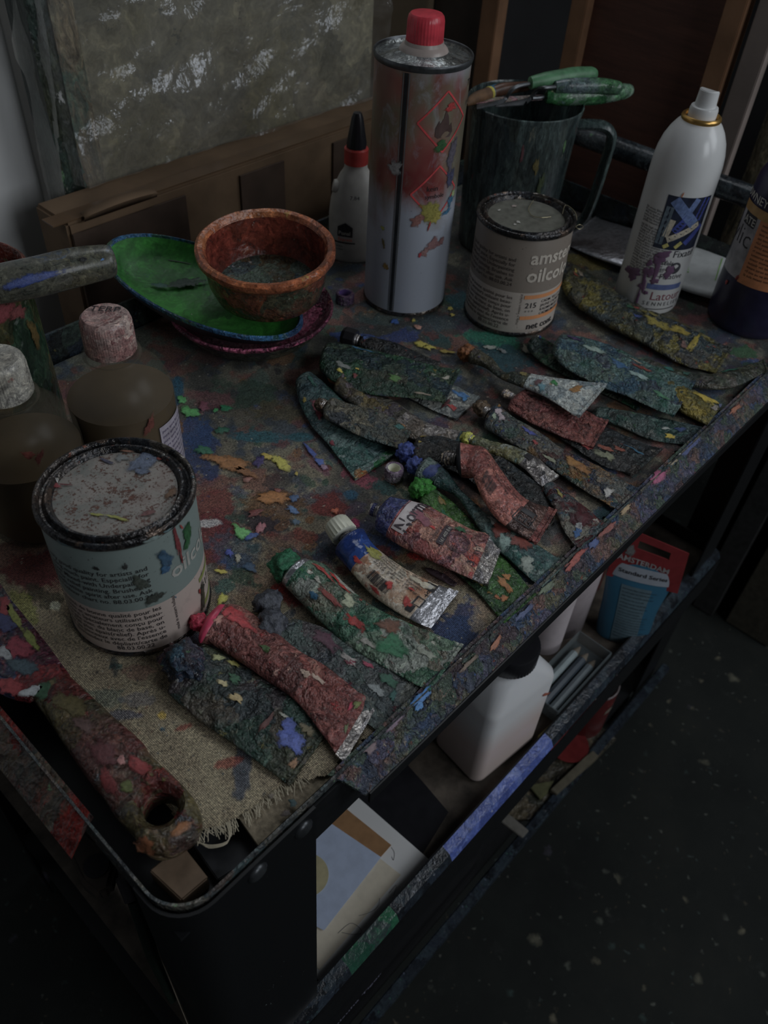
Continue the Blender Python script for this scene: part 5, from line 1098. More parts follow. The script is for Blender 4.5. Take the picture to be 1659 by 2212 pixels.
# ================================================================== tall solvent can
c3 = cbase(0.5488, 0.3362)
def tall_mat():
    g = NT('tall_can_smeared_white'); v = g.coords(0.5, (1, 1, 0.6)); tc = g.n('TexCoord'); s = g.n('SeparateXYZ', Vector=tc.outputs['Object'])
    n1 = g.noise(v, 26.0, 5.0, 0.6, 0.4); n2 = g.noise(v, 60.0, 6.0, 0.7, 1.0); n3 = g.noise(v, 14.0, 3.0)
    z = g.math('ADD', s.outputs[2], g.math('MULTIPLY', g.math('SUBTRACT', n1.outputs[0], 0.5), 0.10))
    base = A((82, 86, 94))
    sm = g.ramp(n3.outputs[0], [(0.30, A((58, 50, 40))), (0.42, A((62, 20, 20))), (0.50, A((72, 42, 36))), (0.58, A((58, 54, 42))), (0.66, A((66, 22, 22)))])
    n4 = g.noise(v, 9.0, 2.0)
    sm = g.mix(g.ramp(n4.outputs[0], [(0.5, (0, 0, 0)), (0.62, (0.7,)*3)]), sm, A((50, 48, 38)))
    up_ = g.ramp(g.math('MULTIPLY', z, 4.0), [(0.38, (0, 0, 0)), (0.52, (1, 1, 1)), (0.88, (1, 1, 1)), (0.97, (0.5, 0.5, 0.5))])
    f = g.math('MULTIPLY', up_, g.ramp(n2.outputs[0], [(0.25, (0.45,)*3), (0.45, (1.0,)*3)]))
    c = g.mix(f, base, sm)
    n5 = g.noise(v, 300.0, 2.0); c = g.mix(g.ramp(n5.outputs[0], [(0.72, (0, 0, 0)), (0.76, (0.6,)*3)]), c, A((40, 40, 50)))
    g.bump(n2.outputs[0], 0.1, 0.001)
    return g.fin(c, 0.33)
can3 = thing('solvent_can', c3, 'tall cylindrical white solvent can smeared with red paint, red screw cap', 'can')
MB().lathe([(0.0415, 0.003), (0.0420, 0.004), (0.0420, 0.2290), (0.0424, 0.2305)], c3, 96).obj('body', tall_mat(), can3)
MB().lathe([(0.040, 0.001), (0.0418, 0), (0.0428, 0.001), (0.0428, 0.003), (0.0420, 0.0045)], c3, 96, cap0=True).obj('bottom_rim', rimsteel, can3)
MB().lathe([(0.0420, 0.2300), (0.0428, 0.2315), (0.0434, 0.2335), (0.0434, 0.2350), (0.0428, 0.2360), (0.0420, 0.2356), (0.0414, 0.2340)], c3, 96).obj('top_rim', dsteel, can3)
topm = paint('can_top_tin', [(84, 90, 92), (70, 74, 74), (96, 100, 100), (60, 62, 60)], 30, 41.0, 0.35, metal=0.35, specks=((90, 36, 34), (50, 50, 50)), speck=0.08, bump=0.2)
MB().lathe([(0.0416, 0.2342), (0.0405, 0.2318), (0.0370, 0.2312), (0.030, 0.2330), (0.0225, 0.2358), (0.0205, 0.2372)], c3, 80).obj('top', topm, can3)
MB().lathe([(0.0215, 0.2362), (0.0205, 0.2385), (0.0190, 0.2400), (0.0172, 0.2412), (0.0165, 0.2440)], c3, 64, cap1=True).obj('neck_collar', plain('clear_collar', (84, 76, 72), 0.3, var=0.1), can3)
redcap = plain('red_plastic', (112, 16, 28), 0.3, var=0.18)
MB().lathe([(0.0152, 0.2425), (0.0158, 0.2435), (0.0156, 0.2590), (0.0150, 0.2625), (0.0135, 0.2642), (0.0090, 0.2648), (0.0001, 0.2650)], c3, 120, cap0=True,
           wob=lambda a, j: 0.018*math.cos(a*36) if j in (1, 2) else 0).obj('screw_cap', redcap, can3)
ths = theta_at(c3, 0.0422, 0.11, 858)
f = cyl_fn(c3, 0.0423, ths)
mb = MB(); grid_on(mb, -0.0016, 0.0016, 0.005, 0.2295, f, 2, 1); mb.obj('side_seam', plain('seam_dark', (22, 24, 26), 0.35, 0.4), can3)
mb = MB(); grid_on(mb, 0.0022, 0.0032, 0.005, 0.2295, f, 1, 1); grid_on(mb, -0.0032, -0.0022, 0.005, 0.2295, f, 1, 1); mb.obj('seam_edge', plain('seam_light', (64, 66, 68), 0.3, 0.5), can3)
redp = plain('red_print', (112, 26, 28), 0.5, var=0.2, bump=0)
def diamond(mb, f, x, z, a, w):
    for (x0, z0), (x1, z1) in (((0, a), (a, 0)), ((a, 0), (0, -a)), ((0, -a), (-a, 0)), ((-a, 0), (0, a))):
        n = 6
        for i in range(n):
            p, q = i/n, (i+1)/n
            dx, dz = (x1-x0), (z1-z0); L = math.hypot(dx, dz); nx_, nz_ = -dz/L*w/2, dx/L*w/2
            A0 = (x+x0+dx*p, z+z0+dz*p); B0 = (x+x0+dx*q, z+z0+dz*q)
            poly_on(mb, [(A0[0]+nx_, A0[1]+nz_), (B0[0]+nx_, B0[1]+nz_), (B0[0]-nx_, B0[1]-nz_), (A0[0]-nx_, A0[1]-nz_)], f)
thd = theta_at(c3, 0.0422, 0.19, 962); f2 = cyl_fn(c3, 0.0424, thd)
mb = MB(); diamond(mb, f2, 0, 0.191, 0.0255, 0.0016); diamond(mb, f2, -0.001, 0.128, 0.0255, 0.0016); mb.obj('hazard_diamond', redp, can3, smooth=False)
mb = MB()
fl_ = [(-0.009, 0.180), (-0.006, 0.178), (0.006, 0.178), (0.009, 0.182), (0.007, 0.190), (0.005, 0.187), (0.003, 0.196), (0.0, 0.201), (-0.002, 0.194), (-0.005, 0.190), (-0.006, 0.193), (-0.009, 0.187)]
poly_on(mb, fl_, f2); mb.obj('flame_symbol', plain('dark_flame', (38, 26, 24), 0.5, bump=0), can3, smooth=False)
mb = MB(); text_on(mb, 'kein', f2, 0.007, -0.012, 0.131); text_on(mb, 'symbole', f2, 0.006, -0.013, 0.124); text_on(mb, 'TURP', f2, 0.0075, 0.027, 0.215, bold=0.012); text_on(mb, 'pinex', f2, 0.006, 0.028, 0.200)
mb.obj('lettering', ink, can3, smooth=False)
dabs_cyl(can3, c3, 0.0422, thd, [(-0.002, 0.172, 0.007, 0.006, 10, (22, 58, 24)), (0.004, 0.203, 0.006, 0.004, -10, (118, 22, 20)), (-0.006, 0.112, 0.012, 0.009, -10, (96, 90, 20)), (0.0, 0.105, 0.008, 0.006, 0, (104, 96, 22)), (0.018, 0.117, 0.006, 0.006, 0, (26, 66, 90)), (0.014, 0.107, 0.006, 0.003, 10, (24, 70, 96)), (0.022, 0.122, 0.003, 0.005, 0, (100, 112, 70)),
    (-0.018, 0.104, 0.007, 0.006, 20, (96, 60, 54)), (-0.006, 0.098, 0.0012, 0.005, -10, (112, 30, 26)), (0.0, 0.078, 0.010, 0.005, 25, (94, 64, 64)), (-0.008, 0.071, 0.005, 0.005, 0, (98, 70, 68)), (-0.0125, 0.069, 0.0018, 0.003, 0, (120, 28, 36)), (0.010, 0.078, 0.005, 0.004, 60, (92, 62, 62)), (-0.043, 0.150, 0.008, 0.006, 10, (92, 92, 92)), (-0.050, 0.075, 0.0015, 0.006, 10, (60, 52, 20)), (-0.046, 0.052, 0.003, 0.004, 0, (88, 66, 20)), (-0.052, 0.090, 0.003, 0.002, 0, (92, 96, 24)), (0.012, 0.160, 0.006, 0.016, 0, (56, 52, 62)), (0.014, 0.140, 0.005, 0.010, 0, (40, 42, 64))], 3400, 0.0004)

# ================================================================== spray can
c4 = cbase(0.742, 0.1572)
sp = thing('spray_can', c4, 'white fixative spray can with gold ring and purple paint drips', 'spray can')
enamel = plain('white_enamel', (106, 109, 110), 0.22, var=0.05, sc=20, bump=0.03)
RS = 0.0332
MB().lathe([(0.0300, 0.0006), (0.0322, 0.0), (RS, 0.003), (RS, 0.1400), (0.0330, 0.1490), (0.0318, 0.1590), (0.0292, 0.1690), (0.0252, 0.1775), (0.0210, 0.1835), (0.0178, 0.1868)], c4, 96, cap0=True, cap1=True).obj('body', enamel, sp)
MB().lathe([(0.0140, 0.1880), (0.0150, 0.1905), (0.0166, 0.1912), (0.0180, 0.1902), (0.0185, 0.1885), (0.0180, 0.1868), (0.0166, 0.1860), (0.0140, 0.1862)], c4, 64).obj('gold_ring', plain('brass_gold', (104, 78, 26), 0.3, 0.8, var=0.12), sp)
MB().lathe([(0.0128, 0.1880), (0.0130, 0.1960), (0.0122, 0.1985), (0.0106, 0.1990)], c4, 56, cap1=True).obj('nozzle_collar', enamel, sp)
mb = MB(); vs = []
for k in range(2):
    for i in range(40):
        a = 2*math.pi*i/40; r = 0.0098 if k == 0 else 0.0090
        z = 0.1985 if k == 0 else 0.2135 - 0.0035*max(0, math.cos(a-0.1))
        vs.append(c4 + Vector((r*math.cos(a), r*math.sin(a), z)))
mb.add(vs, [(i, (i+1) % 40, 40+(i+1) % 40, 40+i) for i in range(40)] + [tuple(range(40, 80))]); mb.obj('nozzle', enamel, sp, bevel=0.0008)
thp = theta_at(c4, RS, 0.09, 1420)   # left edge of the printed picture
f = cyl_fn(c4, RS+0.0003, thp)
g2 = lambda lift: cyl_fn(c4, RS+0.0003+lift, thp)
mb = MB(); grid_on(mb, 0.0, 0.047, 0.0735, 0.1270, f, 24, 1); mb.obj('printed_picture', plain('navy_print', (18, 22, 34), 0.3, var=0.3, bump=0), sp)
def strip(mb, f, x0, z0, x1, z1, w, n=6):
    dx, dz = x1-x0, z1-z0; L = math.hypot(dx, dz); nx_, nz_ = -dz/L*w/2, dx/L*w/2
    for i in range(n):
        p, q = i/n, (i+1)/n
        poly_on(mb, [(x0+dx*p+nx_, z0+dz*p+nz_), (x0+dx*q+nx_, z0+dz*q+nz_), (x0+dx*q-nx_, z0+dz*q-nz_), (x0+dx*p-nx_, z0+dz*p-nz_)], f)
for name, col, lst in (('slate_print', (52, 62, 70), ((0.004, 0.078, 0.0055, 0.116, 0.0075),)), ('steel_blue_print', (52, 66, 96), ((0.0075, 0.1235, 0.034, 0.100, 0.010), (0.030, 0.126, 0.0225, 0.108, 0.006))), ('royal_blue_print', (30, 38, 84), ((0.0155, 0.092, 0.026, 0.108, 0.008), (0.036, 0.104, 0.041, 0.126, 0.008), (0.030, 0.080, 0.045, 0.098, 0.006))),
                       ('bone_print', (104, 98, 86), ((0.011, 0.0835, 0.040, 0.1000, 0.0062), (0.0085, 0.086, 0.0115, 0.104, 0.0056))), ('pale_yellow_print', (104, 98, 46), ((0.0095, 0.0755, 0.014, 0.079, 0.004), (0.021, 0.0760, 0.0265, 0.082, 0.004)))):
    mb = MB(); [strip(mb, g2(0.0002), *s) for s in lst]; mb.obj('printed_pastel', plain(name, col, 0.35, var=0.2, sc=300, bump=0), sp, smooth=False)
mb = MB()
text_on(mb, 'Fixatif', f, 0.0105, 0.022, 0.0655, bold=0.004); text_on(mb, 'Pastels', f, 0.0070, 0.0065, 0.0570); text_on(mb, 'secs', f, 0.0062, 0.0135, 0.0505); text_on(mb, 'Fixative', f, 0.0085, 0.015, 0.0415)
text_on(mb, 'S E N N E L I E R', f, 0.0062, 0.0065, 0.0105); grid_on(mb, 0.0055, 0.045, 0.0060, 0.0070, f, 12, 1)
rs = random.Random(4)
for b, (z0, n) in enumerate(((0.110, 6), (0.092, 7), (0.073, 6), (0.056, 6))):
    for i in range(n):
        s = ' '.join(''.join(rs.choice('abcdefghilmnoprstuv') for _ in range(rs.randint(2, 7))) for _ in range(5))
        text_on(mb, s, f, 0.0032, -0.020, z0-0.0027*i-0.002)
ringpts = [(0.0040*math.cos(a), 0.0040*math.sin(a)) for a in [i*math.pi/12 for i in range(24)]]
poly_on(mb, [(0.029+1.6*x, 0.0535+1.6*y) for x, y in ringpts], f)
mb.obj('lettering', plain('grey_print', (34, 34, 38), 0.5, bump=0), sp, smooth=False)
mb = MB(); grid_on(mb, 0.0060, 0.045, 0.0290, 0.0350, f, 14, 1); mb.obj('label_band', plain('blue_band_print', (46, 56, 88), 0.5, bump=0), sp, smooth=False)
mb = MB(); text_on(mb, 'Latour', f, 0.0135, 0.012, 0.0170); mb.obj('lettering', plain('wine_print', (74, 36, 44), 0.5, bump=0), sp, smooth=False)
purple = (60, 40, 60)
dabs_cyl(sp, c4, RS+0.0003, thp, [(0.0125, 0.0675, 0.0050, 0.0038, 20, purple), (0.0100, 0.0610, 0.0042, 0.0045, 0, purple), (0.0105, 0.0500, 0.0017, 0.013, 2, purple), (0.0118, 0.0385, 0.0030, 0.0030, 0, purple), (0.0020, 0.0560, 0.0024, 0.0028, 0, purple), (0.0038, 0.0470, 0.0042, 0.0046, 0, purple), (0.0020, 0.0360, 0.0018, 0.010, 6, purple), (0.0014, 0.0295, 0.0028, 0.0030, 0, purple), (0.0008, 0.0140, 0.0010, 0.015, 0, purple), (0.0235, 0.0500, 0.0042, 0.0052, 0, purple),
    (-0.0140, 0.0400, 0.0075, 0.0045, 10, purple), (-0.0120, 0.0350, 0.0035, 0.004, 0, purple), (0.0125, 0.1290, 0.0009, 0.0030, -10, (124, 66, 30)), (0.0072, 0.0240, 0.0016, 0.0020, 0, purple)], 3600, 0.0005)

# ================================================================== dark acrylic bottle at the right
c5 = cbase(0.7884, 0.0601)
ab = thing('acrylic_bottle', c5, 'dark violet acrylic bottle with orange and white label at the right edge', 'bottle')
RB = 0.0418
MB().lathe([(0.039, 0.0), (0.0415, 0.003), (RB, 0.008), (RB, 0.135), (0.0405, 0.150), (0.034, 0.165), (0.024, 0.176), (0.019, 0.181), (0.019, 0.200), (0.001, 0.201)], c5, 72, cap0=True).obj('body', plain('violet_black_plastic', (20, 18, 36), 0.3, k=4.5, var=0.15), ab)
tho = theta_at(c5, RB, 0.09, 1625); f = cyl_fn(c5, RB+0.0003, tho)
mb = MB(); grid_on(mb, -0.034, 0.012, 0.056, 0.1260, f, 24, 1); mb.obj('label', plain('bottle_label_white', (84, 82, 84), 0.4, var=0.25, sc=60), ab)
fo = cyl_fn(c5, RB+0.0005, tho)
mb = MB(); grid_on(mb, -0.003, 0.050, 0.0545, 0.1270, fo, 24, 1); mb.obj('label_panel', plain('bottle_label_orange', (112, 66, 34), 0.4, var=0.15), ab)
mb = MB(); grid_on(mb, -0.034, 0.050, 0.118, 0.127, cyl_fn(c5, RB+0.0006, tho), 24, 1); mb.obj('label_panel', plain('bottle_label_gold', (92, 68, 30), 0.4), ab)
mb = MB(); grid_on(mb, -0.0255, -0.0075, 0.1070, 0.1185, cyl_fn(c5, RB+0.0008, tho), 10, 1); mb.obj('label_panel', ink, ab, smooth=False)
mb = MB(); text_on(mb, 'acrylic', fo, 0.026, -0.0045, 0.0870, bold=-0.01, align='RIGHT')
rs = random.Random(9)
for i in range(13): text_on(mb, ' '.join(''.join(rs.choice('aeilmnorstu') for _ in range(rs.randint(2, 8))) for _ in range(5)), cyl_fn(c5, RB+0.0007, tho), 0.0038, 0.001, 0.1135-0.0042*i)
mb.obj('lettering', ink, ab, smooth=False)
mb = MB(); text_on(mb, 'ROWNEY', cyl_fn(c5, RB+0.0006, tho), 0.0105, -0.0010, 0.1295, align='RIGHT', bold=0.01); text_on(mb, 'ATE', cyl_fn(c5, RB+0.0011, tho), 0.0098, -0.0245, 0.1090, bold=0.01); mb.obj('lettering', inkw, ab, smooth=False)
dabs_cyl(ab, c5, RB+0.0003, tho, [(-0.0145, 0.047, 0.0022, 0.0024, 0, (110, 22, 18)), (-0.004, 0.058, 0.0015, 0.003, 0, (100, 20, 18))], 3700)

# ================================================================== pale glue bottle
c6 = cbase(0.5705, 0.4327)
gl = thing('glue_bottle', c6, 'white glue bottle with red collar and black spout behind the tall can', 'bottle')
gw = plain('white_glue_plastic', (88, 86, 82), 0.4, var=0.08)
rz6 = math.radians(-42)
MB().lathe([(0.95, 0.0), (1.0, 0.003), (1.0, 0.050), (0.93, 0.066), (0.80, 0.080), (0.60, 0.092), (0.45, 0.098), (0.42, 0.104)], c6, 56, cap0=True, cap1=True, sx=0.0275, sy=0.0185, rotz=rz6).obj('body', gw, gl)
mb = MB(); mb.lathe([(0.0001, 0), (0.006, 0.001), (0.0075, 0.004), (0.006, 0.008), (0.0001, 0.009)], c6 + Vector((-0.0125, 0.0095, 0.078)), 24, axis=(-0.7, 0.6, 0.2)); mb.obj('lug', gw, gl)
MB().lathe([(0.0105, 0.1030), (0.0125, 0.1035), (0.0125, 0.1180), (0.0112, 0.1195)], c6, 36, cap0=True, cap1=True).obj('collar', plain('red_collar', (96, 20, 16), 0.35), gl)
MB().lathe([(0.0100, 0.1195), (0.0100, 0.1240), (0.0060, 0.1480), (0.0040, 0.1530), (0.0001, 0.1535)], c6, 36, wob=lambda a, j: 0.04*math.cos(a*10) if j in (0, 1) else 0).obj('spout', blackp, gl)
d6 = Vector((RT.x, RT.y, 0)).normalized(); n6 = Vector((-0.77, -0.64, 0)).normalized()
def f6(x, y):
    # print on the flat-ish front of the bottle
    xx = max(-0.024, min(0.024, x)); bulge = 0.0193*math.sqrt(max(0.0, 1-(xx/0.0285)**2))
    return c6 + d6*x + n6*(bulge+0.0006) + Vector((0, 0, y))
mb = MB()
house = [(-0.0165, 0.030), (0.0, 0.0300), (0.0, 0.041), (-0.0080, 0.0460), (-0.0165, 0.041)]
poly_on(mb, house, f6); grid_on(mb, -0.024, 0.003, 0.0225, 0.0240, f6, 10, 1); text_on(mb, 'Holzleim', f6, 0.0032, -0.022, 0.0180); text_on(mb, 'wasserfest', f6, 0.0028, -0.022, 0.0145); text_on(mb, '7.84', f6, 0.006, -0.004, 0.072)
mb.obj('lettering', ink, gl, smooth=False)
mb = MB(); text_on(mb, 'Ponal', lambda x, y: f6(x, y)+n6*0.0003, 0.0060, -0.0155, 0.0325, bold=0.012); mb.obj('lettering', inkw, gl, smooth=False)
mb = MB(); text_on(mb, 'Express', f6, 0.0050, -0.0160, 0.0255, bold=0.01); mb.obj('lettering', plain('red_orange_print', (120, 40, 24), 0.5, bump=0), gl, smooth=False)

# ================================================================== big mug with palette knives
c7 = cbase(0.728, 0.341)
mg = thing('paint_mug', c7, 'tall grey green plastic mug streaked with paint, square handle', 'mug')
mugm = paint('mug_grey_green', [(34, 44, 44), (28, 36, 38), (42, 54, 54), (24, 30, 32), (48, 60, 60), (36, 42, 40)], 30, 42.0, 0.35, sc=(1, 1, 0.25), specks=((60, 70, 40), (70, 70, 60), (60, 30, 34)), speck=0.06, bump=0.10)
HM = 0.157
MB().lathe([(0.050, 0.0), (0.0525, 0.003), (0.0545, 0.05), (0.0590, HM-0.010), (0.0606, HM-0.006), (0.0612, HM-0.001), (0.0600, HM), (0.0585, HM-0.003), (0.0555, 0.09), (0.051, 0.02), (0.0001, 0.018)], c7, 96, cap0=True,
           wob=lambda a, j: 0.006*mnoise.noise(Vector((math.cos(a)*7, math.sin(a)*7, j*0.5))) if j in (4, 5, 6) else 0).obj('body', mugm, mg)
hd = Vector((0.70, -0.714, 0)).normalized()
def hp(r, z): return c7 + hd*r + Vector((0, 0, z))
hpts = [hp(0.056, 0.134), hp(0.072, 0.135), hp(0.088, 0.134), hp(0.097, 0.128), hp(0.100, 0.118), hp(0.0985, 0.09), hp(0.096, 0.06), hp(0.092, 0.035), hp(0.084, 0.024), hp(0.070, 0.022), hp(0.054, 0.024)]
hh = [Vector(catmull([np.array(q) for q in hpts], i/40)) for i in range(41)]
mb = MB(); side = Vector((hd.y, -hd.x, 0)); vs = []; n = len(hh)
for i, p in enumerate(hh):
    t_ = (hh[min(i+1, n-1)]-hh[max(i-1, 0)]).normalized(); nn = t_.cross(side).normalized()
    for k in range(10):
        a = 2*math.pi*k/10; vs.append(p + side*(0.0085*math.cos(a)) + nn*(0.0055*math.sin(a)))
mb.add(vs, [(i*10+k, i*10+(k+1) % 10, (i+1)*10+(k+1) % 10, (i+1)*10+k) for i in range(n-1) for k in range(10)]); mb.obj('handle', mugm, mg)
dabs_cyl(mg, c7, 0.0577, theta_at(c7, 0.058, 0.10, 1170), [(-0.009, 0.112, 0.003, 0.010, 0, (70, 62, 24)), (0.023, 0.128, 0.0018, 0.010, 0, (56, 84, 50)), (-0.006, 0.055, 0.008, 0.006, 0, (24, 40, 60)), (-0.026, 0.125, 0.002, 0.010, 0, (60, 32, 36)), (0.0, 0.092, 0.004, 0.012, 0, (40, 50, 28))], 3800, 0.0005)
ZK = 0.163
def spline(pts, n=24): return [Vector(catmull([np.array(q) for q in pts], i/(n-1))) for i in range(n)]
def prof_r(lst, n): return [float(np.interp(i/(n-1), [a for a, _ in lst], [b for _, b in lst])) for i in range(n)]
def knife(label, hpix, shank, blade, hm, bm_, hr, z0=ZK):
    root = thing('palette_knife', P(hpix[0][0], hpix[0][1], z0), label, 'palette knife', 'palette knives across the mug')
    hp_ = spline([P(*q) for q in [(x, y, z0+dz) for x, y, dz in [(a[0], a[1], a[2] if len(a) > 2 else 0) for a in hpix]]], 26)
    MB().tubepath(hp_, prof_r([(0, 0.25*hr), (0.03, 0.7*hr), (0.25, 0.95*hr), (0.6, hr), (0.9, 0.85*hr), (0.97, 0.6*hr), (1, 0.15*hr)], 26), 14).obj('handle', hm, root)
    MB().tubepath(spline([P(x, y, z0+dz) for x, y, dz in shank], 18), 0.0021, 8).obj('shank', dsteel, root)
    b = [P(x, y, z0+dz) for x, y, dz in blade]
    mb = MB(); mb.sheet(b, (0, 0, 1), 0.0008); mb.obj('blade', bm_, root, smooth=False)
    return root
gh = paint('green_handle_paint', [(26, 70, 34), (20, 58, 30), (34, 84, 40), (60, 74, 66), (28, 64, 36)], 30, 43.0, 0.35, specks=((90, 100, 60), (60, 80, 90)), speck=0.15, bump=0.12)
gb = paint('grey_green_handle_paint', [(50, 62, 64), (40, 58, 46), (60, 72, 78), (34, 66, 40), (48, 54, 56)], 34, 44.0, 0.35, specks=((84, 96, 104), (80, 84, 50)), speck=0.2, bump=0.12)
bl = paint('blade_smear', [(86, 80, 76), (96, 66, 70), (84, 90, 60), (60, 70, 72), (90, 60, 66)], 50, 45.0, 0.35, specks=((110, 90, 40), (70, 80, 90)), speck=0.25)
knife('long bladed palette knife with bright green handle, front one on the mug', [(1176, 208), (1230, 209), (1300, 205), (1366, 194, 0.0)], [(1178, 208, 0), (1165, 211, 0), (1150, 212, 0)], [(1172, 206, -0.002), (1010, 215, -0.003), (1004, 226, -0.004), (1080, 222, -0.004), (1172, 216, -0.003)], gh, bl, 0.0092)
knife('palette knife with grey green handle and cranked shank, middle one on the mug', [(1196, 188, 0.010), (1240, 186, 0.011), (1300, 186, 0.011), (1345, 192, 0.010)], [(1200, 188, 0.011), (1175, 190, 0.012), (1160, 194, 0.008), (1148, 210, 0.0), (1135, 222, -0.002)], [(1140, 214, 0.0), (1075, 226, -0.003), (1070, 232, -0.003), (1130, 228, -0.002)], gb, dsteel, 0.0080)
knife('palette knife with dull green handle, rear one on the mug', [(1142, 180, 0.012), (1190, 172, 0.014), (1245, 163, 0.015), (1288, 160, 0.014)], [(1144, 181, 0.012), (1120, 186, 0.012), (1104, 196, 0.008), (1093, 212, 0.0), (1080, 224, -0.003)], [(1090, 214, 0.0), (1030, 228, -0.003), (1030, 236, -0.003), (1086, 226, -0.003)], plain('dull_green_handle', (34, 66, 42), 0.45, var=0.25), dsteel, 0.0085)
pb = thing('paint_brush', P(1060, 200, ZK), 'brown handled paint brush with blue and yellow band on the mug', 'brush')
MB().tubepath(spline([P(1062, 200, ZK), P(1090, 192, ZK+0.002), P(1140, 186, ZK+0.002)], 16), prof_r([(0, .006), (.5, .0062), (1, .0045)], 16), 12).obj('handle', plain('brown_lacquer', (46, 28, 18), 0.35, var=0.2), pb)
MB().tubepath(spline([P(1058, 201, ZK), P(1072, 196, ZK)], 6), 0.0066, 12).obj('band', plain('blue_band', (14, 50, 66), 0.4), pb)
MB().tubepath(spline([P(1054, 203, ZK), P(1059, 201, ZK)], 5), 0.0068, 12).obj('band', plain('yellow_band', (104, 96, 20), 0.4), pb)
MB().tubepath(spline([P(1008, 226, ZK-0.003), P(1025, 214, ZK-0.001), P(1055, 203, ZK)], 12), prof_r([(0, .0015), (.5, .006), (1, .0066)], 12), 12).obj('bristles', plain('brown_bristle', (52, 34, 16), 0.7, var=0.3), pb)

# ================================================================== bowls
pinkm = paint('dish_dark_painted', [(24, 26, 22), (34, 34, 28), (18, 20, 20), (40, 42, 34), (30, 20, 24)], 40, 46.0, 0.4, specks=((60, 58, 50), (70, 40, 30)), speck=0.15)
pinkr = paint('dish_rim_pink', [(40, 14, 26), (120, 52, 78), (52, 18, 34), (34, 12, 24), (110, 44, 70), (60, 22, 36)], 42, 47.0, 0.3, specks=((124, 64, 84), (110, 60, 40)), speck=0.2, bump=0.9)
c8 = cbase(0.386, 0.3885)
dish = thing('round_dish', c8, 'shallow round dish with pink crusted rim under the green tray', 'dish')
MB().lathe([(0.044, 0.0), (0.050, 0.001), (0.062, 0.010), (0.071, 0.021), (0.0755, 0.029)], c8, 80, cap0=True).obj('body', pinkm, dish)
MB().lathe([(0.0745, 0.0265), (0.0772, 0.0290), (0.0776, 0.0312), (0.0762, 0.0325), (0.0735, 0.0305), (0.068, 0.022), (0.052, 0.009), (0.0001, 0.007)], c8, 80,
           wob=lambda a, j: 0.012*mnoise.noise(Vector((math.cos(a)*6, math.sin(a)*6, j))) if j < 5 else 0).obj('crusted_rim', pinkr, dish)
# green oval dish, one end lifted
Lp, Rp, Dp = P(240, 520, 0.070), P(645, 712, 0.043), P(392, 688, 0.051)
Cc = (Lp+Rp)/2; ea = (Rp-Lp)/2; eb = (Dp-Cc); eb = eb - ea*(eb.dot(ea)/ea.dot(ea)); nn = ea.cross(eb).normalized()
if nn.z < 0: nn = -nn
gd = thing('oval_dish', Vector((Cc.x, Cc.y, TH+0.03)), 'green oval dish with blue rim, tilted on the pink rimmed dish', 'dish')
def oval(prof, seg=80):
    mb = MB(); vs = []
    for k, h in prof:
        for i in range(seg):
            a = 2*math.pi*i/seg; vs.append(Cc + ea*(k*math.cos(a)) + eb*(k*math.sin(a)*1.02) + nn*h)
    fs = [(j*seg+i, j*seg+(i+1) % seg, (j+1)*seg+(i+1) % seg, (j+1)*seg+i) for j in range(len(prof)-1) for i in range(seg)]
    if prof[-1][0] < 0.5: fs.append(tuple((len(prof)-1)*seg+i for i in range(seg)))
    return mb.add(vs, fs)
gmat = paint('dish_green_paint', [(12, 62, 8), (10, 54, 8), (14, 68, 10), (10, 54, 14), (8, 46, 10)], 16, 48.0, 0.8, specks=((20, 40, 34), (40, 90, 60)), speck=0.05, bump=0.15, grime=0.3, k=7.5)
bmat = paint('dish_blue_rim', [(20, 60, 92), (14, 44, 66), (26, 70, 104), (24, 56, 50), (40, 60, 40), (18, 36, 60)], 40, 49.0, 0.3, specks=((84, 92, 92), (60, 70, 30)), speck=0.2)
oval([(0.955, -0.001), (0.90, -0.006), (0.82, -0.012), (0.70, -0.016), (0.4, -0.018), (0.05, -0.0185)]).obj('basin', gmat, gd)
oval([(0.95, -0.002), (0.97, 0.0012), (1.0, 0.0005), (1.005, -0.0025), (0.98, -0.0045), (0.955, -0.005)]).obj('rim', bmat, gd)
oval([(0.985, -0.004), (0.93, -0.011), (0.82, -0.018), (0.70, -0.0215), (0.1, -0.0225)]).obj('underside', plain('dish_under_dark', (20, 20, 24), 0.4, var=0.2), gd)
for i, (px, py, rx, ry, rot_, col) in enumerate([(385, 565, 36, 5, 5, (18, 34, 18)), (400, 612, 60, 12, -22, (14, 34, 26)), (348, 618, 20, 8, 10, (24, 60, 52))]):
    d_ = ray(px, py); t_ = (Cc - nn*0.0155 - CAM).dot(nn)/d_.dot(nn)
    if i > 3: t_ = (Cc - nn*0.001 - CAM).dot(nn)/d_.dot(nn)
    q = CAM + d_*t_; a_ = RT*(t_/FPX); b_ = -UP*(t_/FPX)
    a_ = a_ - nn*a_.dot(nn); b_ = b_ - nn*b_.dot(nn)
    mb = MB(); dab_on(mb, lambda x, y, l: q + a_*x + b_*y*1.3 + nn*(0.0004+l), 0, 0, rx, ry, math.radians(rot_), 3900+i, 22, 0.5, 0.0006)
    mb.obj('paint_dab', dabmat(col), gd)
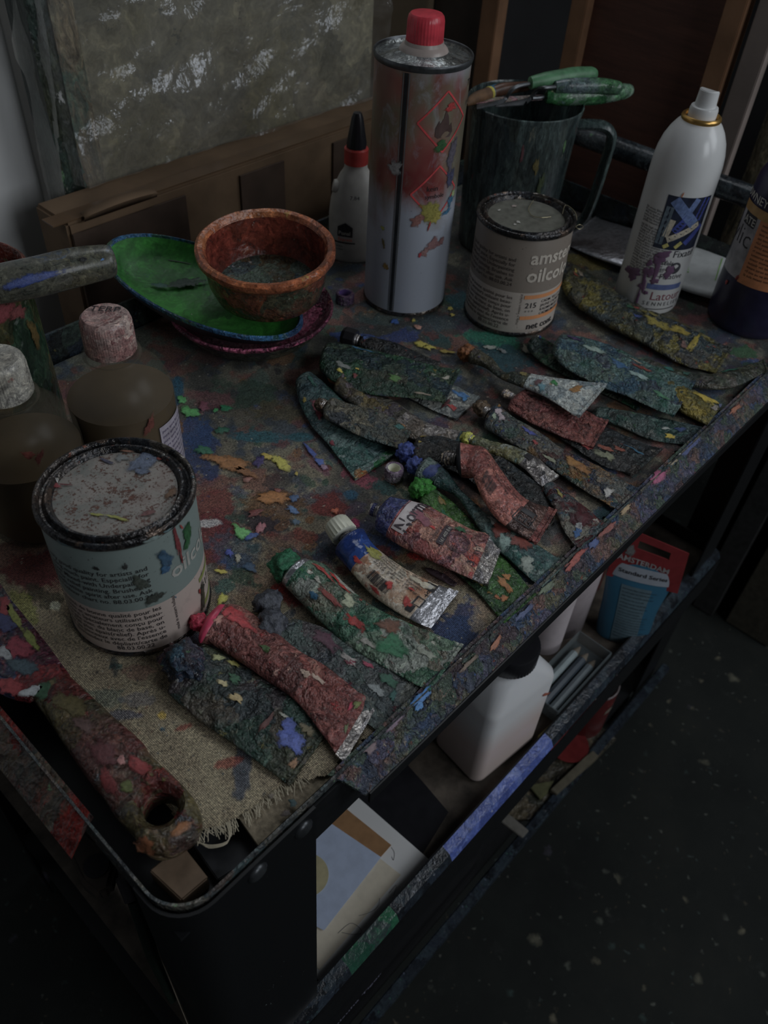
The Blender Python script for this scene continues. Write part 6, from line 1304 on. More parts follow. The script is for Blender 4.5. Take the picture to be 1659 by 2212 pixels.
# terracotta coloured bowl
tilt = Matrix.Rotation(math.radians(5.5), 3, Vector((RT.x, RT.y, 0)).normalized())
c9 = P(580, 636, 0.054)
bw = thing('clay_bowl', c9, 'terracotta orange mixing bowl with thick lip standing in the green dish', 'bowl')
outm = paint('bowl_outside_mud', [(56, 34, 20), (40, 36, 24), (70, 36, 18), (34, 38, 28), (46, 44, 30), (62, 30, 20)], 34, 50.0, 0.38, specks=((84, 80, 40), (96, 40, 26), (40, 56, 40)), speck=0.3, bump=0.35)
inm = paint('bowl_inside_red', [(66, 22, 14), (54, 20, 14), (74, 28, 16), (46, 20, 14), (60, 24, 14)], 24, 51.0, 0.42, specks=((90, 50, 24), (40, 30, 26)), speck=0.1, bump=0.2)
lipm = paint('bowl_lip_orange', [(98, 50, 22), (86, 42, 22), (104, 58, 26), (78, 40, 24), (92, 46, 20)], 26, 52.0, 0.4, specks=((110, 86, 30), (60, 40, 24)), speck=0.12, bump=0.25)
def tl(mb):
    mb.v = [c9 + tilt @ (v - c9) for v in mb.v]; return mb
wob = lambda a, j: 0.014*mnoise.noise(Vector((math.cos(a)*3, math.sin(a)*3, 1.0)))
tl(MB().lathe([(0.034, 0.0), (0.042, 0.001), (0.048, 0.006), (0.0525, 0.018), (0.0545, 0.032), (0.0555, 0.042)], c9, 80, cap0=True)).obj('body', outm, bw)
tl(MB().lathe([(0.0550, 0.040), (0.0590, 0.0425), (0.0615, 0.0465), (0.0612, 0.0500), (0.0585, 0.0520), (0.0545, 0.0510), (0.0520, 0.0470)], c9, 80, wob=wob)).obj('lip', lipm, bw)
tl(MB().lathe([(0.0525, 0.0480), (0.0505, 0.040), (0.0490, 0.028), (0.0460, 0.014), (0.040, 0.007)], c9, 80)).obj('inner_wall', inm, bw)
tl(MB().lathe([(0.0455, 0.0125), (0.030, 0.0118), (0.0001, 0.0115)], c9, 64)).obj('paint_pool', paint('bowl_pool', [(44, 58, 50), (34, 46, 42), (56, 66, 54), (50, 42, 26), (30, 44, 48)], 60, 53.0, 0.3, speck=0.3), bw)

# ================================================================== clear bottles with brown liquid
def bottle_mat(name, c, alpha):
    if name in MATS: return MATS[name]
    g = NT(name); v = g.coords(0.1); n = g.noise(v, 60.0, 5.0, 0.7)
    col = g.ramp(n.outputs[0], [(0.35, A(c)), (0.65, tuple(x*1.25 for x in A(c)[:3])+(1,))])
    g.fin(col, 0.32); g.b.inputs['Alpha'].default_value = alpha
    MATS[name] = g.m; return g.m
def clear_bottle(c, label, capm, seed, level, labels):
    root = thing('plastic_bottle', c, label, 'bottle', 'clear plastic bottles of brown thinner')
    R = 0.0392
    MB().lathe([(0.030, 0.0015), (0.035, 0.0), (0.0385, 0.003), (R, 0.010), (R, 0.068), (0.0385, 0.078), (0.0365, 0.086), (0.0325, 0.0945), (0.0260, 0.1015), (0.0195, 0.1060), (0.0182, 0.1075), (0.0185, 0.1090), (0.0205, 0.1095), (0.0205, 0.1115), (0.0170, 0.1120), (0.0168, 0.1150)], c, 80, cap0=True).obj('shell', bottle_mat('clear_plastic_haze', (46, 42, 34), 0.22), root)
    prof = [(0.034, 0.003), (0.0378, 0.010)] + [(min(0.0382, r), z) for r, z in ((0.0382, 0.05), (0.0382, level))] + [(0.0001, level+0.0002)]
    MB().lathe(prof, c, 64, cap0=True).obj('liquid', plain('brown_thinner', (44, 34, 20), 0.3, var=0.15, sc=25, bump=0), root)
    MB().lathe([(0.0172, 0.1130), (0.0178, 0.1140), (0.0176, 0.1355), (0.0168, 0.1392), (0.0150, 0.1410), (0.0110, 0.1406), (0.0060, 0.1400), (0.0001, 0.1400)], c, 160, cap0=True, wob=lambda a, j: 0.016*math.cos(a*64) if j in (1, 2) else 0).obj('cap', capm, root)
    th = theta_at(c, R, 0.04, labels[0]); f = cyl_fn(c, R+0.0004, th)
    mb = MB(); grid_on(mb, 0, 0.030, 0.004, labels[1], f, 12, 2); mb.obj('paper_label', plain('paper_label_pale', (84, 80, 88), 0.5, var=0.2), root)
    mb = MB(); f2 = cyl_fn(c, R+0.0006, th)
    for i in range(9): text_on(mb, 'pure spirit for artists use', f2, 0.0036, 0.002, labels[1]-0.006-0.0048*i)
    mb.obj('lettering', plain('violet_print', (44, 38, 60), 0.5, bump=0), root, smooth=False)
    dabs_cyl(root, c, R+0.0002, theta_at(c, R, 0.05, labels[2]), labels[3], 4000+seed*50, 0.0005)
    return root
dirtycap = paint('cap_white_red_stain', [(104, 84, 80), (96, 66, 64), (116, 100, 94), (84, 50, 50), (110, 92, 88)], 46, 54.0, 0.45, specks=((70, 30, 34), (120, 108, 100)), speck=0.2, bump=0.12)
whitecap = paint('cap_white_stain', [(104, 102, 96), (96, 94, 88), (108, 106, 100), (90, 86, 78)], 40, 55.0, 0.45, specks=((84, 50, 44), (96, 92, 30)), speck=0.12, bump=0.1)
cb1 = cbase(0.1905, 0.3040); cb2 = cbase(0.112, 0.3076)
b1 = clear_bottle(cb1, 'clear bottle of brown thinner with red stained cap behind the near paint can', dirtycap, 1, 0.074, (352, 0.062, 262, [(0.0, 0.045, 0.002, 0.003, 30, (104, 30, 40)), (0.003, 0.049, 0.0015, 0.002, 0, (100, 28, 40)), (0.012, 0.055, 0.010, 0.004, 20, (58, 54, 58)), (0.024, 0.070, 0.003, 0.010, -20, (74, 34, 26)), (-0.022, 0.040, 0.006, 0.006, 0, (34, 28, 20))]))
b2 = clear_bottle(cb2, 'clear bottle of brown thinner with white cap at the left edge', whitecap, 2, 0.066, (150, 0.030, 60, [(0.010, 0.090, 0.004, 0.003, 0, (84, 34, 26)), (0.016, 0.086, 0.003, 0.006, -30, (80, 32, 28)), (0.020, 0.036, 0.006, 0.004, 0, (76, 50, 50))]))
mb = MB(); capf = lambda x, y: cb1 + Vector((0, 0, 0.1412)) + Vector((RT.x, RT.y, 0))*x + Vector((FW.x, FW.y, 0)).normalized()*y
text_on(mb, 'TERP.', capf, 0.0095, -0.012, 0.004); mb.obj('lettering', ink, b1, smooth=False)

# ================================================================== tall painted pot and its brush
c10 = cbase(0.137, 0.4085)
pot = thing('painted_pot', c10, 'tall cylindrical pot coated in green and ochre paint at the left edge', 'pot')
potm = paint('pot_green_ochre', [(26, 40, 26), (44, 38, 18), (60, 46, 20), (22, 44, 30), (54, 30, 20), (18, 30, 24), (36, 46, 24)], 22, 56.0, 0.4, sc=(1, 1, 0.6), specks=((80, 70, 30), (80, 30, 24)), speck=0.15, bump=0.9)
MB().lathe([(0.046, 0.0), (0.049, 0.002), (0.050, 0.02), (0.0495, 0.130), (0.0500, 0.144)], c10, 72, cap0=True).obj('body', potm, pot)
MB().lathe([(0.0495, 0.141), (0.0515, 0.144), (0.0515, 0.148), (0.0490, 0.1495), (0.0470, 0.147), (0.0465, 0.12), (0.045, 0.02), (0.0001, 0.018)], c10, 72, wob=lambda a, j: 0.012*mnoise.noise(Vector((math.cos(a)*4, math.sin(a)*4, 0))) if j < 5 else 0).obj('rim', paint('pot_red_rim', [(90, 34, 24), (80, 30, 22), (96, 42, 28), (60, 30, 24)], 30, 57.0, 0.4, speck=0.12), pot)
dabs_cyl(pot, c10, 0.0500, theta_at(c10, 0.05, 0.12, 20), [(0.0, 0.136, 0.012, 0.007, 0, (84, 30, 34)), (0.012, 0.130, 0.008, 0.006, 0, (80, 34, 34)), (0.022, 0.105, 0.006, 0.012, 0, (70, 54, 16))], 4200, 0.0008)
zb_ = 0.157
hb = thing('wide_brush', P(120, 600, zb_), 'olive and blue painted brush handle resting across the tall pot', 'brush')
hl = paint('brush_olive_blue', [(44, 46, 38), (36, 40, 36), (54, 52, 40), (30, 44, 60), (48, 48, 42)], 30, 58.0, 0.4, specks=((60, 70, 80), (70, 60, 30)), speck=0.15, bump=0.05)
pth = spline([P(-60, 625, zb_), P(0, 614, zb_), P(80, 598, zb_), P(160, 578, zb_), P(225, 566, zb_), P(250, 562, zb_)], 30)
MB().tubepath(pth, prof_r([(0, .0125), (.3, .0135), (.6, .0135), (.85, .0115), (.95, .0095), (1, .0045)], 30), 18).obj('handle', hl, hb)
for i, (px, py, rx, ry, rot_, col) in enumerate([(85, 604, 80, 22, -12, (20, 38, 88)), (180, 557, 11, 6, -8, (10, 10, 11)), (219, 556, 9, 5, -10, (46, 92, 150)), (243, 560, 7, 8, 0, (96, 36, 34))]):
    a_ = P(px+1, py, zb_)-P(px, py, zb_); q = P(px, py, zb_+0.012); toc = (CAM-q).normalized(); s_ = 1/ (FPX/((q-CAM).length))
    ax_ = RT*s_; bx_ = -UP*s_
    core = [(v-q).length for v in pth]; k_ = core.index(min(core)); rad = 0.0128 if i == 0 else (0.0122 if i == 1 else 0.0105 if i == 2 else 0.008)
    def onh(x, y, l, q=q, rad=rad):
        p = q + ax_*x + bx_*y
        d = min(((p - (v + (w_-v)*max(0, min(1, (p-v).dot(w_-v)/(w_-v).length_squared)))) for v, w_ in zip(pth[:-1], pth[1:])), key=lambda u: u.length)
        base_ = p - d
        return base_ + d.normalized()*(rad + 0.0012 + l)
    mb = MB(); dab_on(mb, onh, 0, 0, rx, ry, math.radians(rot_), 4300+i, 22, 0.3, 0.0004); mb.obj('paint_dab', dabmat(col), hb)
blob(P(-70, 628, zb_), 0.02, 3, 0.2, 2, 3, (1, 1, 0.7)).obj('bristle_stub', b_brown, hb)

# ================================================================== broad brush in the foreground
fb = thing('broad_brush', P(200, 1620), 'broad flat brush with thick paint caked wooden handle and round hanging hole, lower left', 'brush')
fm = paint('broad_brush_paint', [(48, 30, 26), (60, 22, 20), (42, 42, 28), (52, 46, 26), (38, 36, 34), (56, 32, 28), (46, 40, 36)], 26, 59.0, 0.36, specks=((96, 34, 28), (70, 74, 30), (60, 66, 70)), speck=0.2, bump=0.8)
secs = [((150, 1462), (72, 1512), 1.5, 16), ((181, 1491), (104, 1556), 1.5, 17), ((253, 1558), (154, 1631), 1.5, 17), ((309, 1607), (196, 1692), 1.5, 18), ((330, 1640), (222, 1722), 1.5, 18), ((370, 1675), (250, 1765), 1.5, 19), ((415, 1722), (285, 1802), 1.5, 20), ((437, 1768), (308, 1836), 1.5, 19), ((430, 1806), (336, 1854), 1.5, 15), ((405, 1832), (372, 1852), 4, 5)]
pts = []
for a, b, lift, th in secs:
    z = (lift+th/2)/1000; pa, pb_ = P(*a, z), P(*b, z); pts.append(np.array([*pa, *pb_, th/1000]))
nu, nv = 60, 36; vs = []
for i in range(nu):
    s = catmull(pts, i/(nu-1)); ce = Vector((s[:3]+s[3:6])/2); la = Vector((s[:3]-s[3:6])/2); th = s[6]/2
    for k in range(nv):
        q = 2*math.pi*k/nv; ca, sa = math.cos(q), math.sin(q)
        e = 0.55
        p = ce + la*(math.copysign(abs(ca)**e, ca)) + Vector((0, 0, th*math.copysign(abs(sa)**0.75, sa)))
        p.z += 0.0008*mnoise.fractal(p*90, 1, 2, 3)
        if p.z < TH+0.001: p.z = TH+0.001
        vs.append(p)
mb = MB(); mb.add(vs, [(i*nv+k, i*nv+(k+1) % nv, (i+1)*nv+(k+1) % nv, (i+1)*nv+k) for i in range(nu-1) for k in range(nv)] + [tuple(range(nv)), tuple((nu-1)*nv+k for k in range(nv))])
fbody = mb.obj('handle', fm, fb)
cut = MB(); hc = P(346, 1746, 0.016)
cut.lathe([(0.0095, -0.05), (0.0095, 0.0015), (0.0140, 0.006), (0.016, 0.03)], (hc.x, hc.y, TH+0.014), 40, cap0=True, cap1=True)
cuto = cut.obj('hole_cutter', fm, fb)
bo = fbody.modifiers.new('hole', 'BOOLEAN'); bo.object = cuto; bo.operation = 'DIFFERENCE'; bo.solver = 'EXACT'
dg = bpy.context.evaluated_depsgraph_get()
nm = bpy.data.meshes.new_from_object(fbody.evaluated_get(dg))
fbody.modifiers.clear(); fbody.data = nm
nm.polygons.foreach_set('use_smooth', [True]*len(nm.polygons)); nm.set_sharp_from_angle(angle=math.radians(50))
bpy.data.objects.remove(cuto)
# wide flat head
hm_ = paint('brush_head_paint', [(58, 18, 24), (26, 30, 46), (48, 20, 30), (36, 44, 48), (66, 20, 22), (24, 28, 38), (56, 50, 50)], 22, 60.0, 0.35, specks=((110, 112, 112), (70, 80, 20)), speck=0.2, bump=0.8)
outline = [P(*q, 0.010) for q in ((-140, 1420), (-70, 1250), (0, 1262), (26, 1302), (64, 1348), (106, 1400), (142, 1450), (158, 1470), (110, 1502), (74, 1520), (34, 1512), (0, 1500), (-60, 1488))]
mb = MB(); mb.slab([(v.x, v.y) for v in outline], TH+0.0065, TH+0.017); mb.obj('head', hm_, fb, bevel=0.003)
for i, (px, py, rx, ry, rot_, col) in enumerate([(70, 1492, 34, 12, -25, (112, 116, 118)), (100, 1490, 30, 20, -20, (24, 56, 34)), (20, 1482, 30, 20, 10, (96, 20, 24)), (30, 1330, 10, 40, -35, (80, 84, 14)), (66, 1380, 10, 30, -38, (76, 82, 16)), (10, 1345, 30, 22, 30, (26, 30, 62)), (40, 1400, 40, 22, 10, (90, 16, 32)), (50, 1440, 40, 16, 5, (36, 52, 60)), (10, 1310, 16, 24, 0, (90, 20, 24)), (8, 1410, 24, 16, 0, (96, 98, 100)), (130, 1480, 20, 14, -40, (70, 62, 18))]):
    q = P(px, py, 0.0172); a = P(px+1, py, 0.0172)-q; b = P(px, py+1, 0.0172)-q
    mb = MB(); dab_on(mb, lambda x, y, l: Vector((q.x+a.x*x+b.x*y, q.y+a.y*x+b.y*y, TH+0.0170+l)), 0, 0, rx, ry, math.radians(rot_), 4400+i, 26, 0.35, 0.0006); mb.obj('paint_dab', dabmat(col), fb)
for i, (px, py, rx, ry, rot_, col) in enumerate([(150, 1520, 46, 24, 30, (62, 54, 22)), (225, 1625, 40, 26, 30, (60, 22, 24)), (300, 1655, 30, 18, 40, (96, 18, 18)), (262, 1642, 9, 12, 20, (124, 80, 76)), (275, 1700, 18, 14, 10, (60, 66, 22)), (180, 1565, 26, 18, 20, (60, 40, 36)), (310, 1820, 26, 14, 30, (96, 52, 22)), (390, 1790, 30, 10, -30, (100, 60, 26)), (235, 1690, 14, 40, -30, (80, 22, 22))]):
    q = P(px, py, 0.0195); a = P(px+1, py, 0.0195)-q; b = P(px, py+1, 0.0195)-q
    def hz(x, y, l, q=q, a=a, b=b):
        X, Y = q.x+a.x*x+b.x*y, q.y+a.y*x+b.y*y
        hit, loc, no, _ = fbody.ray_cast(Vector((X, Y, TH+0.1)) - ORG[fb.name], Vector((0, 0, -1)))
        return Vector((X, Y, (loc.z + ORG[fb.name].z if hit else TH+0.012) + 0.0003 + l))
    mb = MB(); dab_on(mb, hz, 0, 0, rx, ry, math.radians(rot_), 4500+i, 26, 0.35, 0.0004); mb.obj('paint_dab', dabmat(col), fb)
# bits of paint on the near rim
for i, (px, py, rx, ry, rot_, col) in enumerate([(1420, 1035, 22, 14, -50, (116, 48, 78)), (912, 1508, 26, 14, -45, (24, 80, 130)), (905, 1530, 14, 9, -50, (30, 90, 140)), (1070, 1395, 20, 7, -50, (116, 64, 36)), (1310, 1150, 26, 9, -45, (96, 44, 36)), (1240, 1215, 30, 10, -45, (110, 40, 30)), (1350, 1105, 18, 8, -45, (110, 90, 60)), (1490, 970, 26, 10, -45, (44, 54, 90)), (1180, 1275, 24, 10, -45, (60, 70, 50)), (1130, 1330, 24, 9, -45, (40, 52, 84)), (850, 1570, 24, 10, -45, (84, 66, 80)), (1010, 1440, 26, 8, -45, (74, 58, 44)), (1585, 890, 12, 8, -40, (110, 62, 40)), (1450, 1005, 12, 6, -40, (100, 90, 70)), (1280, 1180, 18, 8, -45, (34, 50, 90)), (800, 1622, 20, 12, -45, (80, 62, 66))]):
    q = PY(px, py, -0.008); mb = MB(); s_ = ((q-CAM).length)/FPX
    n_ = Vector((0, -0.6, 0.8)); a = RT*s_; b = -UP*s_; d0 = (q-CAM).normalized()
    def onr(x, y, l, q=q, a=a, b=b):
        d = (q + a*x + b*y - CAM).normalized()
        p0 = Vector((0, 0.003, TH+0.0050)); nr_ = Vector((0, -0.015, 0.0200)).normalized()
        t = (p0-CAM).dot(nr_)/d.dot(nr_); p = CAM + d*t
        k = max(0.0, min(1.0, (0.003-p.y)/0.020)); z = TH+0.005-0.015*k**1.4
        return Vector((p.x, p.y, z + 0.0008 + l))
    dab_on(mb, onr, 0, 0, rx, ry*0.8, math.radians(rot_), 4600+i, 22, 0.5, 0.0006); mb.obj('paint_dab', dabmat(col), tr)

# ================================================================== behind the trolley, left: cardboard box, wrapped canvas
card = plain('brown_cardboard', (56, 42, 27), 0.85, var=0.16, sc=22)
cardd = plain('brown_cardboard_dark', (36, 26, 19), 0.85, var=0.2, sc=22)
tape = plain('brown_packing_tape', (48, 34, 20), 0.3, var=0.12, sc=30)
Yb = 0.565; ztop = TH+0.071
bx_ = thing('cardboard_box', (0.55, 0.63, 0.40), 'long flat brown cardboard box lying along the far left edge', 'box')
mb = MB(); mb.box((0.584, 0.5945, (ztop+0.35)/2), (0.552, 0.059, ztop-0.35)); mb.obj('carton', card, bx_, smooth=False, bevel=0.003)
x0 = 0.292
for a, b in ((0.310, 0.445), (0.520, 0.585), (0.665, 0.71)):
    mb = MB(); mb.box(((a+b)/2, Yb-0.0032, ztop-0.085), (b-a, 0.0022, 0.15)); mb.obj('front_flap', cardd, bx_, smooth=False)
mb = MB(); mb.box((0.57, Yb+0.012, ztop+0.0008), (0.55, 0.020, 0.0012)); mb.obj('tape_strip', tape, bx_, smooth=False)
mb = MB()
sh = [Vector((0.335+0.03*i/1.0*0.6, Yb+0.004+0.006*math.sin(i*1.7), ztop+0.001)) for i in range(8)]
vs = []; n = 9
for i in range(n):
    x = 0.325 + 0.085*i/(n-1); l = 0.012*math.sin(math.pi*i/(n-1))
    vs += [(x, Yb-0.004, ztop-0.001), (x, Yb-0.006-l*0.5, ztop+0.004+l*0.45), (x, Yb+0.002-l*0.4, ztop+0.006+l*0.5)]
mb.add(vs, [(i*3+k, (i+1)*3+k, (i+1)*3+k+1, i*3+k+1) for i in range(n-1) for k in range(2)])
o = mb.obj('torn_flap', card, bx_); o.modifiers.new('thickness', 'SOLIDIFY').thickness = 0.0012

wc = thing('wrapped_canvas', (0.55, 0.62, ztop), 'large canvas wrapped in creased clear plastic leaning on the cardboard box', 'canvas')
lean = 0.0; zc1 = TH+0.40
def cv(x, t, off=0.0): return Vector((x, 0.630 + lean*t + off, ztop+0.001 + (zc1-ztop)*t))
cvm = paint('canvas_beige_stained', [(76, 72, 58), (70, 66, 54), (82, 78, 62), (62, 60, 50), (74, 70, 52)], 9, 61.0, 0.7, specks=((30, 60, 60), (60, 56, 40)), speck=0.03, bump=0.1, grime=0.3)
mb = MB(); mb.add([cv(0.3940, -0.6), cv(0.8000, -0.6), cv(0.8000, 1), cv(0.3940, 1), cv(0.3940, -0.6, .022), cv(0.8000, -0.6, .022), cv(0.8000, 1, .022), cv(0.3940, 1, .022)], [(0, 1, 2, 3), (4, 7, 6, 5), (0, 4, 5, 1), (3, 2, 6, 7), (1, 5, 6, 2), (0, 3, 7, 4)])
mb.obj('canvas_face', cvm, wc, smooth=False)
mb = MB(); mb.add([cv(0.3720, -0.6, .004), cv(0.3945, -0.6, -.001), cv(0.3945, 1, -.001), cv(0.3720, 1, .004), cv(0.3720, -0.6, .03), cv(0.3945, -0.6, .03), cv(0.3945, 1, .03), cv(0.3720, 1, .03)], [(0, 1, 2, 3), (4, 7, 6, 5), (0, 4, 5, 1), (3, 2, 6, 7), (1, 5, 6, 2), (0, 3, 7, 4)])
mb.obj('tacking_edge', paint('tacking_edge_cloth', [(72, 62, 46), (64, 56, 44), (76, 66, 50), (30, 56, 48)], 26, 62.0, 0.8, sc=(1, 1, 0.4), specks=((20, 60, 56),), speck=0.06, bump=0.5), wc, smooth=False)
mb = MB(); mb.add([cv(0.3520, -0.6, .010), cv(0.3725, -0.6, .006), cv(0.3725, 1, .006), cv(0.3520, 1, .010), cv(0.3520, -0.6, .045), cv(0.3725, -0.6, .04), cv(0.3725, 1, .04), cv(0.3520, 1, .045)], [(0, 1, 2, 3), (4, 7, 6, 5), (0, 4, 5, 1), (3, 2, 6, 7), (1, 5, 6, 2), (0, 3, 7, 4)])
mb.obj('stretcher_bar', paint('stretcher_dark_paint', [(22, 26, 22), (34, 36, 26), (18, 22, 20), (28, 40, 36)], 30, 63.0, 0.5, sc=(1, 1, 0.4), speck=0.1), wc, smooth=False)
def film_mat():
    g = NT('creased_clear_film'); v = g.coords(0.3, (1, 1, 0.7)); n = g.noise(v, 10.0, 4.0, 0.6, 1.2); n2 = g.noise(v, 60.0, 4.0, 0.6)
    h = g.math('ADD', n.outputs[0], g.math('MULTIPLY', n2.outputs[0], 0.25))
    bp = g.n('Bump', Strength=1.0, Distance=0.012, Height=h)
    tr_ = g.n('BsdfTransparent'); df = g.n('BsdfDiffuse', Color=A((84, 84, 80)), Normal=bp.outputs[0]); gs = g.n('BsdfGlossy', Color=(0.9, 0.93, 1, 1), Roughness=0.16, Normal=bp.outputs[0])
    m1 = g.n('MixShader', i0=0.30, i1=df.outputs[0], i2=gs.outputs[0])
    f = g.ramp(n.outputs[0], [(0.35, (0.08,)*3), (0.65, (0.30,)*3)])
    m2 = g.n('MixShader', i0=f, i1=tr_.outputs[0], i2=m1.outputs[0])
    g.link(m2.outputs[0], g.out.inputs[0]); return g.m
film = film_mat()
mb = MB(); nxp, nzp = 70, 46; vs = []
for j in range(nzp+1):
    for i in range(nxp+1):
        x = 0.360 + (0.815-0.360)*i/nxp; t = -0.004 + 1.0*j/nzp
        p = cv(x, max(0, t), -0.007)
        w_ = 0.009*mnoise.fractal(Vector((x*9, t*5, 2.0)), 0.8, 2.1, 4) + 0.007*abs(mnoise.noise(Vector((x*22-t*14, t*3, 5.0)))) + 0.02*max(0.0, x-0.62+0.25*(0.4-t))
        p.y -= w_ + 0.004
        if i == 0: p.y += 0.02
        vs.append(p)
mb.add(vs, [(j*(nxp+1)+i, j*(nxp+1)+i+1, (j+1)*(nxp+1)+i+1, (j+1)*(nxp+1)+i) for j in range(nzp) for i in range(nxp)])
mb.obj('plastic_film', film, wc)
# loose end of film hanging on the left
mb = MB(); vs = []; nz_ = 26
prof = [(0.15, 0.335), (0.10, 0.325), (0.02, 0.300), (-0.03, 0.283)]
for j in range(nz_+1):
    t = j/nz_; z = TH - 0.02 + 0.42*t
    wide = 0.030 + 0.022*max(0, math.sin(t*6.0+0.4)) + 0.02*math.exp(-((t-0.52)/0.06)**2)
    for i in range(7):
        k = i/6; x = 0.366 - wide*k*0.55; y = 0.640 + lean*t*0.9 + 0.006*math.sin(k*5+t*7) + 0.01*k
        vs.append((x, y, z))
mb.add(vs, [(j*7+i, j*7+i+1, (j+1)*7+i+1, (j+1)*7+i) for j in range(nz_) for i in range(6)])
mb.obj('film_fold', bottle_mat('grey_film_fold', (76, 77, 74), 0.3), wc)

wbd = MB(); wbd.box((0.03, 0.712, 0.95), (0.66, 0.016, 1.3))
tag(wbd.obj('white_board', plain('white_scuffed_board', (106, 110, 112), 0.55, var=0.06, sc=7.0), smooth=False, bevel=0.002), 'large scuffed white board standing at the far left behind the pot', 'board')
# ================================================================== behind the trolley, right: boards, panel, posts
Xp = 0.955
def upright(name, y0, y1, z0, z1, x, th, mat, label, cat, grp=None):
    mb = MB(); mb.box((x+th/2, (y0+y1)/2, (z0+z1)/2), (th, y1-y0, z1-z0)); o = mb.obj(name, mat, smooth=False, bevel=0.001)
    return tag(o, label, cat, grp)
plank = plain('beige_board', (58, 48, 34), 0.75, var=0.12, sc=14)
upright('beige_board', 0.672, 0.815, 0.003, 1.5, Xp, 0.018, plank, 'tall beige board standing behind the tall solvent can', 'board')
upright('dark_board', 0.582, 0.668, 0.003, 1.5, Xp+0.012, 0.014, plain('dark_stained_wood', (26, 20, 15), 0.6, var=0.2, sc=18), 'dark brown upright board between the beige board and the wood batten', 'board')
woodm = plain('pine_batten', (70, 47, 28), 0.65, var=0.16, sc=26)
upright('wood_batten', 0.553, 0.580, 0.003, 1.5, Xp, 0.022, woodm, 'narrow orange pine batten standing right of the tall can', 'batten')
pn = thing('framed_panel', (Xp, 0.33, 0), 'reddish plywood panel in a pine frame leaning behind the spray can', 'panel')
def pbox(name, y0, y1, z0, z1, x, th, mat, bev=0.001):
    mb = MB(); mb.box((x+th/2, (y0+y1)/2, (z0+z1)/2), (th, y1-y0, z1-z0)); return mb.obj(name, mat, pn, smooth=False, bevel=bev)
def ply():
    g = NT('reddish_plywood'); v = g.coords(0.2, (1, 1, 12)); n = g.noise(v, 12.0, 6.0, 0.7)
    c = g.ramp(n.outputs[0], [(0.3, A((34, 19, 15))), (0.6, A((46, 26, 19))), (0.8, A((52, 31, 22)))])
    g.bump(n.outputs[0], 0.15, 0.001); return g.fin(c, 0.6)
pbox('plywood', 0.252, 0.430, 0.10, 1.55, Xp+0.016, 0.004, ply(), 0)
pbox('frame_bar', 0.424, 0.446, 0.08, 1.57, Xp, 0.022, woodm)
pbox('frame_bar', 0.232, 0.256, 0.08, 1.57, Xp, 0.022, woodm)
pbox('frame_bar', 0.256, 0.424, 0.08, 0.12, Xp, 0.022, woodm)
upright('pale_batten', 0.196, 0.222, 0.003, 1.5, Xp+0.005, 0.016, plain('pale_painted_wood', (66, 58, 54), 0.7, var=0.12, sc=16), 'pale painted upright batten right of the plywood panel', 'batten')
pl = MB(); pl.lathe([(0.022, 0), (0.022, 1.55)], (Xp+0.05, 0.165, 0.003), 40, cap0=True, cap1=True)
tag(pl.obj('metal_pole', paint('mottled_pole', [(60, 58, 46), (46, 46, 36), (74, 70, 54), (34, 34, 28), (66, 62, 50)], 26, 64.0, 0.35, sc=(1, 1, 0.4), metal=0.2, specks=((14, 14, 14), (90, 86, 70)), speck=0.2)), 'mottled greyish metal pole at the right edge', 'pole')
# canvases standing on the floor beyond the trolley
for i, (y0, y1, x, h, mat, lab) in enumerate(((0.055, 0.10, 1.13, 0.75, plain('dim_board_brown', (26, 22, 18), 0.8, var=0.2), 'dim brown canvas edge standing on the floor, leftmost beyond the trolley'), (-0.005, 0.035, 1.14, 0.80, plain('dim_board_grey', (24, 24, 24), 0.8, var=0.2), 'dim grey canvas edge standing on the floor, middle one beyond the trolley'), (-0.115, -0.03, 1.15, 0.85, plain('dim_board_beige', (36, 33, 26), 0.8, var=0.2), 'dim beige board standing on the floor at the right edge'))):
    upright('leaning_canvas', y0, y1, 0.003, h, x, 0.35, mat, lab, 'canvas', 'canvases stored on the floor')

# ================================================================== lower shelf
def ps(px, py, dz=0.0): return P(px, py, ZS-TH+dz)
# square white jar with black lid
jc = Vector((0.4095, 0.0485, ZS+0.001))
jar = thing('plastic_jar', jc, 'square white plastic jar with black screw lid on the lower shelf', 'jar')
def rrect(hx, hy, r, n=6):
    out = []
    for cx, cy, a0 in ((hx-r, hy-r, 0), (-hx+r, hy-r, 90), (-hx+r, -hy+r, 180), (hx-r, -hy+r, 270)):
        for i in range(n+1):
            a = math.radians(a0+90*i/n); out.append((cx+r*math.cos(a), cy+r*math.sin(a)))
    return out
rz = math.radians(-7)
levels = [(0.0, 0.046, 0.032, 0.010), (0.004, 0.049, 0.0355, 0.012), (0.125, 0.049, 0.0355, 0.012), (0.132, 0.0475, 0.034, 0.012), (0.155, 0.032, 0.029, 0.018), (0.161, 0.027, 0.027, 0.0265), (0.166, 0.0255, 0.0255, 0.025)]
vs = []; L = None
for z, hx, hy, r in levels:
    q = rrect(hx, hy, r); L = len(q)
    for x, y in q: vs.append(jc + Vector((x*math.cos(rz)-y*math.sin(rz), x*math.sin(rz)+y*math.cos(rz), z)))
mb = MB(); mb.add(vs, [(j*L+i, j*L+(i+1) % L, (j+1)*L+(i+1) % L, (j+1)*L+i) for j in range(len(levels)-1) for i in range(L)] + [tuple(range(L))[::-1], tuple((len(levels)-1)*L+i for i in range(L))])
g = NT('milky_plastic_part_full'); tc = g.n('TexCoord'); s = g.n('SeparateXYZ', Vector=tc.outputs['Object'])
z_ = g.math('MULTIPLY', s.outputs[2], 4.0)
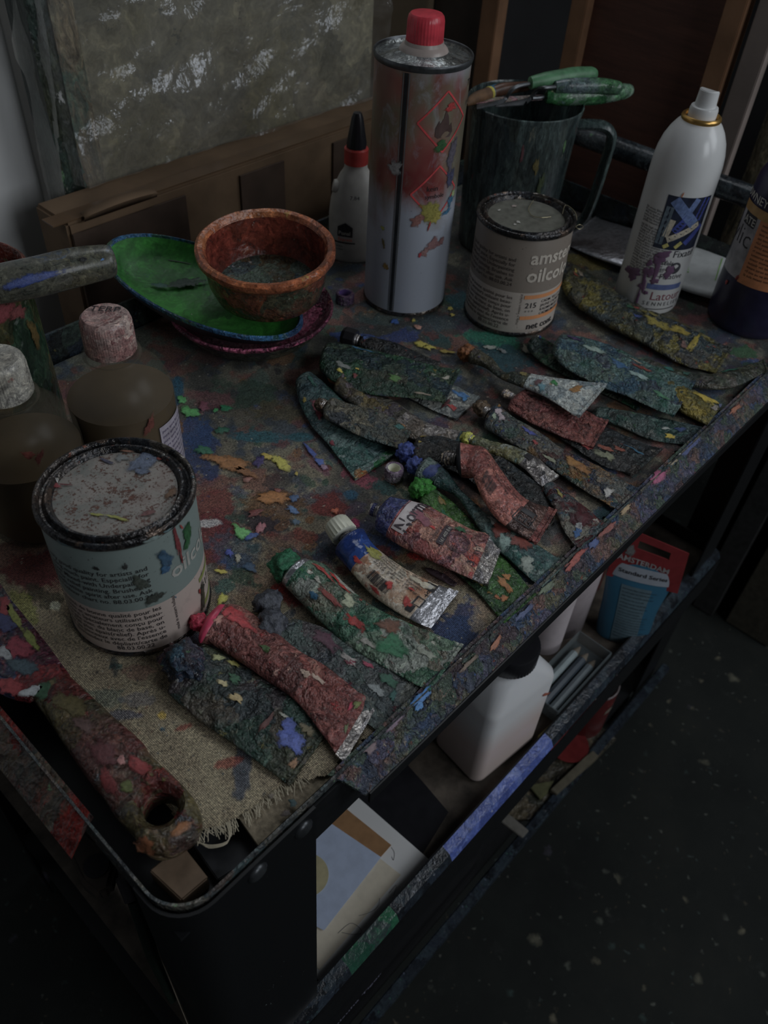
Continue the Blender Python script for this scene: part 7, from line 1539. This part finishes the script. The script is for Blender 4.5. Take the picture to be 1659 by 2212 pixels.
g.fin(g.ramp(z_, [(0.0, A((100, 90, 86))), (0.24, A((102, 91, 87))), (0.42, A((106, 106, 114))), (0.66, A((104, 105, 114)))]), 0.35); g.b.inputs['Subsurface Weight'].default_value = 0.15; g.b.inputs['Subsurface Radius'].default_value = (0.02, 0.015, 0.012)
mb.obj('body', g.m, jar, angle=35)
MB().lathe([(0.0285, 0.165), (0.0292, 0.166), (0.0292, 0.186), (0.0280, 0.1885), (0.0240, 0.1890), (0.0001, 0.1885)], jc, 100, cap0=True, wob=lambda a, j: 0.008*math.cos(a*50) if j in (1, 2) else 0).obj('screw_lid', blackp, jar)
mb = MB(); dab_on(mb, lambda x, y, l: jc + Vector((x*math.cos(rz)+0.0365*math.sin(rz), x*math.sin(rz)-(0.0360+l)*math.cos(rz), y)), 0.034, 0.105, 0.0022, 0.011, 0.9, 71, 18, 0.4, 0.0005); mb.obj('paint_dab', dabmat((120, 56, 34)), jar)
# paper rolls
pw_ = plain('white_roll_paper', (88, 82, 84), 0.7, var=0.05)
def roll(c, r, h, label, inner=0.82):
    root = thing('paper_roll', c, label, 'paper roll', 'paper rolls on the lower shelf')
    MB().lathe([(r, 0), (r, h), (r*0.985, h+0.0006), (r*inner, h), (r*inner*0.98, 0.002)], c, 64).obj('tube', pw_, root)
    MB().lathe([(r*inner*0.99, 0.004), (0.0001, 0.004)], c, 32).obj('inside', blackp, root)
rp = ps(1176, 1408); roll(Vector((rp.x+0.012, rp.y+0.010, ZS+0.001)), 0.0215, 0.118, 'white paper roll with dark open core beside the jar')
rp2 = Vector((0.612, 0.086, ZS+0.001))
mb = MB(); vs = []; n = 26
for i in range(n):
    a = math.radians(-150 + 215*i/(n-1)); r = 0.030+0.006*i/n
    for z in (0.0, 0.125): vs.append(rp2 + Vector((r*math.cos(a), r*math.sin(a), z)))
mb.add(vs, [(i*2, i*2+2, i*2+3, i*2+1) for i in range(n-1)])
o = mb.obj('curled_paper', plain('curled_paper_white', (72, 66, 68), 0.7, var=0.06)); o.modifiers.new('thickness', 'SOLIDIFY').thickness = 0.001
tag(o, 'curled sheet of white card standing behind the paper roll', 'paper')
# red tin behind
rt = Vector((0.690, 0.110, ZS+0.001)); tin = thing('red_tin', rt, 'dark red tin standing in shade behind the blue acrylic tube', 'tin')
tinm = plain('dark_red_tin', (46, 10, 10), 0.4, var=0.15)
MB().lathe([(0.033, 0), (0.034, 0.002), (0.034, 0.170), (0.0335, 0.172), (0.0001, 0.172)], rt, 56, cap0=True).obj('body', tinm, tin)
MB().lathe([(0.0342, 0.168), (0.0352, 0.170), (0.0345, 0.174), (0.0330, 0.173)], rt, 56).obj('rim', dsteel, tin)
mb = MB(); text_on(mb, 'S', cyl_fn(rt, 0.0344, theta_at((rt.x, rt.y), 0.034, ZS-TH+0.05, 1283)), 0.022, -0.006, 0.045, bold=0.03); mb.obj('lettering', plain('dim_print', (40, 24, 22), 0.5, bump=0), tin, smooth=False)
# blue acrylic tube standing on its cap, red hanging header
bt0 = Vector((0.648, 0.026, TH))
def pv(x, y): return PV(x, y, bt0)
btb = pv(1330, 1404); bt = thing('acrylic_tube', Vector((btb.x, btb.y, ZS)), 'standing blue acrylic tube with red header lettered AMSTERDAM', 'paint tube')
rows = [((1284, 1392), (1375, 1412), 12), ((1285, 1380), (1385, 1404), 17), ((1293, 1330), (1405, 1358), 18), ((1302, 1290), (1420, 1318), 15), ((1310, 1240), (1448, 1272), 9), ((1316, 1200), (1466, 1238), 5), ((1318, 1180), (1470, 1226), 3)]
nb = Vector((-0.77, -0.64, 0)); vs = []; NVb = 36; cen = []
for a, b, th in rows:
    pa, pb_ = pv(*a), pv(*b); c = (pa+pb_)/2; la = (pb_-pa)/2; cen.append((c, la, th/1000))
RB_ = []
for i in range(30):
    s = catmull([np.array([*c, *la, th]) for c, la, th in cen], i/29); c, la, th = Vector(s[:3]), Vector(s[3:6]), s[6]
    RB_.append([c + la*math.cos(2*math.pi*k/NVb) + nb*(th*math.sin(2*math.pi*k/NVb)) for k in range(NVb)])
low = min(p.z for r in RB_ for p in r); dzb = ZS+0.001-low if low < ZS+0.001 else 0.0
RB_ = [[Vector((p.x, p.y, max(p.z, ZS+0.001))) for p in r] for r in RB_]
mb = MB(); mb.add([p for r in RB_ for p in r], [(j*NVb+k, j*NVb+(k+1) % NVb, (j+1)*NVb+(k+1) % NVb, (j+1)*NVb+k) for j in range(29) for k in range(NVb)] + [tuple(range(NVb)), tuple(29*NVb+k for k in range(NVb))])
mb.obj('body', plain('turquoise_tube', (12, 46, 62), 0.3, var=0.1, sc=12, bump=0), bt)
def fbt(x, y, lift=0.0006):
    """x -1..1 across, y 0..1 up the front of the tube"""
    j = max(0, min(28.999, y*29)); i = int(j); f_ = j-i
    a = math.acos(max(-0.99, min(0.99, x)))/(2*math.pi)*NVb; k = int(a); g_ = a-k; k2 = (k+1) % NVb
    return RB_[i][k].lerp(RB_[i][k2], g_).lerp(RB_[i+1][k].lerp(RB_[i+1][k2], g_), f_) + nb*lift
mb = MB(); grid_on(mb, -0.96, 0.96, 0.70, 0.82, lambda x, y: fbt(x, y, 0.0007), 16, 4); mb.obj('label_band', plain('label_white_band', (70, 74, 80), 0.4, var=0.06, bump=0), bt)
mb = MB(); grid_on(mb, -0.55, 0.40, 0.17, 0.66, lambda x, y: fbt(x, y, 0.0006), 12, 12); mb.obj('label_panel', plain('label_slate', (38, 52, 58), 0.45, var=0.1, bump=0), bt)
H0 = [pv(1306, 1238), pv(1316, 1185), pv(1345, 1132), pv(1372, 1137), pv(1486, 1190), pv(1462, 1252)]
hdr = MB(); off = nb*0.0035
# header card with a hanging slot
def hq(u, v):
    a0, a1, b0, b1 = pv(1308, 1236), pv(1462, 1276), pv(1345, 1130), pv(1487, 1190)
    return (a0.lerp(a1, u)).lerp(b0.lerp(b1, u), v) + off
us_ = [0, 0.28, 0.75, 1.0]; vs_ = [0, 0.70, 0.86, 1.0]
for i in range(3):
    for j in range(3):
        if i == 1 and j == 1: continue
        hdr.sheet([hq(us_[i], vs_[j]), hq(us_[i+1], vs_[j]), hq(us_[i+1], vs_[j+1]), hq(us_[i], vs_[j+1])], nb, 0.0012)
hdr.obj('header', plain('red_header_card', (66, 13, 15), 0.4, var=0.1), bt, smooth=False)
HL = (hq(1, 0.4)-hq(0, 0.4)).length; HV = (hq(0.5, 1)-hq(0.5, 0)).length
mb = MB(); text_on(mb, 'AMSTERDAM', lambda x, y: hq(0.06+x/HL, 0.40+y/HV)+nb*0.0018, 0.0120, bold=0.02, sx=1.0); text_on(mb, 'royal talens', lambda x, y: hq(0.42+x/HL, 0.18+y/HV)+nb*0.0018, 0.0050)
mb.obj('lettering', plain('header_white_print', (76, 74, 74), 0.5, bump=0), bt, smooth=False)
mb = MB(); text_on(mb, 'Standard Series', lambda x, y: fbt(-0.72+x/0.032, 0.745+y/0.17, 0.0011), 0.0075, bold=0.02)
mb.obj('lettering', ink, bt, smooth=False)
mb = MB(); rs = random.Random(2)
for i in range(17):
    s = ' '.join(''.join(rs.choice('aeilmnorstu') for _ in range(rs.randint(2, 8))) for _ in range(6))
    text_on(mb, s[:34], lambda x, y: fbt(-0.50+x/0.034, 0.635-0.021*i+y/0.17, 0.0010), 0.0026)
text_on(mb, '250ml e', lambda x, y: fbt(-0.25+x/0.034, 0.255+y/0.17, 0.0010), 0.0056)
for x0_, w_ in ((0.38, 0.16), (0.05, 0.12), (-0.30, 0.2)): grid_on(mb, x0_-w_, x0_, 0.19, 0.225, lambda x, y: fbt(x, y, 0.0010), 3, 2)
mb.obj('lettering', plain('label_dark_print', (18, 24, 28), 0.5, bump=0), bt, smooth=False)
mb = MB(); dab_on(mb, lambda x, y, l: hq(0.20+x/HL, 0.62+y/HV)+nb*(0.0014+l), 0, 0, 0.0078, 0.0085, 0, 77, 22, 0.25, 0.0006); mb.obj('paint_dab', dabmat((72, 72, 72)), bt)
# clear tray of glass rods
tq = [ps(1165, 1565), ps(1245, 1385+60), ps(1345, 1440), ps(1262, 1590)]
ta = ps(1168, 1520); tb = ps(1338, 1448)
tc_ = thing('clear_tray', ps(1250, 1500), 'clear plastic tray holding pale pencils beside the jar', 'tray')
A0, B0 = Vector((0.485, 0.004, ZS+0.001)), Vector((0.600, 0.050, ZS+0.001))
clear = bottle_mat('clear_tray_plastic', (52, 58, 60), 0.40)
mb = MB(); cx, cy = (A0.x+B0.x)/2, (A0.y+B0.y)/2; lx, ly = B0.x-A0.x, B0.y-A0.y
for d, s in (((0, 0, 0.0008), (lx, ly, 0.0016)), ((0, -ly/2, 0.011), (lx, 0.0016, 0.022)), ((0, ly/2, 0.011), (lx, 0.0016, 0.022)), ((-lx/2, 0, 0.011), (0.0016, ly, 0.022)), ((lx/2, 0, 0.011), (0.0016, ly, 0.022))):
    mb.box((cx+d[0], cy+d[1], A0.z+d[2]), s)
mb.obj('shell', clear, tc_, smooth=False)
for i, (dy, r, c, lab) in enumerate(((0.010, 0.0052, (62, 70, 74), 'pale grey pencil in the clear tray, nearest the shelf rim'), (0.022, 0.0056, (30, 36, 42), 'dark pencil in the middle of the clear tray'), (0.0345, 0.0054, (70, 78, 80), 'pale grey pencil in the clear tray, furthest from the rim'))):
    r0 = Vector((A0.x+0.006, A0.y+dy, A0.z+0.0018+r)); r1 = Vector((B0.x-0.012+0.002*i, A0.y+dy+0.0015, A0.z+0.0018+r))
    pe = thing('pencil', r0, lab, 'pencil', 'pencils in the clear tray')
    d_ = (r1-r0).normalized(); Lp_ = (r1-r0).length
    MB().lathe([(r, 0.0), (r, Lp_*0.86)], r0, 8, axis=d_, cap0=True).obj('barrel', plain('pencil_%d' % i, c, 0.3, var=0.1), pe, smooth=False)
    MB().lathe([(r, Lp_*0.86), (r*0.3, Lp_*0.98), (0.0002, Lp_)], r0, 16, axis=d_).obj('tip', plain('pencil_tip', (60, 54, 46), 0.6), pe)
# yellow chalk stick
q0, q1 = ps(1176, 1606, 0.006)+Vector((0, 0.006, 0)), ps(1232, 1552, 0.006)+Vector((0, 0.006, 0))
ch = MB(); d_ = (q1-q0).normalized(); ch.box((q0+q1)/2, ((q1-q0).length, 0.0085, 0.0085), M=Vector((1, 0, 0)).rotation_difference(d_).to_matrix())
tag(ch.obj('chalk_stick', plain('yellow_chalk', (84, 80, 40), 0.8, var=0.15), smooth=False, bevel=0.001), 'short yellow chalk stick beside the shelf rim', 'chalk')
# screw
s0, s1 = ps(1131, 1637, 0.0035), ps(1088, 1703, 0.002)
sc_ = thing('wood_screw', s0, 'long dark wood screw lying in front of the jar', 'screw')
d_ = (s1-s0).normalized(); Ls = (s1-s0).length
prof = [(0.0017, 0), (0.0017, Ls*0.35)]
for i in range(20):
    z = Ls*(0.35+0.62*i/20); prof += [(0.0012, z), (0.0020, z+Ls*0.012)]
prof += [(0.0003, Ls)]
MB().lathe(prof, s0, 14, axis=d_).obj('shank', plain('screw_steel', (52, 46, 38), 0.35, 0.6, var=0.3), sc_)
MB().lathe([(0.0001, -0.0022), (0.0034, -0.002), (0.0036, -0.0012), (0.0017, 0.0015)], s0, 20, axis=d_).obj('head', dsteel, sc_)
# papers
def poly_sheet(name, pix, dz, th, mat, label, cat):
    q = [ps(x, y, dz) for x, y in pix]; mb = MB(); mb.slab([(v.x, v.y) for v in q], ZS+dz, ZS+dz+th)
    return tag(mb.obj(name, mat, smooth=False), label, cat)
paperw = plain('white_card', (116, 110, 110), 0.7, var=0.05, sc=10)
sheet0 = poly_sheet('black_folder', [(640, 1620), (860, 1632), (910, 1688), (968, 1756), (915, 1842), (900, 1895), (700, 2140), (620, 2150)], 0.0010, 0.0025, plain('black_vinyl', (13, 13, 16), 0.35, k=5, var=0.1), 'black vinyl folder lying under the papers on the lower shelf', 'folder')
sheet1 = poly_sheet('white_card', [(640, 1610), (765, 1716), (925, 1856), (700, 2128), (560, 2000)], 0.0040, 0.0012, paperw, 'large white card with faint pencil marks on the lower shelf', 'card')
poly_sheet('cream_paper', [(600, 1700), (700, 1760), (866, 1890), (690, 2095), (560, 1980)], 0.0056, 0.0004, plain('cream_sheet', (104, 98, 86), 0.7, var=0.06), 'cream sheet lying on the white card', 'paper')
poly_sheet('brown_strip', [(660, 1680), (736, 1738), (845, 1826), (822, 1852), (690, 1762), (650, 1730)], 0.0066, 0.0008, plain('kraft_strip', (78, 54, 28), 0.7, var=0.1), 'brown kraft card strip lying on the papers', 'card')
poly_sheet('blue_grey_paper', [(640, 1740), (690, 1762), (823, 1852), (700, 2010), (600, 1960)], 0.0078, 0.0006, plain('blue_grey_sheet', (86, 94, 112), 0.6, var=0.06), 'blue grey photo print on top of the paper pile', 'paper')
mb = MB(); q = ps(664, 1890, 0.0086); mb.lathe([(0.021, 0.0), (0.021, 0.0005), (0.0001, 0.0006)], q, 48, cap0=True)
tag(mb.obj('cream_disc', plain('cream_disc', (92, 86, 62), 0.6, var=0.1)), 'round cream paper disc half hidden behind the trolley leg', 'paper')
graph = plain('pencil_line', (58, 56, 58), 0.7, bump=0)
for pts_ in ([(845, 1830), (852, 1842), (850, 1858), (846, 1850)], [(820, 1940), (818, 1955), (808, 1966), (790, 1974), (775, 1978)], [(730, 2016), (755, 1995), (772, 2000), (782, 2015), (760, 2018), (738, 2014)], [(840, 1930), (856, 1912), (850, 1935)]):
    mb = MB(); mb.tubepath(spline([ps(x, y, 0.0062 if x < 845 else 0.0054) for x, y in pts_], 16), 0.00022, 5); mb.obj('pencil_mark', graph, sheet1)

# ================================================================== bottom shelf
def pz(px, py, dz=0.0): return P(px, py, ZB-TH+dz)
rc = Vector((0.690, 0.030, ZB+0.001)); can = thing('red_can', rc, 'open dark red drink can on the bottom shelf below the blue rim', 'can')
MB().lathe([(0.030, 0), (0.033, 0.003), (0.0335, 0.008), (0.0335, 0.108), (0.0325, 0.112)], rc, 56, cap0=True).obj('body', plain('deep_red_enamel', (42, 9, 9), 0.35, var=0.12), can)
MB().lathe([(0.0325, 0.111), (0.0335, 0.1125), (0.0335, 0.1145), (0.0320, 0.115), (0.0310, 0.112), (0.030, 0.02), (0.0001, 0.018)], rc, 56).obj('rim', plain('pale_rim', (66, 60, 60), 0.4), can)
fR = cyl_fn(rc, 0.0338, theta_at((rc.x, rc.y), 0.0335, ZB-TH+0.06, 1300))
mb = MB(); dab_on(mb, lambda x, y, l: fR(x+0.012, y+0.075)+Vector((0, 0, 0)), 0, 0, 0.010, 0.005, 0.2, 81, 20, 0.6, 0.0003); mb.obj('emblem', plain('emblem_grey', (66, 60, 52), 0.5), can)
mb = MB(); text_on(mb, 'COFFEE', fR, 0.006, 0.0, 0.092); mb.obj('lettering', plain('dim_red_print', (92, 34, 30), 0.5, bump=0), can, smooth=False)
def bsheet(name, pix, dz, th, mat, label, cat):
    q = [pz(x, y, dz) for x, y in pix]; mb = MB(); mb.slab([(v.x, v.y) for v in q], ZB+dz, ZB+dz+th); return tag(mb.obj(name, mat, smooth=False, bevel=0.0008), label, cat)
bsheet('old_newspaper', [(1075, 1770), (1150, 1690), (1280, 1560), (1330, 1600), (1270, 1660), (1160, 1775)], 0.001, 0.006, paint('dim_stained_paper', [(44, 38, 28), (34, 30, 24), (52, 46, 32), (30, 30, 24), (56, 50, 38)], 24, 65.0, 0.7, speck=0.1), 'stained old paper pile on the bottom shelf', 'paper')
bsheet('olive_rag', [(1140, 1700), (1195, 1690), (1180, 1718), (1165, 1730)], 0.008, 0.006, plain('olive_cloth', (42, 42, 22), 0.8, var=0.2), 'small olive rag on the bottom shelf paper pile', 'rag')
bsheet('wooden_stick', [(1186, 1712), (1262, 1640), (1278, 1628), (1290, 1640), (1200, 1722)], 0.008, 0.010, plain('dim_wood', (46, 42, 32), 0.7, var=0.15), 'pale wooden stick on the bottom shelf', 'stick')
mb = MB(); mb.box((0.235, 0.075, ZB+0.052), (0.33, 0.14, 0.102)); tag(mb.obj('black_crate', plain('black_crate_plastic', (9, 9, 11), 0.45, k=3, var=0.1), smooth=False, bevel=0.003), 'black box on the bottom shelf beneath the papers', 'box')
bsheet('grey_card', [(1078, 1774), (1096, 1758), (1142, 1796), (1128, 1812)], 0.104, 0.003, plain('grey_card_dim', (52, 50, 46), 0.7), 'small grey card on the black box corner', 'card')
rb_ = MB(); qq = pz(1225, 1612, 0.008); rb_.lathe([(0.0001, 0.0), (0.020, 0.001), (0.030, 0.006), (0.031, 0.008), (0.028, 0.0075), (0.0001, 0.003)], qq, 40)
tag(rb_.obj('red_saucer', plain('red_saucer_glaze', (58, 12, 12), 0.3, var=0.15)), 'small red saucer on the bottom shelf beneath the blue painted rim', 'saucer')
# lettering on the trolley's lower apron
mb = MB(); q0 = PY(724, 2212, -0.0175); q1 = PY(834, 2104, -0.0175)
e = Vector((1, 0, 0)); sz = 0.0085
text_on(mb, 'olsuha Tiger', lambda x, y: Vector((q0.x+x, -0.0166, (q0.z+q1.z)/2+y)), sz, bold=0.01, sx=(q1.x-q0.x)/ (sz*5.6))
mb.obj('lettering', plain('apron_white_print', (70, 70, 84), 0.5, bump=0), tr, smooth=False)
# things hanging in the shade of the left side
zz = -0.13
def pl_(x, y, z=zz): return P(x, y, z)
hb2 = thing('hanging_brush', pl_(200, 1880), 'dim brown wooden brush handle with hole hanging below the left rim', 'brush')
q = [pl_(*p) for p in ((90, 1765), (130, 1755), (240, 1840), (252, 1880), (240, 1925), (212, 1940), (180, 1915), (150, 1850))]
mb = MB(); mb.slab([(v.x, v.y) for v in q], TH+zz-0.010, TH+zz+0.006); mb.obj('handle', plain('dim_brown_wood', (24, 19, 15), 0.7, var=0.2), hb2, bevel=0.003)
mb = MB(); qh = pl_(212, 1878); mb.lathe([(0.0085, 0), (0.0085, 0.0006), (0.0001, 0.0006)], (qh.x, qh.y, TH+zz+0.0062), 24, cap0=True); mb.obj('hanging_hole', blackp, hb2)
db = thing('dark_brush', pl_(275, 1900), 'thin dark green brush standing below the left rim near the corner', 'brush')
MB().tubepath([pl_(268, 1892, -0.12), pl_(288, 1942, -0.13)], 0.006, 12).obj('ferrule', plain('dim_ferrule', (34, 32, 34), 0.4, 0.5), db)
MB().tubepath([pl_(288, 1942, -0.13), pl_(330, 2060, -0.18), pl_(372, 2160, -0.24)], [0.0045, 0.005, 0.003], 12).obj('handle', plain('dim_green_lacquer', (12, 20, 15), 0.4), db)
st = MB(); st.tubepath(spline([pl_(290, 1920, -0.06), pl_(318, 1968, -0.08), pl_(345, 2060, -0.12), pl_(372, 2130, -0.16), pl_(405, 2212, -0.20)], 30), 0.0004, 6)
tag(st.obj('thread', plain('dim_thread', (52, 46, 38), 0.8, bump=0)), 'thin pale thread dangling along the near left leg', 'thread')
